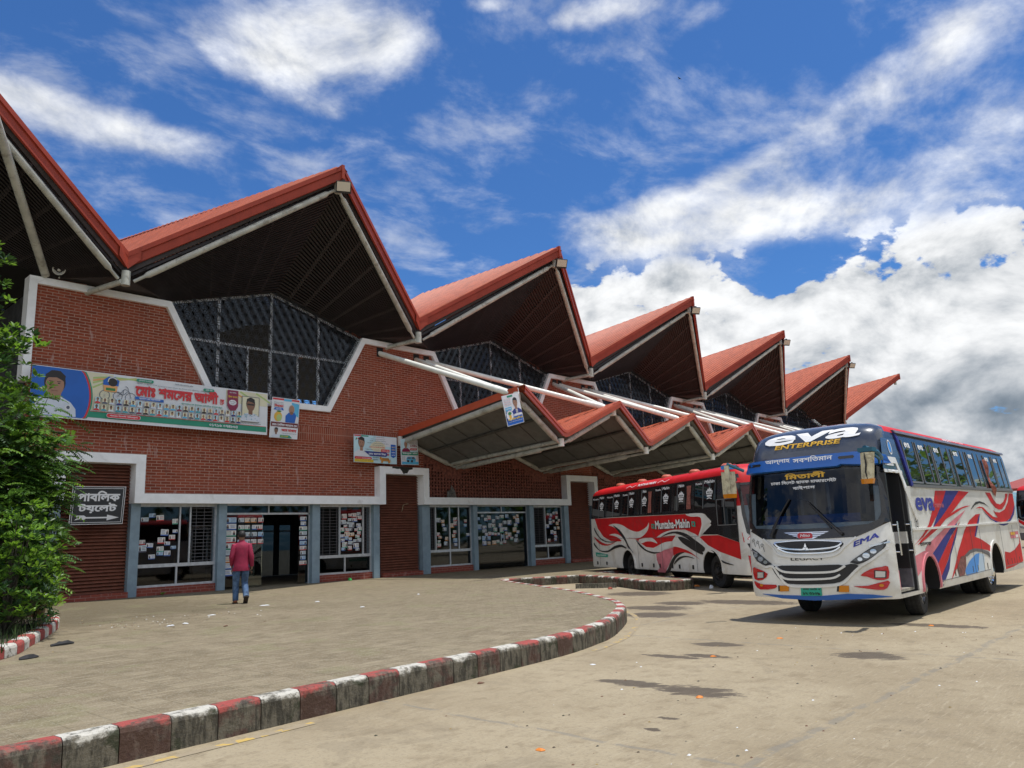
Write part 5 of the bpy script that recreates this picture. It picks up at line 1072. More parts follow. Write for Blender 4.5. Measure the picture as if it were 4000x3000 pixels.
def wheel(par, x, y, sg, r=.425, w_=.24, rim='rim_steel', steer=0., inset=.0):
    o = MB(); ax = (0, sg, 0)
    o.lathe([(r*.60, -w_/2), (r*.93, -w_/2), (r, -w_*.36), (r, w_*.36), (r*.94, w_/2), (r*.80, w_/2+.012), (r*.60, w_/2-.005)], (0, 0, 0), ax, 36, 'rubber')
    for k in range(3): o.lathe([(r+.001, -.06+k*.055), (r+.004, -.05+k*.055), (r+.001, -.04+k*.055)], (0, 0, 0), ax, 36, 'rubber')
    t = o.build('wheel', par, False); t.location = (x, y, r); t.rotation_euler = (0, 0, steer)
    k_ = MB(); k_.lathe([(r*.61, w_/2-.02), (r*.56, w_/2-.005), (r*.53, w_/2-.04), (r*.40, w_/2-.07), (r*.36, w_/2-.03), (r*.22, w_/2-.02), (r*.20, w_/2+.05), (r*.12, w_/2+.07), (0, w_/2+.07)], (0, 0, 0), ax, 32, rim)
    for j in range(8):
        a = 2*pi*j/8; c = Vector((cos(a)*r*.30, 0, sin(a)*r*.30)); k_.tube(c+Vector(ax)*(w_/2-.03), c+Vector(ax)*(w_/2+.035), .017, n=6, m=rim)
    for j in range(8):
        a = 2*pi*(j+.5)/8; c = Vector((cos(a)*r*.46, 0, sin(a)*r*.46))+Vector(ax)*(w_/2-.048); k_.tube(c, c+Vector(ax)*.004, .028, n=8, m='black_void')
    k_.build('rim', t, False); return t
def apply_bool(o, cutters):
    for c in cutters: c.parent = o.parent
    for c in cutters:
        md = o.modifiers.new('cut', 'BOOLEAN'); md.object = c; md.operation = 'DIFFERENCE'; md.solver = 'EXACT'
        try: md.material_mode = 'TRANSFER'
        except Exception: pass
    dg = bpy.context.evaluated_depsgraph_get(); dg.update()
    me = bpy.data.meshes.new_from_object(o.evaluated_get(dg)); o.modifiers.clear(); o.data = me; o.data.set_sharp_from_angle(angle=radians(35))
    for c in cutters: bpy.data.objects.remove(c)
def cyl_cut(x, r, z, y0, y1):
    m = MB(); m.tube((x, y0, z), (x, y1, z), r, n=32, m='black_void'); return m.build('cutter')
def box_cut(*a):
    m = MB(); m.box(*a, 'cab_dark'); return m.build('cutter')
def bus_core(B, root, matfn, axles, cab=True, door=None, rim='rim_steel', glass=None):
    b = B.shell(matfn).build('body', root)
    cuts = []
    for x, r in axles: cuts += [cyl_cut(x, r, .50, .62, 1.4), cyl_cut(x, r, .50, -1.4, -.62)]
    if cab: cuts.append(box_cut(-1.9+B.sh, .8+B.sh, -.96, .96, 1.52, 2.33))
    if door: cuts.append(box_cut(*door))
    apply_bool(b, cuts)
    m = MB(); m.box(-B.L+.8, -1.2+B.sh, -.55, .55, .27, .44, 'plastic_black')
    for x, r in axles: m.tube((x, -.8, .42), (x, .8, .42), .07, m='plastic_black')
    m.build('chassis', root)
    for i, (x, r) in enumerate(axles):
        for sg in (-1, 1):
            if i == 0: wheel(root, x, sg*.88, sg, rim=rim, steer=B.steer)
            else: wheel(root, x, sg*.90, sg, rim='chrome' if rim == 'rim_steel' else rim); wheel(root, x, sg*.62, sg, rim=rim)
        for sg in (-1, 1):                                        # arch lips
            a = MB(); fn = B.side(sg)
            arc = [(x+(r+.03)*cos(pi*k/16), .50+(r+.03)*sin(pi*k/16)) for k in range(17)]
            ribbon(a, [(x+r+.03, .40)]+arc+[(x-r-.03, .40)], .06, fn, B.lip(x) if hasattr(B, 'lip') else 'bus_white', .022, .025); a.build('wheel_arch', root)
    if cab:
        m = MB(); s0 = B.sh
        m.box(-1.85+s0, -.40+s0, -.94, .94, 1.525, 1.60, 'cab_blue'); m.box(-.9+s0, -.45+s0, -.9, .9, 1.60, 1.66, 'cab_blue'); m.build('dashboard', root)
        m = MB(); m.box(-1.86+s0, -1.80+s0, -.1, .9, 1.6, 2.3, 'seat_cloth')
        for k in range(3): m.box(-1.79+s0, -1.76+s0, -.85+k*.25, -.80+k*.25, 1.6, 2.3, 'alu')
        m.lathe([(.2, -.012), (.212, 0), (.2, .012), (.188, 0), (.2, -.012)], (-.95+s0, -.45, 1.78), (-.8, 0, .6), 20, 'plastic_black'); m.build('cab_partition', root)
    return b

# ------------------------------------------------------------------ the white bus in front
A1 = Bus(8.86); A1.steer = radians(7); A1.lip = lambda x: 'bus_pink' if x > -3 else 'bus_white'
def mf(c):
    if c.z > 2.5 and c.x > -1.0: return 'bus_dome'
    if c.z > 2.93: return 'bus_red'
    if 2.07 < c.z and c.x < -.1: return 'bus_black'
    return 'bus_white'
bus = thing('coach', 'white bus with red and blue swirls and a blue visor, parked on the open road', 'bus', (4.12, -18.77, RZ), pi, 'coaches')
F1 = A1.front; L1 = A1.side(1)
bus_core(A1, bus, mf, [(-1.82, .43), (-6.25, .50)], True, (-1.07, -.30, .60, 1.4, .44, 2.26))
m = MB()                                                          # livery of the door side
for nm, mt in (('red1', 'bus_red'), ('blue1', 'bus_blue'), ('red2', 'bus_red'), ('red3', 'bus_red'), ('pink', 'bus_pink'), ('blue2', 'bus_blue'), ('red4', 'bus_red'), ('blue3', 'bus_blue'), ('red5', 'bus_red'), ('edge', 'bus_blue'), ('dome', 'bus_sky'), ('dome2', 'bus_skywhite'), ('arch', 'bus_greypaint'), ('hook', 'bus_red'), ('purR', 'bus_blue'), ('redR', 'bus_red'), ('blackarch', 'plastic_black'), ('redlow', 'bus_red'), ('rust', 'rust'), ('fpink', 'bus_pink')):
    poly = [(min(-.45, max(-8.62, x)), z) for x, z in TS[nm]]
    off = {'fpink': .003, 'dome2': .0055, 'edge': .0055, 'arch': .0065, 'redR': .0055, 'rust': .0075}.get(nm, .004+.0004*(len(nm) % 3))
    drape(m, [poly], L1, mt, off, 0, .6)
m.build('livery', bus, False)
m = MB(); st = lambda fn, o_: (lambda u, v, k: fn(u, v, o_+k))
flip = lambda u, v, k: L1(-u, v, .0095+k)                        # near side reads front to back, so x runs backwards
lettering(m, 'eva', flip, 1.50, 1.655, 2.50, .22, 'text_blue', .03, .0)
lettering(m, 'Enterprise', flip, 2.52, 1.68, 3.05, .13, 'bus_pink', .01)
lettering(m, '2', flip, 1.40, 1.40, 1.47, .10, 'text_black', .01); ribbon(m, [(-1.435+.085*cos(a*pi/8), 1.45+.085*sin(a*pi/8)) for a in range(17)], .012, L1, 'text_black', .008, 0)
lettering(m, 'চালক', flip, 1.45, 1.095, 2.05, .06, 'text_black', .03)
lettering(m, 'EVA', flip, 4.75, 3.0, 4.95, .05, 'text_white', .02); lettering(m, 'Enterprise', flip, 5.0, 3.0, 5.45, .045, 'text_white', .02)
for k in range(3):
    ribbon(m, [(-4.2-.12*k, 2.95), (-4.4-.1*k, 3.03), (-4.6-.05*k, 2.96)], .014, L1, 'text_white', .008, 0); ribbon(m, [(-5.5-.1*k, 2.95), (-5.6-.1*k, 3.03)], .014, L1, 'text_white', .008, 0)
drape(m, [[(-7.75, 1.05), (-8.55, 1.05), (-8.55, 1.19), (-7.75, 1.19)]], L1, 'bus_pink', .005); drape(m, [[(-7.80, 1.12), (-8.2, 1.12), (-8.2, 1.18), (-7.8, 1.18)]], L1, 'text_yellow', .007); drape(m, [[(-8.25, 1.06), (-8.5, 1.06), (-8.5, 1.12), (-8.25, 1.12)]], L1, 'text_white', .007)
m.build('lettering', bus, False)
m = MB()
for x in (-3.21, -3.63, -4.38, -4.74, -5.47, -7.15, -7.55, -7.8, -8.3): m.prism([(x-.018, .53), (x+.018, .53), (x+.018, .64), (x-.018, .64)], lambda a, b, d_: L1(a, b, d_), 0, .006, 'plastic_black')
m.build('hatch_latches', bus, False)
m = MB(); ribbon(m, [(-1.15, 1.365), (-8.68, 1.40)], .035, L1, 'bus_white', .022, .022); ribbon(m, [(-1.40, 2.06), (-8.66, 2.095)], .05, L1, 'bus_grey', .022, .022)
ribbon(m, [(-1.22, 2.945), (-8.72, 2.945)], .05, L1, 'bus_greypaint', .04, .04); ribbon(m, [(-1.26, 2.95), (-1.44, 2.06)], .10, L1, 'bus_blue', .024, .024)
for x0, x1 in ((-2.3, -5.65), (-6.95, -8.6)): ribbon(m, [(x0, .50), (x1, .51)], .012, L1, 'bus_grey', .006, .005)
for x in (-3.4, -4.55, -5.2, -6.9, -8.0): ribbon(m, [(x, .5), (x, 1.33)], .008, L1, 'bus_grey', .0095, .003)
m.build('mouldings', bus, False)
for i, (a, b, sp) in enumerate([(-1.50, -2.06, 0), (-2.22, -2.98, .7), (-3.12, -4.06, .55), (-4.38, -5.22, .72), (-5.44, -6.28, .6), (-6.78, -7.42, .9), (-7.52, -8.40, .55)]):
    w_ = MB(); fr_ = [(a-.0, 2.135), (b, 2.135), (b, 2.80), (a, 2.80)]; ribbon(w_, [(a, 2.12), (b, 2.12)], .03, L1, 'bus_grey', .016, .016)
    for x in (a+.02, b-.02): ribbon(w_, [(x, 2.12), (x, 2.82)], .03, L1, 'bus_grey', .016, .016)
    if sp: xm = a+(b-a)*sp; ribbon(w_, [(xm, 2.12), (xm, 2.82)], .028, L1, 'bus_grey', .018, .018)
    o = w_.build('side_window', bus)
    g = MB(); drape(g, [[(a-.01, 2.13), (b+.01, 2.13), (b+.01, 2.81), (a-.01, 2.81)]], L1, 'bus_pane', .008, .006, 1.5); g.build('pane', o)
    t_ = MB(); lettering(t_, 'eva', lambda u, v, k: L1(-u, v, .0125+k), -a+.08, 2.70, -a+.36, .085, 'text_white', .03); t_.build('lettering', o, False)
c_ = MB(); pts = [(-6.62, 2.72), (-6.64, 2.4), (-6.72, 2.15), (-6.92, 1.99)]; L = offset_path(smooth(pts, 4), .07); R2 = offset_path(smooth(pts, 4), -.09)
for i in range(len(L)-1):
    o0 = .03+.03*sin(i*.9); o1 = .03+.03*sin((i+1)*.9); mid = lambda a, b: ((a[0]+b[0])/2, (a[1]+b[1])/2); M0, M1 = mid(L[i], R2[i]), mid(L[i+1], R2[i+1])
    c_.quad(L1(*L[i], .02), L1(*L[i+1], .02), L1(*M1, .03+o1), L1(*M0, .03+o0), 'cloth_rust'); c_.quad(L1(*M0, .03+o0), L1(*M1, .03+o1), L1(*R2[i+1], .025), L1(*R2[i], .025), 'cloth_rust')
tag(c_.build('curtain', bus), 'rust coloured curtain blown out of the window')
# door: frame, folded glazed leaves, grab rails, step
m = MB(); m.box(-1.06, -.31, .62, 1.12, .46, .50, 'tin'); m.box(-1.06, -.5, .62, .95, .50, .72, 'tin'); m.build('step', bus)
for x, lab in ((-.36, 0), (-.98, 1)):
    d_ = MB(); d_.box(x-.03, x+.03, .70, 1.13, .50, 2.24, 'door_dark'); d_.box(x-.035, x+.035, .695, 1.135, .50, .78, 'bus_pink' if lab == 0 else 'bus_greypaint'); d_.box(x-.035, x+.035, .695, 1.135, 1.16, 1.34, 'bus_white')
    o = d_.build('folding_door', bus); h = MB(); h.tube((x-.06, 1.19, 1.0), (x-.06, 1.19, 1.5), .016, m='chrome'); h.tube((x-.06, 1.19, 1.05), (x-.03, 1.1, 1.05), .012, m='chrome'); h.tube((x-.06, 1.19, 1.45), (x-.03, 1.1, 1.45), .012, m='chrome'); h.build('handle', o)
m = MB(); ribbon(m, [(-1.09, .44), (-1.09, 2.28)], .05, L1, 'bus_grey', .012, .012); ribbon(m, [(-.30, 2.27), (-1.10, 2.27)], .05, L1, 'bus_white', .012, .012)
drape(m, [[(-.28, 2.30), (-1.12, 2.30), (-1.16, 2.80), (-.52, 2.80)]], L1, 'bus_dome', .004); drape(m, [[(-.42, 2.36), (-.80, 2.36), (-.80, 2.45), (-.42, 2.45)]], L1, 'text_white', .007)
drape(m, [[(-.60, 2.50), (-.95, 2.50), (-1.12, 2.10), (-1.54, 1.58), (-1.44, 1.50), (-1.06, 1.98), (-.90, 2.40), (-.60, 2.40)]], L1, 'bus_white', .014, .012)
ribbon(m, [(-.86, 2.66+.09*sin(a*pi/6)) if False else (-.82+.075*cos(a*pi/6), 2.66+.11*sin(a*pi/6)) for a in range(13)], .018, L1, 'text_white', .010, 0); drape(m, [[(-.82+.06*cos(a*pi/6), 2.66+.085*sin(a*pi/6)) for a in range(12)]], L1, 'bus_sky', .009)
m.build('door_surround', bus)
# front
gl = [(-1.03, 2.36), (-1.06, 1.9), (-1.04, 1.57), (-.96, 1.475), (-.26, 1.44), (.37, 1.445), (.87, 1.48), (1.0, 1.54), (1.045, 1.64), (1.04, 1.93), (1.01, 2.36), (0, 2.38)]
bo = [(-1.10, 2.40), (-1.145, 1.46), (-.96, 1.374), (-.81, 1.296), (-.41, 1.29), (.16, 1.28), (.69, 1.294), (.92, 1.39), (1.13, 1.50), (1.11, 2.40), (0, 2.42)]
m = MB(); drape(m, [bo, gl], F1, 'bus_black', .010, .006, .12); m.build('windscreen_surround', bus, False)
ws_ = MB(); drape(ws_, [gl], F1, 'windscreen', .004, 0, .12); ws_ = ws_.build('windscreen', bus, False)
t_ = MB(); tf = lambda u, v, k: F1(u, v, .009+k)
lettering(t_, 'িমতালী', tf, -.40, 2.24, .27, .10, 'text_yellow', .035); lettering(t_, 'ঢাকা-িসেলট-ছাতক-মাজারেগইট', tf, -.65, 2.165, .44, .065, 'text_white', .02, 0, -.01); lettering(t_, 'বাইপাস', tf, -.27, 2.065, .10, .065, 'text_white', .02); t_.build('lettering', ws_, False)
for pts in (TF['wip1'], TF['wip2']):
    w_ = MB(); a, b, c = pts; w_.path([F1(*a, .05), F1(*b, .05), F1(*c, .045)], [.022, .014, .009], 6, 'plastic_black')
    d0 = Vector((c[0]-a[0], c[1]-a[1])).normalized(); q0 = (c[0]-d0.x*.55-d0.y*.05, c[1]-d0.y*.55+d0.x*.05)
    w_.path([F1(*q0, .03), F1(*c, .03)], [.012, .012], 5, 'plastic_black'); w_.tube(F1(*a, .0), F1(*a, .06), .03, m='plastic_black'); w_.build('wiper', ws_)
m = MB(); vz = [(-1.15, 2.37), (-1.10, 2.54), (-.95, 2.565), (-.09, 2.58), (.74, 2.575), (.95, 2.55), (1.08, 2.50), (1.12, 2.37), (.84, 2.365), (.54, 2.40), (.48, 2.374), (-.09, 2.378), (-1.0, 2.378)]
drape(m, [vz], F1, 'visor_blue', .085, .085, .12); v_ = m.build('sun_visor', bus, False)
m = MB(); lettering(m, 'আল্লাহ', lambda u, v, k: F1(u, v, .09+k), -.70, 2.48, -.27, .085, 'text_white', .022); lettering(m, 'সবশিতমান', lambda u, v, k: F1(u, v, .09+k), -.22, 2.48, .42, .095, 'text_white', .022)
for x in (-.9, .62): drape(m, [[(x-.1, 2.475), (x+.1, 2.475), (x+.12, 2.50), (x+.1, 2.52), (x-.1, 2.52), (x-.12, 2.50)]], F1, 'bus_black', .088)
m.build('lettering', v_, False)
m = MB(); lettering(m, 'eva', lambda u, v, k: F1(u, v, .012+k), -.84, 2.825, .78, .165, 'text_white', .03, .5, .012); lettering(m, 'ENTERPRISE', lambda u, v, k: F1(u, v, .010+k), -.59, 2.755, .50, .075, 'text_yellow', .03, .25); m.build('roof_lettering', bus, False)
m = MB(); drape(m, [TF['wing']], F1, 'chrome', .016, .01)
for k in range(3): ribbon(m, [(-.40+.06*k, 1.372-.026*k), (-.21, 1.372-.026*k)], .007, F1, 'plastic_black', .019, 0); ribbon(m, [(.03, 1.372-.026*k), (.25-.06*k, 1.372-.026*k)], .007, F1, 'plastic_black', .019, 0)
drape(m, [TF['hino']], F1, 'red_plastic', .024, .012); lettering(m, 'Hino', lambda u, v, k: F1(u, v, .028+k), -.165, 1.312, -.01, .045, 'text_white', .015, .3); m.build('winged_badge', bus, False)
m = MB(); drape(m, [sm(TF['grille'], 3)], F1, 'plastic_black', .006); ribbon(m, TF['gbar1'], .022, F1, 'chrome', .024, .02); ribbon(m, [(x, z+.002) for x, z in TF['gbar2']], .02, F1, 'chrome', .026, .02); ribbon(m, [(-.60, 1.235), (-.26, 1.258), (.16, 1.252), (.47, 1.226)], .018, F1, 'chrome', .022, .016); ribbon(m, [(-.52, 1.19), (-.3, 1.125), (-.05, 1.09), (.25, 1.115), (.43, 1.185)], .012, F1, 'bus_grey', .014, .01); g_ = m.build('grille', bus, False)
m = MB()
for k in range(3):
    a = pi/2+2*pi*k/3; c = (-.083, 1.145); tip = (c[0]+.075*cos(a), c[1]+.07*sin(a)); l = (c[0]+.03*cos(a+.75), c[1]+.03*sin(a+.75)); r = (c[0]+.03*cos(a-.75), c[1]+.03*sin(a-.75)); drape(m, [[c, r, tip, l]], F1, 'chrome', .040, .012)
m.build('star_badge', g_, False)
m = MB(); lettering(m, 'LEGACY', lambda u, v, k: F1(u, v, .008+k), -.345, .955, .19, .055, 'text_black', .005, 0, .01); lettering(m, 'EMA', lambda u, v, k: F1(u, v, .008+k), .64, 1.14, 1.0, .085, 'text_blue', .035, .15, .38)
for x, z in TF['stars']:
    o_ = [(x+(.04 if k % 2 == 0 else .016)*cos(pi/2+pi*k/5), z+(.04 if k % 2 == 0 else .016)*sin(pi/2+pi*k/5)) for k in range(10)]; i_ = [(x+(.026 if k % 2 == 0 else .010)*cos(pi/2+pi*k/5), z+(.026 if k % 2 == 0 else .010)*sin(pi/2+pi*k/5)) for k in range(10)]; drape(m, [o_, i_], F1, 'text_black', .007); ribbon(m, [(x+.02, z-.03), (x+.045, z-.10)], .008, F1, 'text_black', .007, 0)
m.build('front_lettering', bus, False)
m = MB(); ribbon(m, TF['hline'], .03, F1, 'bus_white', .022, .022); ribbon(m, [(-.95, .93), (-.8, .86), (-.66, .86), (-.55, .70), (-.42, .575), (-.1, .556), (.3, .58), (.46, .63), (.60, .76), (.72, .86), (.9, .97), (1.09, 1.13)], .035, F1, 'bus_white', .024, .024); m.build('bonnet_trim', bus, False)
for nm in ('headR', 'headL'):
    h = MB(); q = TF[nm]; drape(h, [q], F1, 'plastic_black', .008); cx = sum(p[0] for p in q)/len(q); cz = sum(p[1] for p in q)/len(q)
    drape(h, [[(cx+(x-cx)*.84, cz+(z-cz)*.78) for x, z in q]], F1, 'lens_dark', .016, .008, .05); o = h.build('headlight', bus, False)
    l = MB(); sg = 1 if nm == 'headL' else -1
    for k, (fx, rr_) in enumerate(((-.55, .035), (-.15, .05), (.30, .042))):
        px_ = cx+sg*fx*.22; pz = cz+fx*.13; drape(l, [[(px_+rr_*cos(2*pi*j/12), pz+rr_*sin(2*pi*j/12)*.8) for j in range(12)]], F1, 'lens', .022, .006, .1)
    ribbon(l, [(cx+sg*.02, cz+.11), (cx+sg*.27, cz+.17)] if sg > 0 else [(cx-.02, cz+.07), (cx-.15, cz+.12)], .02, F1, 'lens', .022, .005); l.build('reflector', o, False)
m = MB(); drape(m, [sm(TF['mouth'], 2)], F1, 'plastic_black', .007); ribbon(m, TF['mbar1'], .032, F1, 'bus_white', .030, .025); ribbon(m, TF['mbar2'], .030, F1, 'bus_white', .032, .025); m.build('lower_grille', bus, False)
for u, l, lm in (('fogRu', 'fogRl', 'lampR'), ('fogLu', 'fogLl', 'lampL')):
    h = MB(); drape(h, [sm(TF[u], 2)], F1, 'red_plastic', .010, .006); drape(h, [sm(TF[l], 2)], F1, 'red_plastic', .012, .008); q = TF[lm]; cx = sum(p[0] for p in q)/4; cz = sum(p[1] for p in q)/4; drape(h, [[(cx+(x-cx)*1.25, cz+(z-cz)*1.25) for x, z in q]], F1, 'plastic_black', .015); o = h.build('fog_light', bus, False)
    l_ = MB(); drape(l_, [q], F1, 'lens', .022, .006); drape(l_, [[(cx+.03*cos(j), cz-.16+.022*sin(j)) for j in [2*pi*k/10 for k in range(10)]]], F1, 'amber', .020, .006); l_.build('lens', o, False)
for nm in ('ambR', 'ambL'):
    h = MB(); q = TF[nm]; drape(h, [[(q[0][0]-.035, q[0][1]), q[1], q[2], (q[3][0]-.035, q[3][1])]], F1, 'plastic_black', .005); drape(h, [q], F1, 'amber', .018, .012); h.build('indicator_light', bus, False)
m = MB(); drape(m, [TF['plate']], F1, 'plate_green', .022, .016); o = m.build('number_plate', bus, False)
m = MB(); lettering(m, 'ঢাকা েমেটা ব', lambda u, v, k: F1(u, v, .026+k), -.19, .508, .085, .034, 'text_black', .02); lettering(m, '১২-৩১০৯', lambda u, v, k: F1(u, v, .026+k), -.20, .440, .07, .045, 'text_black', .03); m.build('lettering', o, False)
m = MB(); drape(m, [TF['skirt']], F1, 'visor_blue', .012, .012); m.build('bumper_skirt', bus, False)
mr = MB(); c = Vector((.32, 1.12, 2.28)); ax = Vector((-.01, .02, .25))
for t0, t1, mt in ((-.9, -.62, 'amber'), (-.62, .92, 'mirror_cream')):
    z0, z1 = c+ax*t0, c+ax*t1; mr.add([(p.x+dx_, p.y+dy_, p.z) for p, k in ((z0, .85), (z1, 1)) for dx_, dy_ in ((.05, -.09*k), (.08, -.05*k), (.08, .05*k), (.05, .09*k), (-.03, .09*k), (-.03, -.09*k))], [tuple(range(5, -1, -1)), tuple(range(6, 12))]+[(j, (j+1) % 6, 6+(j+1) % 6, 6+j) for j in range(6)], mt)
mr.path([c+Vector((.085, .0, .22)), c+Vector((.088, .012, .05)), c+Vector((.088, -.008, -.05)), c+Vector((.086, .005, -.16))], [.006, .014, .012, .005], 5, 'plastic_black')
o = mr.build('mirror', bus, False)
m = MB(); m.path([Vector((-.2, 1.14, 2.46)), Vector((.12, 1.2, 2.52)), c+Vector((.04, .0, .30))], [.05, .045, .04], 8, 'arm_blue'); m.path([Vector((-.2, 1.12, 2.38)), Vector((.1, 1.22, 2.42)), c+Vector((0, .07, .23))], .02, 6, 'arm_blue'); m.box(.22, .40, 1.03, 1.24, 2.52, 2.58, 'arm_blue'); m.build('mirror_arm', o, False)
mr = MB(); mr.add([(.05, -1.33+dy_, z) for z in (2.1, 2.55) for dy_ in (0, .06)]+[(-.02, -1.33+dy_, z) for z in (2.1, 2.55) for dy_ in (0, .06)], ((0, 1, 3, 2), (4, 6, 7, 5), (0, 2, 6, 4), (1, 5, 7, 3), (2, 3, 7, 6), (0, 4, 5, 1)), 'mirror_cream'); mr.path([(-.2, -1.1, 2.45), (.0, -1.3, 2.58)], .03, 6, 'arm_blue'); mr.build('mirror', bus, False)

# ------------------------------------------------------------------ the red bus under the canopy
A2 = Bus(9.85, .28); A2.steer = radians(-3); A2.lip = lambda x: 'bus_white'
def mf2(c):
    if c.z > 2.86: return 'bus_red'
    if c.z > 2.07: return 'bus_black' if c.x < -.22 else 'bus_red'
    return 'bus_white'
rb = thing('coach', 'red and white bus with black wave stripes parked nose out under the canopy', 'bus', (10.8, -15.31, RZ), radians(-120), 'coaches')
RS = A2.side(-1); F2 = A2.front
bus_core(A2, rb, mf2, [(-1.55, .47), (-6.70, .46)], True, None, 'rim_dark')
m = MB()
for k, (nm, mt) in enumerate((('red1', 'bus_red'), ('red3', 'bus_red'), ('w1', 'bus_white'), ('k1', 'plastic_black'), ('w2', 'bus_white'), ('w3', 'bus_white'), ('p2', 'bus_pink'), ('red2', 'bus_red'), ('w4', 'bus_white'), ('k2', 'plastic_black'), ('k3', 'plastic_black'), ('k4', 'plastic_black'), ('w5', 'bus_white'), ('k5', 'plastic_black'), ('k6', 'plastic_black'), ('k7', 'plastic_black'), ('r8', 'bus_red'), ('k8', 'plastic_black'), ('k9', 'plastic_black'), ('band', 'bus_black'), ('w6', 'bus_white'), ('green', 'plate_green'))):
    poly = [(max(-9.6, min(-.12, x)), z) for x, z in TW[nm]]
    if nm == 'band': poly = [(x, z if z < 2.6 else 2.86) for x, z in poly]
    elif nm != 'green': poly = sm(poly, 3) if nm not in ('red1', 'red3', 'p2') else poly
    drape(m, [poly], RS, mt, .003+.0008*k, 0, .6)
m.build('livery', rb, False)
m = MB(); tfn = lambda u, v, k: RS(u, v, .024+k)
lettering(m, 'Muntaha-Mahin', lambda u, v, k: RS(u, v, .0225+k), -4.57, 1.56, -2.50, .25, 'text_black', .05); lettering(m, 'Muntaha-Mahin', tfn, -4.60, 1.575, -2.53, .25, 'text_white', .03)
lettering(m, 'MUNTAHA MAHIN', tfn, -5.9, 2.945, -4.65, .07, 'text_white', .025)
for x in (-6.4, -4.15): ribbon(m, [(x-.35, 2.95), (x-.1, 3.0), (x+.1, 2.95), (x+.35, 3.0)], .014, RS, 'text_white', .024, 0)
for x, z in ((-2.33, 1.65), (-4.76, 1.65)): drape(m, [[(x-.10, z-.04), (x+.10, z-.06), (x+.10, z+.08), (x-.10, z+.10)]], RS, 'plate_green', .023); drape(m, [[(x+.04*cos(j*pi/5), z+.02+.04*sin(j*pi/5)) for j in range(10)]], RS, 'bus_red', .025)
lettering(m, 'EXPRESS', tfn, -9.25, .76, -8.45, .045, 'text_white', .02)
m.build('lettering', rb, False)
wn = [(-9.55, -8.42, .55), (-8.28, -7.10, .5), (-6.98, -5.98, .5), (-5.66, -5.10, .3), (-4.62, -3.60, .45), (-3.38, -2.72, .3), (-2.22, -1.10, .42)]
for i, (a, b, sp) in enumerate(wn):
    w_ = MB(); xm = a+(b-a)*sp
    for x in (a, b, xm): ribbon(w_, [(x, 2.06), (x, 2.80)], .025, RS, 'bus_black' if x != xm else 'bus_grey', .036, .012)
    o = w_.build('side_window', rb); g = MB(); drape(g, [[(a+.02, 2.08), (b-.02, 2.08), (b-.02, 2.80), (a+.02, 2.80)]], RS, 'bus_pane', .027, .005, 1.5); g.build('pane', o)
    t_ = MB(); f_ = lambda u, v, k: RS(u, v, .031+k)
    lettering(t_, 'Mahin', f_, xm+.06, 2.71, b-.08, .085, 'text_white', .03, .2)
    if b-a > .9: lettering(t_, 'Muntaha', f_, a+.06, 2.70, xm-.06, .06, 'text_white', .02, .2)
    cx, cz = (xm+b)/2, 2.47-.02*i/7; crown = [(cx-.15, cz-.03), (cx-.17, cz+.05), (cx-.10, cz+.07), (cx-.09, cz+.12), (cx-.05, cz+.09), (cx, cz+.15), (cx+.05, cz+.09), (cx+.09, cz+.12), (cx+.10, cz+.07), (cx+.17, cz+.05), (cx+.15, cz-.03)]
    drape(t_, [crown], RS, 'text_white', .031); drape(t_, [[(cx-.13, cz-.05), (cx+.13, cz-.05), (cx+.12, cz-.10), (cx-.12, cz-.10)]], RS, 'text_white', .031); lettering(t_, 'M.M', lambda u, v, k: RS(u, v, .033+k), cx-.11, cz-.015, cx+.11, .055, 'text_black', .03); ribbon(t_, [(cx-.12, cz-.15), (cx, cz-.13), (cx+.12, cz-.16)], .025, RS, 'text_white', .031, 0)
    t_.build('lettering', o, False)
for a, b in ((-5.03, -4.80), (-2.64, -2.40)):
    c_ = MB(); drape(c_, [[(a, 2.08), (b, 2.08), (b-.03, 2.45), (b, 2.72), (a, 2.72), (a+.03, 2.45)]], RS, 'cloth_rust', .033, .006); c_.build('curtain', rb, False)
w_ = MB(); 
for q in ([(-1.07, 2.25), (-.25, 2.25)], [(-1.07, 1.60), (-.22, 1.60)], [(-1.07, 1.6), (-1.07, 2.25)], [(-.72, 1.6), (-.72, 2.25)]): ribbon(w_, q, .022, RS, 'bus_grey', .034, .012)
o = w_.build('driver_window', rb); g = MB(); drape(g, [[(-1.06, 1.61), (-.23, 1.61), (-.26, 2.24), (-1.06, 2.24)]], RS, 'bus_pane', .027, .006, 1); g.build('pane', o)
m = MB()
for x in (-9.26, -8.45, -5.70, -4.91, -4.50, -3.73, -3.31, -2.55): m.prism([(x-.03, .46), (x+.03, .46), (x+.03, .57), (x-.03, .57)], lambda a, b, d_: RS(a, b, d_), 0, .026, 'plastic_black')
m.build('hatch_latches', rb, False)
m = MB(); ribbon(m, [(-9.5, 1.335), (-2.1, 1.335)], .008, RS, 'bus_grey', .0265, .004)
for x in (-9.0, -5.9, -4.3, -2.3): ribbon(m, [(x, .42), (x, 1.32)], .008, RS, 'bus_grey', .0265, .004)
m.build('panel_seams', rb, False)
for k in range(5):
    m = MB(); m.lathe([(.17, 0), (.16, .06), (.10, .11), (0, .12)], (-1.3-1.7*k, -.62, 3.10), (0, 0, 1), 16, 'canopy_red'); m.build('roof_vent', rb, False)
gl2 = [(-1.02, 2.55), (-1.05, 1.9), (-1.03, 1.45), (-.92, 1.33), (0, 1.27), (.92, 1.33), (1.03, 1.45), (1.05, 1.9), (1.02, 2.55), (0, 2.6)]; bo2 = [(x*1.06, z+(.06 if z > 2 else -.07)) for x, z in gl2]
m = MB(); drape(m, [bo2, gl2], F2, 'bus_black', .010, .006, .12); m.build('windscreen_surround', rb, False)
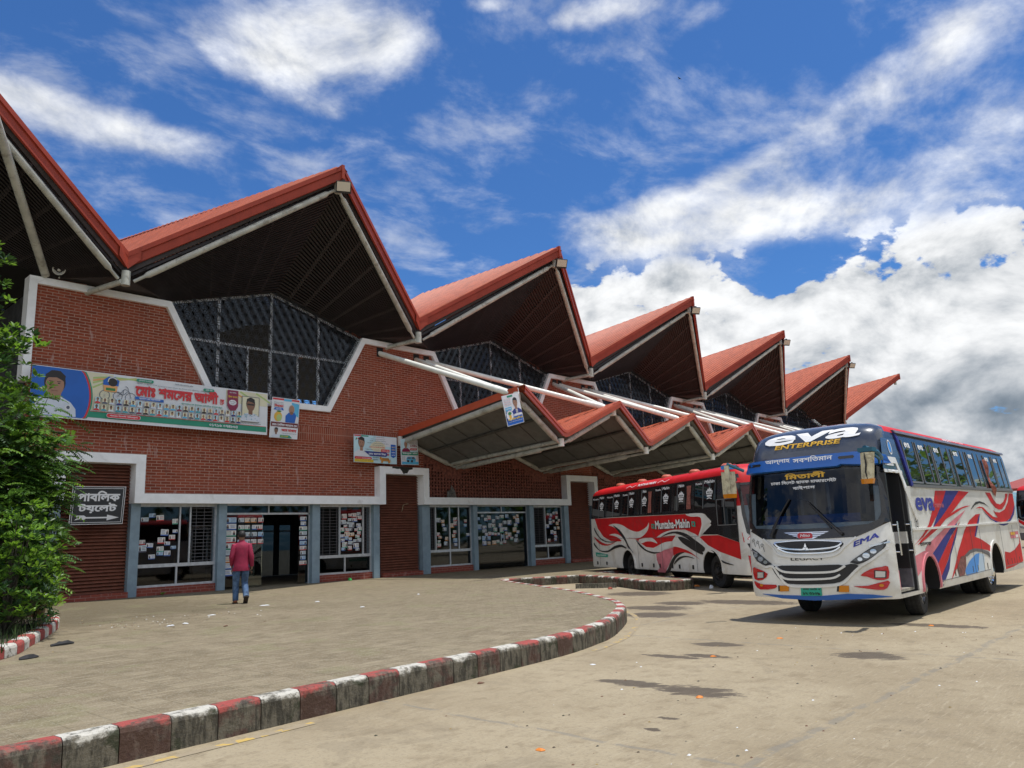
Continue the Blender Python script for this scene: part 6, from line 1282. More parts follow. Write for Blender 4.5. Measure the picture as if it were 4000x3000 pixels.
m = MB(); drape(m, [gl2], F2, 'windscreen', .004, 0, .12); m.build('windscreen', rb, False)
m = MB(); drape(m, [[(-1.155, 1.40), (-1.155, 1.16), (-1.02, 1.16), (-.86, 1.0), (.86, 1.0), (1.02, 1.16), (1.15, 1.16), (1.15, 1.40), (.9, 1.25), (-.9, 1.25)]], F2, 'bus_red', .006); x, z = -1.06, 1.24
drape(m, [[(x+(.045 if k % 2 == 0 else .018)*cos(pi/2+pi*k/5), z+(.045 if k % 2 == 0 else .018)*sin(pi/2+pi*k/5)) for k in range(10)]], F2, 'text_white', .010); m.build('front_stripe', rb, False)
for sg in (-1, 1):
    h = MB(); q = [(sg*1.12, 1.13), (sg*.98, 1.14), (sg*.75, .96), (sg*.90, .93), (sg*1.08, 1.0)]; drape(h, [q], F2, 'plastic_black', .012); drape(h, [[(sg*1.07, 1.10), (sg*.97, 1.11), (sg*.80, .97), (sg*.92, .96), (sg*1.05, 1.03)]], F2, 'lens', .018, .006); h.build('headlight', rb, False)
    h = MB(); drape(h, [[(sg*1.13, .85), (sg*1.10, .45), (sg*.9, .5), (sg*.95, .8)]], F2, 'red_plastic', .012); h.build('fog_light', rb, False)
    mr = MB(); cy_ = sg*1.47; n_ = 8
    for t0, t1, mt in ((2.23, 2.33, 'amber'), (2.33, 2.87, 'mirror_cream')):
        mr.add([(x_, cy_+y_*k, z_) for z_, k in ((t0, .9 if t0 < 2.3 else 1), (t1, 1)) for x_, y_ in ((.10, -.10), (.16, -.14), (.16, .14), (.10, .16), (.0, .15), (.0, -.15))], [tuple(range(5, -1, -1)), tuple(range(6, 12))]+[(j, (j+1) % 6, 6+(j+1) % 6, 6+j) for j in range(6)], mt)
    mr.path([(-.012, cy_, 2.85), (-.014, cy_+.01, 2.6), (-.012, cy_-.01, 2.42)], [.008, .02, .008], 5, 'plastic_black')
    o = mr.build('mirror', rb, False); a = MB(); a.path([(-.05, sg*1.1, 3.0), (.12, sg*1.3, 3.03), (.12, cy_, 2.95), (.1, cy_, 2.86)], .035, 7, 'arm_red'); a.path([(-.05, sg*1.1, 2.62), (.12, sg*1.22, 2.62), (.1, cy_, 2.6)], .02, 6, 'arm_red'); a.box(.02, .2, cy_-.16, cy_+.16, 2.93, 3.02, 'bus_sky'); a.build('mirror_arm', o, False)

# ------------------------------------------------------------------ a third bus half hidden behind, loaded with sacks
A3 = Bus(8.9); A3.steer = 0; A3.lip = lambda x: 'bus_white'
def mf3(c):
    if c.z > 2.88: return 'bus_red'
    if 2.07 < c.z: return 'bus_black' if c.x < -.1 else 'bus_white'
    return 'bus_white' if c.z > .75 else 'bus_greypaint'
b3 = thing('coach', 'distant white bus mostly hidden behind the near bus at the right edge', 'bus', (38, -16.2, RZ), pi, 'coaches')
bus_core(A3, b3, mf3, [(-1.82, .43), (-6.25, .46)], True)
m = MB(); drape(m, [bo, gl], A3.front, 'bus_black', .010, .006, .15); m.build('windscreen_surround', b3, False)
m = MB(); drape(m, [gl], A3.front, 'windscreen', .004, 0, .15); m.build('windscreen', b3, False)
m = MB(); drape(m, [[(-1.1, 1.28), (-.9, 1.12), (.9, 1.12), (1.1, 1.28), (1.1, 1.42), (.8, 1.26), (-.8, 1.26), (-1.1, 1.42)]], A3.front, 'bus_red', .008); m.build('front_stripe', b3, False)
for sg in (-1, 1):
    m = MB(); drape(m, [[(sg*.65, .9), (sg*1.05, .98), (sg*1.08, 1.1), (sg*.75, 1.02)]], A3.front, 'lens', .012, .006); m.build('headlight', b3, False)
for a, b in ((-1.5, -2.9), (-3.0, -4.5), (-4.6, -6.2), (-6.4, -8.3)):
    g = MB(); drape(g, [[(a, 2.13), (b, 2.13), (b, 2.8), (a, 2.8)]], A3.side(1), 'bus_pane', .01, .008, 1.5); g.build('side_window', b3)
# ================================================================== BANNERS, POSTERS, SIGN
for nm, c in (('vinyl_white', (.70, .735, .78)), ('vinyl_blue', (.012, .12, .50)), ('vinyl_navy', (.02, .035, .22)), ('vinyl_green', (.02, .27, .17)), ('vinyl_lime', (.42, .55, .20)), ('vinyl_cream', (.70, .68, .50)), ('vinyl_red', (.60, .03, .04)), ('vinyl_maroon', (.24, .02, .07)), ('vinyl_cyan', (.10, .45, .72)), ('vinyl_aqua', (.50, .72, .80)), ('vinyl_yellow', (.72, .52, .03)), ('vinyl_orange', (.75, .38, .14)), ('vinyl_brown', (.15, .02, .025)),
              ('ink_skin', (.36, .20, .13)), ('ink_skin2', (.22, .11, .07)), ('ink_hair', (.02, .018, .02)), ('ink_grey', (.40, .40, .42)), ('ink_shirt', (.62, .68, .78)), ('ink_teal', (.05, .34, .42)), ('ink_line', (.10, .12, .16)), ('ink_mango', (.70, .42, .05)), ('ink_leaf', (.04, .22, .06)), ('ink_tiger', (.55, .26, .06)), ('sign_black', (.022, .024, .027)), ('sign_white', (.72, .73, .74))):
    pm(nm, c, .48, var=.04, sc=2)
class Canvas:
    """flat printed sheet: u across, v up, in metres from the lower left corner"""
    def __init__(s, o, ux, uv, nrm, wave=0.):
        s.o, s.ux, s.uv, s.n = Vector(o), Vector(ux), Vector(uv), Vector(nrm).normalized(); s.m = MB(); s.k = .004; s.wave = wave
    def at(s, u, v, d=0.): return s.o+s.ux*u+s.uv*v+s.n*(d+s.wave*(sin(u*2.3+v*1.3)*.6+sin(u*5.1-v*2.2)*.25))
    def up(s): s.k += .0005; return s.k
    def poly(s, pts, mat, mx=.5): d = s.up(); drape(s.m, [pts], lambda a, b, o_: s.at(a, b, o_), mat, d, 0, mx)
    def rect(s, u0, v0, u1, v1, mat): s.poly([(u0, v0), (u1, v0), (u1, v1), (u0, v1)], mat)
    def ell(s, u, v, ru, rv, mat, n=18, a0=0, a1=2*pi): s.poly([(u+ru*cos(a0+(a1-a0)*k/n), v+rv*sin(a0+(a1-a0)*k/n)) for k in range(n)], mat)
    def pill(s, u0, v0, u1, v1, mat):
        r = (v1-v0)/2; s.poly([(u1-r+r*cos(-pi/2+pi*k/8), v0+r+r*sin(-pi/2+pi*k/8)) for k in range(9)]+[(u0+r+r*cos(pi/2+pi*k/8), v0+r+r*sin(pi/2+pi*k/8)) for k in range(9)], mat)
    def text(s, t, u0, v0, u1, h, mat, bold=.02, shear=0., tilt=0.):
        d = s.up(); lettering(s.m, t, lambda a, b, k: s.at(a, b, d+k), u0, v0, u1, h, mat, bold, shear, tilt)
    def line(s, pts, wd, mat): d = s.up(); ribbon(s.m, pts, wd, lambda a, b, o_: s.at(a, b, o_), mat, d, 0)
    def face(s, u, v, h, shirt='ink_shirt', skin='ink_skin', hair='ink_hair', bald=False, beard=False, glasses=False):
        """head and shoulders, h = full height, (u, v) = bottom centre"""
        s.poly([(u-h*.46, v), (u+h*.46, v), (u+h*.42, v+h*.18), (u+h*.18, v+h*.33), (u-h*.18, v+h*.33), (u-h*.42, v+h*.18)], shirt)
        s.poly([(u-h*.09, v+h*.28), (u+h*.09, v+h*.28), (u+h*.09, v+h*.45), (u-h*.09, v+h*.45)], skin)
        if not bald: s.ell(u, v+h*.72, h*.20, h*.27, hair)
        s.ell(u, v+h*.66, h*.18, h*.25 if not bald else h*.29, skin)
        if not bald: s.poly([(u-h*.19, v+h*.74), (u-h*.12, v+h*.83), (u+h*.05, v+h*.80), (u+h*.19, v+h*.74), (u+h*.17, v+h*.92), (u, v+h*.99), (u-h*.17, v+h*.92)], hair)
        if h > .3:
            for sg in (-1, 1): s.ell(u+sg*h*.075, v+h*.68, h*.03, h*.012, 'ink_hair', 8); s.line([(u+sg*h*.04, v+h*.72), (u+sg*h*.11, v+h*.725)], h*.014, 'ink_hair')
            s.line([(u-.05*h, v+h*.52), (u+.05*h, v+h*.52)], h*.018, 'ink_skin2'); s.poly([(u-.02*h, v+h*.585), (u+.02*h, v+h*.585), (u, v+h*.61)], 'ink_skin2')
        if beard: s.ell(u, v+h*.47, h*.12, h*.08, hair)
        if glasses: s.line([(u-h*.15, v+h*.69), (u+h*.15, v+h*.69)], h*.06, 'ink_hair')
    def sheet(s, w_, h_, mat, edge=None):
        n = max(2, int(w_/.25)); k = max(2, int(h_/.25)); g = lambda a, b, d: s.at(a, b, d)
        for i in range(n):
            for j in range(k):
                a, b, c, e = w_*i/n, w_*(i+1)/n, h_*j/k, h_*(j+1)/k
                s.m.quad(g(a, c, .002), g(b, c, .002), g(b, e, .002), g(a, e, .002), mat); s.m.quad(g(a, c, -.008), g(a, e, -.008), g(b, e, -.008), g(b, c, -.008), mat)
        for i in range(n):
            for v in (0, h_): s.m.quad(g(w_*i/n, v, -.008), g(w_*(i+1)/n, v, -.008), g(w_*(i+1)/n, v, .002), g(w_*i/n, v, .002), edge or mat)
        for j in range(k):
            for u in (0, w_): s.m.quad(g(u, h_*j/k, -.008), g(u, h_*(j+1)/k, -.008), g(u, h_*(j+1)/k, .002), g(u, h_*j/k, .002), edge or mat)
rr = random.Random(77)
# long election banner
c = Canvas((-1.97, -.40, 4.98), (1, 0, 0), (.006, 0, 1), (0, -1, 0), 0.); Wd, Hd = 7.02, 1.41
c.uv = Vector((0, 0, 1)); c.ux = Vector((1, 0, -.008)).normalized()
c.sheet(Wd, Hd, 'vinyl_white')
c.rect(0, .30, 2.1, 1.39, 'vinyl_cream'); c.rect(2.1, .30, 2.7, 1.39, 'vinyl_white')
for a in range(5): c.line([(1.55, .95+.07*a), (2.0, 1.18+.03*a), (2.75, 1.36-.012*a)], .05, ['vinyl_lime', 'vinyl_cream', 'vinyl_lime', 'vinyl_orange', 'vinyl_lime'][a])
c.rect(5.55, .95, Wd-.02, 1.37, 'vinyl_cream')
for a in range(4): c.line([(5.75+.28*a, 1.35), (6.05+.28*a, 1.2), (6.5+.2*a, 1.08)], .055, ['vinyl_orange', 'vinyl_lime', 'vinyl_cream', 'vinyl_lime'][a])
c.rect(.0, .09, Wd-.04, .27, 'vinyl_green'); c.rect(1.0, .262, Wd-.06, .276, 'vinyl_red')
arc = lambda r: [(0.0, .05)]+[(-.15+r*cos(-.60+1.25*k/16), .62+r*.92*sin(-.60+1.25*k/16)) for k in range(17)]+[(0, 1.39)]
fit = lambda L: [(max(.0, u), min(1.39, max(.04, v))) for u, v in L]
c.poly(fit(arc(1.72)), 'vinyl_green'); c.poly(fit(arc(1.68)), 'vinyl_red'); c.poly(fit(arc(1.63)), 'vinyl_blue')
c.poly([(.08, .06), (1.16, .06), (1.14, .28), (1.0, .46), (.74, .60), (.55, .52), (.40, .60), (.2, .5), (.08, .3)], 'ink_shirt'); c.poly([(.45, .50), (.74, .52), (.76, .74), (.44, .74)], 'ink_skin')
c.ell(.58, .98, .27, .34, 'ink_hair'); c.ell(.58, .90, .235, .31, 'ink_skin'); c.poly([(.33, 1.02), (.42, 1.10), (.62, 1.12), (.82, 1.02), (.84, 1.18), (.70, 1.31), (.48, 1.31), (.34, 1.18)], 'ink_hair')
for sg in (-1, 1): c.line([(.58+sg*.05, 1.0), (.58+sg*.15, 1.005)], .018, 'ink_hair'); c.ell(.58+sg*.10, .955, .035, .014, 'ink_hair', 8)
c.line([(.50, .745), (.66, .745)], .02, 'ink_skin2'); c.poly([(.555, .82), (.605, .82), (.58, .86)], 'ink_skin2'); c.ell(.95, .30, .09, .09, 'vinyl_white', 14); c.ell(.95, .31, .045, .05, 'ink_line', 10)
# cycle rickshaw
u0, v0 = 1.78, .72
for wu, wv, r in ((u0+.10, v0+.05, .135), (u0+.46, v0+.05, .125), (u0+.82, v0+.03, .15)):
    c.line([(wu+r*cos(pi*k/9), wv+r*sin(pi*k/9)) for k in range(19)], .016, 'ink_line')
    for k in range(4): c.line([(wu+r*cos(pi*k/4), wv+r*sin(pi*k/4)), (wu-r*cos(pi*k/4), wv-r*sin(pi*k/4))], .005, 'ink_grey')
c.poly([(u0+.08, v0+.16), (u0+.42, v0+.16), (u0+.44, v0+.34), (u0+.05, v0+.34)], 'vinyl_orange'); c.poly([(u0+.12, v0+.19), (u0+.38, v0+.19), (u0+.38, v0+.27), (u0+.12, v0+.27)], 'ink_leaf')
c.poly([(u0+.04, v0+.34), (u0+.46, v0+.34), (u0+.48, v0+.50), (u0+.36, v0+.60), (u0+.18, v0+.60), (u0+.04, v0+.48)], 'vinyl_blue'); c.ell(u0+.30, v0+.44, .13, .12, 'ink_hair', 14); c.line([(u0+.17, v0+.44), (u0+.20, v0+.54), (u0+.30, v0+.58), (u0+.42, v0+.53)], .025, 'vinyl_cream')
for q in ([(.42, .18), (.60, .10), (.75, .22), (.82, .03)], [(.60, .10), (.62, .26), (.72, .25)], [(.62, .26), (.46, .05)], [(.75, .22), (.72, .33), (.66, .36)]): c.line([(u0+a, v0+b) for a, b in q], .016, 'ink_line')
c.text('েমাঃ শমেসর আলী', 2.72, .84, 5.28, .42, 'vinyl_red', .045); c.text('-েক', 5.32, .84, 5.48, .18, 'vinyl_red', .03)
c.pill(2.74, 1.27, 3.24, 1.36, 'vinyl_green'); c.text('দুিনয়ার মজদুর', 2.80, 1.29, 3.18, .05, 'vinyl_white', .02); c.pill(4.78, 1.22, 5.14, 1.31, 'vinyl_green'); c.text('এক হও', 4.85, 1.24, 5.07, .05, 'vinyl_white', .02)
c.text('আসন্ন ২০ জুলাই ২০২৫', 2.74, 1.20, 3.34, .05, 'ink_line', .01); c.text('িসেলট েজলা সড়ক পিরবহন বাস িমিনবাস েকাচ মাইেকাবাস শিমক ইউিনয়ন', 3.36, 1.19, 5.0, .035, 'ink_line', .01); c.text('িবসিমলািহর রাহমািনর রািহম', 3.88, 1.30, 4.45, .05, 'ink_line', .01)
c.poly([(2.72, .74), (3.56, .72), (3.56, .80), (2.72, .82)], 'vinyl_blue'); c.text('বতমান সহ সমপাদক', 2.84, .745, 3.46, .055, 'vinyl_white', .02)
c.text('আপনােদর মহা মূলযবান েভাট িদেয় জয়যুক করুন', 4.10, .705, 5.42, .085, 'vinyl_green', .012)
c.poly([(5.58, 1.36), (5.95, 1.36), (5.95, .85), (5.88, .72), (5.77, .68), (5.65, .72), (5.58, .85)], 'vinyl_maroon'); c.text('িরকা মাকায়', 5.61, 1.10, 5.93, .09, 'vinyl_yellow', .02); c.ell(5.765, .96, .13, .09, 'vinyl_white'); c.text('েমাঃ শমেসর', 5.67, .965, 5.86, .03, 'ink_line', .01); c.text('আলী', 5.71, .90, 5.82, .035, 'ink_line', .01); c.text('মহান আলাহ', 5.65, 1.26, 5.88, .04, 'vinyl_white', .01)
c.rect(6.08, .37, 6.70, 1.22, 'ink_line'); c.rect(6.10, .39, 6.68, 1.20, 'vinyl_cream'); c.face(6.39, .40, .80, 'ink_shirt', 'ink_skin2', 'ink_hair', False, False, True)
for k in range(26): a, b = 6.39+rr.uniform(-.25, .25), .43+rr.uniform(0, .2); c.line([(a, b), (a+.03, b+.02)], .012, 'ink_teal')
c.text('েসৗজেনযঃ এস েক শামছু আহেমদ', 6.03, .29, 6.76, .055, 'ink_line', .012); c.text('০১৭১৬-০৭৪৮৬৪', 5.0, .125, 5.95, .085, 'vinyl_white', .025)
c.pill(1.95, .115, 2.90, .245, 'vinyl_white'); c.pill(1.96, .125, 2.89, .235, 'vinyl_red'); c.text('পচােরঃ িমতালী শিমকবৃনদ', 2.04, .145, 2.82, .065, 'vinyl_white', .015)
shirts = ['ink_shirt', 'vinyl_cyan', 'ink_line', 'vinyl_maroon', 'ink_teal', 'ink_grey', 'vinyl_navy', 'vinyl_white', 'vinyl_red', 'ink_hair']
for row in range(2):
    for k in range(23):
        t = k/22; u = (1.62 if row == 0 else 1.60)+t*(5.90-1.60)+.0; v = (.52-.10*t*0) if row == 0 else .29
        v = .50+(.0) if row == 0 else .292
        if row == 0 and 2.6 < u: v = .50
        w_ = .068; h_ = .185
        c.k -= .0 
        if k == 0: base = c.up()
        c.k = base; c.rect(u, v, u+2*w_, v+h_, 'ink_grey'); c.rect(u+.004, v+.004, u+2*w_-.004, v+h_-.004, 'vinyl_cream' if k % 3 else 'vinyl_aqua'); c.face(u+w_, v+.005, .17, rr.choice(shirts), rr.choice(['ink_skin', 'ink_skin2']), 'ink_hair', rr.random() < .15, rr.random() < .2)
    c.k = base+.004
b_ = c.m.build('election_banner', None, False); tag(b_, 'very long white election banner with a rickshaw and rows of small portraits', 'banner')

def poster(nm, lab, o, ux, uv, nrm, w_, h_, mat, paint, cat='poster'):
    c = Canvas(o, ux, uv, nrm, 0.); c.sheet(w_, h_, mat); paint(c, w_, h_); return tag(c.m.build(nm, None, False), lab, cat, 'election posters on the facade')
def p2(c, w, h):
    c.rect(.02, h-.08, w*.42, h-.02, 'vinyl_red'); c.rect(w*.42, h-.1, w*.70, h-.02, 'vinyl_cyan'); c.rect(w*.70, h-.08, w-.02, h-.02, 'vinyl_red')
    c.poly([(w*.70, h-.12), (w-.02, h-.16), (w-.02, h*.48), (w*.80, h*.55)], 'vinyl_cyan')
    for k in range(4): c.text('িসেলট েজলা বাস িমিনবাস', .08, h-.18-.05*k, w*.42, .025, 'ink_line', .01)
    c.text('িনবাচন', .10, h*.765, w*.42, .10, 'vinyl_red', .04); c.poly([(.08, h*.69), (w*.44, h*.69), (w*.40, h*.75), (.12, h*.75)], 'vinyl_blue'); c.text('সভাপিত', .16, h*.70, w*.36, .05, 'vinyl_white', .02)
    c.ell(w*.25, h*.53, .15, .17, 'ink_mango'); c.ell(w*.29, h*.50, .10, .12, 'vinyl_lime'); c.ell(w*.27, h*.66, .09, .03, 'ink_leaf', 10)
    c.poly([(w*.52, h*.40), (w*.96, h*.40), (w*.97, h*.52), (w*.82, h*.66), (w*.62, h*.65), (w*.51, h*.56)], 'vinyl_blue'); c.poly([(w*.86, h*.40), (w*.98, h*.40), (w*.985, h*.54), (w*.90, h*.58)], 'vinyl_white'); c.ell(w*.715, h*.735, .115, .16, 'ink_grey'); c.ell(w*.715, h*.725, .10, .145, 'ink_skin'); c.ell(w*.715, h*.64, .07, .06, 'ink_skin2')
    c.rect(.02, h*.28, w-.02, h*.39, 'vinyl_brown'); c.text('েমাঃ েসিলম আহমদ-েক', .06, h*.295, w*.95, .10, 'vinyl_white', .03)
    c.face(w*.22, .02, h*.245, 'ink_shirt', 'ink_skin2'); c.text('আম মাকায়', w*.40, h*.155, w*.94, .11, 'vinyl_red', .035); c.text('আপনােদর মূলযবান েভাট িদেয় জয়যুক করুন', w*.42, h*.11, w*.95, .03, 'ink_line', .01)
    c.poly([(w*.36, .02), (w*.80, .02), (w*.70, .11), (w*.36, .11)], 'vinyl_green'); c.text('রািব েচৗধুরী', w*.38, .035, w*.66, .055, 'vinyl_yellow', .02)
poster('election_poster', 'upright poster of a man in a blue vest with a mango, beside the long banner', (5.13, -.40, 4.86), (1, 0, -.01), (.065, 0, 1), (0, -1, 0), 1.06, 1.38, 'vinyl_white', p2)
def p3(c, w, h):
    c.rect(w*.5, h*.62, w-.02, h-.02, 'vinyl_white'); c.ell(w*.55, h*.6, .35, .2, 'vinyl_cream'); c.rect(.02, h-.06, w*.16, h-.015, 'vinyl_red'); c.rect(w*.16, h-.06, w*.33, h-.015, 'vinyl_green')
    c.poly([(.06, h-.2), (.13, h-.1), (.15, h-.18)], 'ink_leaf'); c.poly([(.15, h-.16), (.22, h-.10), (.21, h-.18)], 'vinyl_red')
    c.face(w*.17, h*.22, h*.72, 'vinyl_white', 'ink_skin'); c.line([(w*.17-.05, h*.58), (w*.17+.05, h*.58)], .02, 'ink_hair')
    for k, (a, b) in enumerate(((.44, .70), (.38, .72), (.36, .74), (.30, .80), (.42, .68))): c.text('আগামী ২৩ জুলাই েরাজ িসেলট েজলা', w*a, h*(.93-.075*k), w*b, .04 if k != 2 else .05, 'ink_line', .012)
    c.text('িসেলট শাখা িমতালী বাস ইউিনট', w*.34, h*.555, w*.72, .05, 'vinyl_red', .012); c.rect(w*.62, h*.42, w*.82, h*.52, 'vinyl_red'); c.text('সদসয পাথী', w*.64, h*.44, w*.80, .055, 'vinyl_white', .02)
    c.text('ি-বািষক িনবাচন (২০২৫-২০২৭)', w*.26, h*.46, w*.60, .045, 'ink_line', .012)
    c.poly([(w*.22, h*.42), (w*.74, h*.415), (w*.78, h*.34), (w*.74, h*.25), (w*.36, h*.255)], 'vinyl_navy'); c.text('েমাঃ ছােদক িময়া', w*.33, h*.285, w*.735, .10, 'vinyl_white', .025); c.text('েক', w*.76, h*.29, w*.81, .08, 'vinyl_red', .03)
    c.poly([(w*.85, h*.72), (w*.97, h*.72), (w*.97, h*.28), (w*.91, h*.22), (w*.85, h*.28)], 'vinyl_blue')
    for k in range(4): c.text(['২৩', 'তািরখ', 'সারািদন', 'েভাট িদন'][k], w*.865, h*(.60-.10*k), w*.955, .055, 'vinyl_yellow' if k < 2 else 'vinyl_white', .02)
    c.pill(.02, h*.12, w*.40, h*.205, 'vinyl_red'); c.text('েমাবাইলঃ 01315-593097', .06, h*.135, w*.38, .05, 'vinyl_white', .02); c.rect(.02, .02, w*.44, h*.115, 'vinyl_yellow'); c.text('পচােরঃ িমতালী শাখার শিমকবৃনদ', .06, .045, w*.42, .05, 'ink_line', .012)
    c.text('বাঘ মাকায়', w*.42, h*.17, w*.56, .055, 'ink_line', .02); c.text('েভাট িদন', w*.42, h*.10, w*.55, .055, 'ink_line', .02)
    c.poly([(w*.60, h*.12), (w*.63, h*.21), (w*.70, h*.20), (w*.79, h*.205), (w*.825, h*.12), (w*.83, h*.03), (w*.79, .02), (w*.78, h*.09), (w*.67, h*.09), (w*.655, .02), (w*.615, .02), (w*.62, h*.09)], 'ink_tiger'); c.ell(w*.605, h*.19, .05, .055, 'ink_tiger', 10); c.line([(w*.825, h*.17), (w*.845, h*.10), (w*.85, h*.05)], .015, 'ink_tiger')
    for k in range(7): c.line([(w*(.66+.022*k), h*.20), (w*(.655+.022*k), h*.12)], .012, 'ink_hair')
poster('election_poster', 'wide pale blue poster with a tiger, above the left end of the red shutter', (8.52, -.40, 4.18), (1, 0, -.004), (.0, 0, 1), (0, -1, 0), 1.97, 1.02, 'vinyl_aqua', p3)
def p4(c, w, h):
    c.rect(.02, h*.5, w-.02, h-.02, 'vinyl_aqua'); c.rect(w*.45, h*.62, w-.03, h-.03, 'vinyl_white')
    c.face(w*.30, h*.50, h*.44, 'vinyl_maroon', 'ink_skin', 'ink_hair', True)
    for k in range(5): c.text('আসন্ন িনবাচেন সংগামী', w*.50, h*(.93-.035*k), w*.96, .022, 'ink_line', .01)
    c.text('১০৪১', w*.55, h*.70, w*.93, .07, 'vinyl_maroon', .03); c.poly([(w*.52, h*.56), (w*.90, h*.57), (w*.94, h*.64), (w*.55, h*.64)], 'vinyl_red'); c.text('সভাপিত', w*.56, h*.585, w*.88, .04, 'vinyl_white', .02)
    c.rect(.03, h*.37, w-.02, h*.49, 'vinyl_green'); c.text('ইউসুফ খাঁন', w*.08, h*.395, w*.94, .085, 'vinyl_white', .03)
    c.rect(.03, .02, w-.02, h*.12, 'vinyl_cyan'); c.poly([(w*.30, h*.14), (w*.80, h*.12), (w*.84, h*.22), (w*.74, h*.31), (w*.36, h*.31), (w*.29, h*.24)], 'vinyl_cyan'); c.poly([(w*.58, h*.22), (w*.78, h*.22), (w*.73, h*.30), (w*.60, h*.30)], 'ink_line'); c.poly([(w*.34, h*.23), (w*.54, h*.23), (w*.54, h*.29), (w*.37, h*.29)], 'ink_line')
    for x in (.38, .60): c.ell(w*x, h*.14, .05, .05, 'ink_hair', 10)
    for k in range(4): c.text('িজপ গািড়', w*.04, h*(.31-.045*k), w*.22, .02, 'ink_line', .01); c.text('মাকা', w*.86, h*(.31-.045*k), w*.97, .02, 'vinyl_red', .01)
poster('election_poster', 'narrow poster of a bald man and a blue van, above the red shutter', (10.68, -.44, 4.16), (1, 0, .03), (-.05, 0, 1), (0, -1, 0), .86, 1.0, 'vinyl_white', p4)
def p5(c, w, h):
    c.rect(.02, .02, w-.02, h*.27, 'vinyl_blue'); c.rect(w*.3, h-.09, w*.62, h-.03, 'vinyl_green'); c.face(w*.70, h*.33, h*.55, 'vinyl_navy', 'ink_skin'); c.poly([(w*.66, h*.33), (w*.74, h*.33), (w*.76, h*.48), (w*.64, h*.48)], 'vinyl_white'); c.poly([(w*.685, h*.33), (w*.715, h*.33), (w*.72, h*.46), (w*.68, h*.46)], 'ink_hair')
    for k in range(6): c.text('িসেলট েজলা শিমক ইউিনয়ন', w*.06, h*(.85-.04*k), w*.46, .022, 'vinyl_red' if k % 2 == 0 else 'ink_line', .01)
    c.poly([(w*.06, h*.48), (w*.42, h*.50), (w*.42, h*.60), (w*.06, h*.60)], 'vinyl_cyan'); c.text('সমপাদক', w*.10, h*.52, w*.38, .05, 'vinyl_white', .02)
    c.ell(w*.24, h*.33, .18, .18, 'vinyl_blue'); c.ell(w*.24, h*.33, .165, .165, 'vinyl_white'); c.ell(w*.25, h*.29, .06, .085, 'ink_mango', 12)
    for k in range(7): a = pi/2+(k-3)*.35; c.line([(w*.25, h*.345), (w*.25+.10*cos(a), h*.345+.11*sin(a))], .025, 'ink_leaf')
    c.text('েমাঃ হািবব আলী-েক', w*.08, h*.16, w*.94, .085, 'vinyl_yellow', .03); c.text('আনারস মাকায় েভাট িদেয় জয়যুক করুন', w*.08, h*.10, w*.92, .03, 'vinyl_white', .012); c.rect(w*.5, h*.285, w*.94, h*.345, 'vinyl_white')
poster('hanging_poster', 'small blue and white pineapple poster hung askew under the canopy tip', (9.83, -6.93, 4.74), Vector((.80, 0, .22)).normalized(), Vector((-.24, 0, .93)).normalized(), (0, -1, 0), .82, 1.0, 'vinyl_white', p5)
m = MB(); m.tube((10.42, -6.92, 5.87), (10.55, -6.78, 6.12), .006, m='alu'); tag(m.build('hanging_wire'), 'thin wire holding the pineapple poster to the canopy edge', 'wire')
# public toilet sign
c = Canvas((-.80, -.42, 2.06), Vector((1, 0, .01)), Vector((.045, 0, 1)), (0, -1, 0)); c.sheet(1.40, 1.05, 'sign_white')
for k, d_ in enumerate((.015, .05, .062)): c.rect(d_, d_, 1.40-d_, 1.05-d_, ('sign_black', 'sign_white', 'sign_black')[k])
c.text('পাবিলক', .14, .64, 1.26, .29, 'sign_white', .04); c.text('টয়েলট', .18, .31, 1.20, .29, 'sign_white', .04)
c.poly([(.12, .12), (.28, .155), (.36, .12), (.42, .165), (.96, .165), (.96, .105), (1.28, .185), (.96, .265), (.96, .205), (.42, .205), (.36, .25), (.12, .25), (.20, .185)], 'sign_white')
tag(c.m.build('toilet_sign', None, False), 'square black sign with white Bengali words and a white arrow pointing right', 'sign')

# ================================================================== PERSON
pm('skin', (.20, .105, .065), .55); pm('hair_black', (.012, .011, .011), .6, bump=.4, bsc=90); pm('shirt_magenta', (.27, .010, .048), .75, var=.12, sc=9, bump=.25, bsc=14)
pm('jeans', (.055, .105, .20), .85, var=.35, sc=7, bump=.3, bsc=40, dirt=(.12, .19, .30), dsc=4, dlo=.5, dhi=.75, dmax=.7); pm('leather', (.24, .075, .025), .5, var=.2); pm('sole', (.03, .022, .018), .8)
def skin(nm, verts, edges, rad, mat, par, lv=2):
    me = bpy.data.meshes.new(nm); me.from_pydata(verts, edges, []); o = bpy.data.objects.new(nm, me); COL.objects.link(o)
    sk = o.modifiers.new('skin', 'SKIN'); sk.use_smooth_shade = True; sk.branch_smoothing = .6; o.modifiers.new('sub', 'SUBSURF').levels = lv
    for i, v in enumerate(me.skin_vertices[0].data): v.radius = rad[i] if isinstance(rad[i], tuple) else (rad[i], rad[i]); v.use_root = i == 0
    dg = bpy.context.evaluated_depsgraph_get(); dg.update(); nm_ = bpy.data.meshes.new_from_object(o.evaluated_get(dg)); o.modifiers.clear(); o.data = nm_
    nm_.materials.clear(); nm_.materials.append(MATS[mat]); nm_.polygons.foreach_set('use_smooth', [True]*len(nm_.polygons)); o.parent = par; return o
def chain(*pts): return list(pts)
per = thing('person', 'person in a magenta long-sleeved shirt and blue jeans walking towards the glass doors', 'person', (1.08, -6.45, 0), radians(-20))
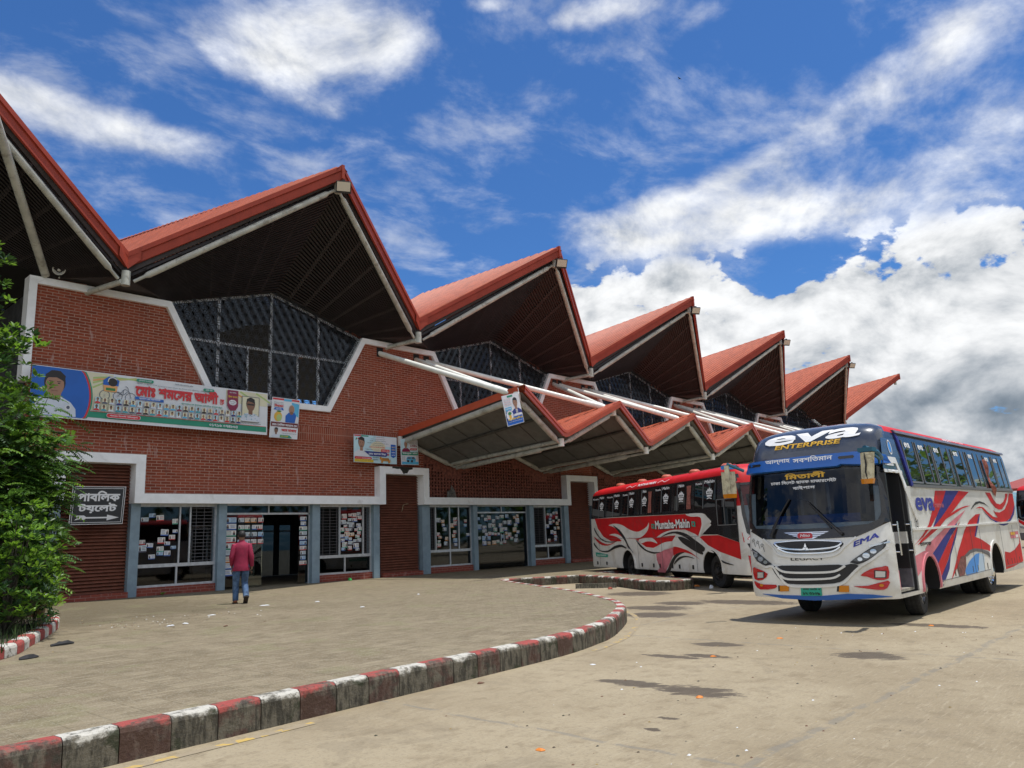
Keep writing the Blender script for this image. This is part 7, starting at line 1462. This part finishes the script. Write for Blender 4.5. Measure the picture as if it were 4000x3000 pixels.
# local frame: +y is the walking direction, x to the right
J = {'pelvis': (0, 0, .86), 'waist': (0, .01, 1.0), 'chest': (0, .015, 1.20), 'neck0': (0, .01, 1.36), 'neck': (0, .02, 1.42), 'head0': (0, .035, 1.50), 'head1': (0, .04, 1.58),
     'lsh': (-.155, .005, 1.315), 'lel': (-.225, -.045, 1.06), 'lwr': (-.20, .09, .87), 'lha': (-.19, .12, .79), 'rsh': (.155, .005, 1.315), 'rel': (.215, -.06, 1.06), 'rwr': (.235, -.01, .83), 'rha': (.235, .005, .75),
     'lhip': (-.09, 0, .82), 'lkn': (-.10, .07, .46), 'lan': (-.105, .02, .085), 'rhip': (.09, 0, .82), 'rkn': (.095, .06, .46), 'ran': (.10, -.20, .16)}
N = list(J); I = {n: i for i, n in enumerate(N)}
E_ = [('pelvis', 'waist'), ('waist', 'chest'), ('chest', 'neck0'), ('neck0', 'neck'), ('neck', 'head0'), ('head0', 'head1'), ('chest', 'lsh'), ('lsh', 'lel'), ('lel', 'lwr'), ('lwr', 'lha'), ('chest', 'rsh'), ('rsh', 'rel'), ('rel', 'rwr'), ('rwr', 'rha'), ('pelvis', 'lhip'), ('lhip', 'lkn'), ('lkn', 'lan'), ('pelvis', 'rhip'), ('rhip', 'rkn'), ('rkn', 'ran')]
Rd = {'pelvis': (.13, .095), 'waist': (.125, .085), 'chest': (.145, .095), 'neck0': (.07, .06), 'neck': .052, 'head0': (.078, .09), 'head1': (.076, .09), 'lsh': .055, 'lel': .038, 'lwr': .026, 'lha': (.036, .018), 'rsh': .055, 'rel': .038, 'rwr': .026, 'rha': (.036, .018), 'lhip': .075, 'lkn': .052, 'lan': .035, 'rhip': .075, 'rkn': .052, 'ran': .035}
skin('body', [J[n] for n in N], [(I[a], I[b]) for a, b in E_], [Rd[n] for n in N], 'skin', per)
m = MB()                                                             # face, ears, fingers
m.sphere((0, .115, 1.545), (.015, .02, .024), 'skin', 8, 6)
for sg in (-1, 1): m.sphere((sg*.078, .03, 1.545), (.012, .022, .034), 'skin', 8, 6); m.sphere((sg*.03, .11, 1.565), (.013, .008, .008), 'text_white', 8, 5)
m.sphere((0, .115, 1.505), (.024, .008, .007), 'red_plastic', 8, 5); f_ = m.build('facial_features', per)
for sg, w_, ln in ((-1, J['lha'], .02), (1, J['rha'], .0)):
    m = MB()
    for k in range(4): a = Vector(w_)+Vector((-.0+sg*.004, -.024+.016*k, -.03)); m.path([a, a+Vector((0, .006, -.035)), a+Vector((-sg*.006, .016, -.06+.004*abs(k-1.5)))], [.0088, .0085, .006], 6, 'skin')
    a = Vector(w_)+Vector((-sg*.012, .03, .0)); m.path([a, a+Vector((-sg*.012, .03, -.02)), a+Vector((-sg*.01, .035, -.048))], [.011, .010, .007], 6, 'skin'); m.build('hand_fingers', per)
m = MB()                                                             # hair cap
for i in range(7):
    for j in range(20):
        pass
hv = []; hf = []
for i in range(8):
    th = pi*i/12.5
    for j in range(20):
        ph = 2*pi*j/20; back = .5-.5*sin(ph)
        t2 = th*(1+.42*back); hv.append((.088*sin(t2)*cos(ph), .035+.104*sin(t2)*sin(ph), 1.565+.098*cos(t2)))
for i in range(7):
    for j in range(20): hf.append((i*20+j, (i+1)*20+j, (i+1)*20+(j+1) % 20, i*20+(j+1) % 20))
m.add(hv, hf, 'hair_black', True); m.build('hair', per)
def loft(m, rings, mat, n=20, wob=0., seed=1):
    """rings of (centre, half width, half depth) swept into a garment tube"""
    r = random.Random(seed); vs = []
    for c, rx, ry in rings:
        for k in range(n):
            a = 2*pi*k/n; e = 1+wob*sin(a*5+c[2]*31)+wob*r.uniform(-.6, .6); vs.append((c[0]+rx*cos(a)*e, c[1]+ry*sin(a)*e, c[2]))
    m.add(vs, [(i*n+k, i*n+(k+1) % n, (i+1)*n+(k+1) % n, (i+1)*n+k) for i in range(len(rings)-1) for k in range(n)], mat, True)
m = MB(); loft(m, [((0, .0, .735), .188, .140), ((0, .0, .76), .192, .143), ((0, .0, .85), .182, .135), ((0, .005, .95), .172, .124), ((0, .008, 1.05), .176, .122), ((0, .01, 1.15), .186, .124), ((0, .01, 1.24), .196, .122), ((0, .01, 1.31), .196, .110), ((0, .012, 1.355), .165, .092), ((0, .014, 1.385), .105, .075), ((0, .016, 1.41), .072, .066), ((0, .018, 1.44), .066, .064)], 'shirt_magenta', 22, .022, 3)
for sg, n_ in ((-1, 'l'), (1, 'r')):
    a, b, c = Vector(J[n_+'sh']), Vector(J[n_+'el']), Vector(J[n_+'wr'])
    m.path([a+Vector((-sg*.05, 0, .0)), a+Vector((sg*.012, 0, -.01)), a.lerp(b, .35), a.lerp(b, .75), b, b.lerp(c, .3), b.lerp(c, .75), c-(c-b)*.02], [.06, .076, .070, .060, .060, .054, .045, .043], 12, 'shirt_magenta')
m.build('shirt', per)
m = MB(); loft(m, [((0, 0, .80), .135, .102), ((0, 0, .90), .15, .11), ((0, .0, .96), .14, .10)], 'jeans', 18)
for sg, n_ in ((-1, 'l'), (1, 'r')):
    a, b, c = Vector(J[n_+'hip']), Vector(J[n_+'kn']), Vector(J[n_+'an'])
    m.path([a+Vector((0, 0, .06)), a, a.lerp(b, .4), a.lerp(b, .8), b, b.lerp(c, .3), b.lerp(c, .7), c-(c-b)*.03, c+(c-b)*.05], [.088, .098, .090, .078, .074, .073, .068, .066, .068], 14, 'jeans')
m.build('jeans', per)
for x, y, z, rx in ((-.105, .06, .0, 0.), (.10, -.17, .07, -.75)):
    m = MB(); m.sphere((0, .0, .045), (.048, .13, .05), 'leather', 12, 8); m.box(-.05, .05, -.13, .135, -.004, .018, 'sole'); o = m.build('shoe', per); o.location = (x, y, z+.004); o.rotation_euler = (rx, 0, 0)

# ================================================================== SMALL THINGS
pm('litter_white', (.68, .70, .72), .7); pm('litter_orange', (.70, .22, .03), .6); pm('litter_brown', (.14, .07, .04), .8); pm('brick_bit', (.28, .07, .045), .9, var=.3, sc=30); pm('rag_black', (.018, .018, .02), .8); pm('plastic_green', (.03, .38, .08), .4); pm('rag_grey', (.14, .13, .12), .85, var=.4, sc=14)
def crumple(nm, lab, cat, x, y, z, a, b, mat, seed, group='litter on the ground', hgt=.02, rot=None):
    r = random.Random(seed); m = MB(); n = 9; rt = r.uniform(0, 3) if rot is None else rot
    ring = [(a*(.7+.4*r.random())*cos(2*pi*k/n), b*(.7+.4*r.random())*sin(2*pi*k/n)) for k in range(n)]
    P_ = [(u*cos(rt)-v*sin(rt), u*sin(rt)+v*cos(rt)) for u, v in ring]
    m.add([(x+u, y+v, z+r.uniform(.001, hgt*.5)) for u, v in P_]+[(x+u*.5, y+v*.5, z+hgt*r.uniform(.5, 1)) for u, v in P_]+[(x, y, z+hgt*.8)]+[(x+u, y+v, z+.001) for u, v in P_],
          [(k, (k+1) % n, n+(k+1) % n, n+k) for k in range(n)]+[(n+k, n+(k+1) % n, 2*n) for k in range(n)]+[(2*n+1+k, 2*n+1+(k+1) % n, (k+1) % n, k) for k in range(n)], mat)
    return tag(m.build(nm, None, False), lab, cat, group)
for k, (x, y, a, b, mt, lab) in enumerate([(-2.17, -10.25, .14, .04, 'litter_white', 'long scrap of white paper on the dark paving near the tree'), (-1.86, -10.13, .10, .06, 'litter_white', 'crumpled white scrap just right of the long paper on the paving'), (-1.75, -11.36, .08, .03, 'litter_brown', 'small brown leaf scrap on the open paving'), (-.83, -8.96, .11, .035, 'litter_white', 'white strip of paper on the paving left of the person'), (.92, -7.85, .15, .04, 'litter_white', 'white paper strip on the paving near the feet of the person'), (1.97, -8.27, .08, .04, 'litter_white', 'white scrap on the paving right of the person'), (1.47, -10.67, .07, .035, 'litter_white', 'white scrap in the middle of the open paving'), (4.3, -9.0, .05, .05, 'litter_white', 'tiny white pebble-like scrap far out on the paving')]):
    crumple('paper_scrap', lab, 'litter', x, y, .0, a*.75, b*.7, mt, 100+k, hgt=.02)
for k, (x, y, mt, lab, hh) in enumerate([(10.61, -13.27, 'litter_white', 'white and orange peel heap by the red bus wheel', .10), (9.78, -10.63, 'brick_bit', 'broken red brick lump lying by the kerb of the bus bay', .07), (11.16, -12.53, 'litter_orange', 'orange scrap in the shade at the red bus wheel', .05), (-1.60, -20.02, 'litter_orange', 'orange peel on the dark stain in the foreground road', .02), (.55, -18.95, 'litter_orange', 'tiny orange peel on the long narrow stain', .015), (2.35, -18.95, 'litter_orange', 'orange scrap on the dry road before the white bus', .015), (-2.15, -17.75, 'litter_brown', 'reddish twig on the road under the kerb', .02), (-.62, -18.05, 'litter_white', 'white paper scrap on the road beside the rounded kerb', .01), (4.5, -20.25, 'litter_orange', 'orange dot of peel on the stain by the white bus wheel', .015), (-3.75, -20.0, 'litter_orange', 'orange leaf on the road at the bottom edge', .015)]):
    crumple('peel_scrap' if 'orange' in lab else 'debris', lab, 'litter', x, y, RZ, .05 if hh < .03 else .09, .035 if hh < .03 else .07, mt, 200+k, hgt=hh)
crumple('plastic_bag', 'small green plastic bag at the foot of the red brick plinth', 'litter', 8.45, -.25, 0, .16, .07, 'plastic_green', 301, hgt=.10)
crumple('black_rag', 'black rag on the paving right of the planter kerb end', 'rag', -4.18, -11.35, 0, .17, .07, 'rag_black', 302, 'rags by the planter kerb', .06, .3); crumple('black_rag', 'black rag against the outer face of the planter kerb, nearest the camera', 'rag', -4.92, -12.55, 0, .15, .07, 'rag_black', 303, 'rags by the planter kerb', .05, .4)
for k in range(46):
    r = random.Random(400+k)
    pass
g = MB(); r = random.Random(9)
for k in range(420):
    if k < 260: x, y, z = r.gauss(-2.4, 1.1), r.gauss(-9.0, 1.0), .0
    else:
        x, y, z = r.uniform(-4.5, 6), r.uniform(-22.0, -18.4), RZ
    a = r.uniform(.006, .022); t = r.uniform(0, 3); mt = r.choice(['litter_white', 'kerb_bare', 'litter_brown', 'litter_brown', 'soil', 'leaf_dry']); h_ = a*.5
    if x < -2.9 and y > -12: continue
    g.add([(x+a*cos(t+q*1.57), y+a*sin(t+q*1.57)*.7, z+.0005) for q in range(4)]+[(x, y, z+h_)], ((0, 1, 4), (1, 2, 4), (2, 3, 4), (3, 0, 4)), mt)
o = g.build('ground_crumbs', None, False); o['kind'] = 'stuff'; tag(o, 'fine crumbs, grit and leaf bits scattered over the ground', 'grit')
wd = MB(); r = random.Random(12)
for k in range(26): a = r.uniform(0, 6.28); l = r.uniform(.05, .14); wd.add([(1.95, -.10, .0), (1.95+l*cos(a)*.5-.012, -.14+l*sin(a)*.3, l*.6), (1.95+l*cos(a), -.16+l*sin(a)*.5, l*.5), (1.95+l*cos(a)*.5+.012, -.14+l*sin(a)*.3, l*.6)], ((0, 1, 2, 3),), 'leaf_bright')
tag(wd.build('weed_tuft', None, False), 'small green weed growing at the foot of the brick plinth', 'weed')
m = MB(); m.path([(11.05, .03, 2.41), (11.12, .03, 2.66), (11.36, .02, 2.72)], .016, 6, 'dry_stem'); tag(m.build('bent_stick', None, False), 'bent pale stick caught in the slats of the red shutter', 'stick')
m = MB(); r = random.Random(31)
for k in range(7):
    a = k*.9; m.add([(13.45+.18*cos(a), -.16, 2.95), (13.45+.2*cos(a+.9), -.14, 2.95), (13.55+.08*cos(a+.4), -.10-.03*k, 3.18+.28*r.random())], ((0, 1, 2),), 'rag_grey')
m.add([(13.2, -.20, 2.95), (13.72, -.20, 2.95), (13.70, -.12, 3.25), (13.58, -.05, 3.50), (13.48, -.1, 3.28), (13.28, -.12, 3.2)], ((0, 1, 2, 4, 5), (2, 3, 4)), 'rag_grey'); tag(m.build('grey_sack', None, False), 'torn grey plastic sack lying on the white ledge before the pierced bricks', 'sack')
# bird
bd = thing('bird', 'tiny dark bird gliding high in the blue sky', 'bird', (CAM.x+95*.82, CAM.y+95*.45, CAM.z+95*.57)); m = MB()
m.sphere((0, 0, 0), (.05, .14, .05), 'rag_black', 8, 6); m.sphere((0, .15, .02), (.03, .05, .03), 'rag_black', 8, 5); m.build('body', bd)
for sg in (-1, 1): m = MB(); m.add([(sg*.03, .06, .02), (sg*.22, .08, .10), (sg*.42, -.04, .06), (sg*.2, -.05, .08), (sg*.03, -.07, .02), (sg*.03, 0, .04)], ((0, 1, 5), (1, 2, 3), (1, 3, 5), (5, 3, 4)), 'rag_black'); m.build('wing', bd)

# ================================================================== BACKGROUND
sh = thing('far_shed', 'distant open shed with a long low red roof at the far right', 'building', (95, -20, RZ)); m = MB()
m.add([(-12, 16, 4.4), (-12, -25, 4.4), (12, -25, 6.6), (12, 16, 6.6), (-12, 16, 4.15), (-12, -25, 4.15), (12, -25, 6.4), (12, 16, 6.4)], ((0, 1, 2, 3), (4, 7, 6, 5), (0, 4, 5, 1), (0, 3, 7, 4), (1, 5, 6, 2)), 'fascia_red'); m.build('roof', sh)
m = MB(); m.box(6, 6.4, -25, 16, 0, 6, 'dark_wall'); m.build('rear_wall', sh)
for k in range(9): m = MB(); m.box(-11.6, -11.3, -24+k*4.9, -23.7+k*4.9, 0, 4.4, 'steel'); m.build('post', sh)
def far_tree(x, y, h_, w_, seed, lab):
    r = random.Random(seed); t_ = thing('far_tree', lab, 'tree', (x, y, RZ), 0, 'distant trees'); m = MB(); m.path([(0, 0, 0), (.2, 0, h_*.4), (0, .2, h_*.8)], [.3, .22, .08], 8, 'bark'); m.build('trunk', t_)
    m = MB()
    for k in range(40):
        a = r.uniform(0, 6.28); q = sqrt(r.random())*w_; c = Vector((cos(a)*q, sin(a)*q, h_*r.uniform(.35, 1.0)*(1-.3*(q/w_)**2)))
        for j in range(26): spray(m, c+Vector((r.gauss(0, .7), r.gauss(0, .7), r.gauss(0, .5))), (0, 0, .4), 2, r, r.choice(['leaf_mid', 'leaf_dark', 'leaf_dark']), .75)
    m.build('crown', t_, False)
far_tree(118, -6.5, 9.0, 3.5, 51, 'distant green tree top behind the red roofed shed, at the right edge'); far_tree(150, 14, 9.0, 5, 52, 'distant dark tree low on the horizon left of the shed')
# wood across the yard (only mirrored in the bus windows)
m = MB(); r = random.Random(61)
for k in range(34):
    x0, y0 = 6+k*3.4+r.uniform(-1, 1), -41+r.uniform(-3, 2); h_ = r.uniform(9, 15)
    for j in range(110):
        a = r.uniform(0, 6.28); q = sqrt(r.random())*2.9; spray(m, (x0+cos(a)*q, y0+sin(a)*q, RZ+h_*r.uniform(.05, 1)), (0, 0, .3), 2, r, r.choice(['leaf_mid', 'leaf_dark', 'leaf_mid', 'leaf_bright']), 1.2)
o = m.build('far_wood', None, False); o['kind'] = 'stuff'; tag(o, 'belt of green trees along the far side of the yard', 'wood')
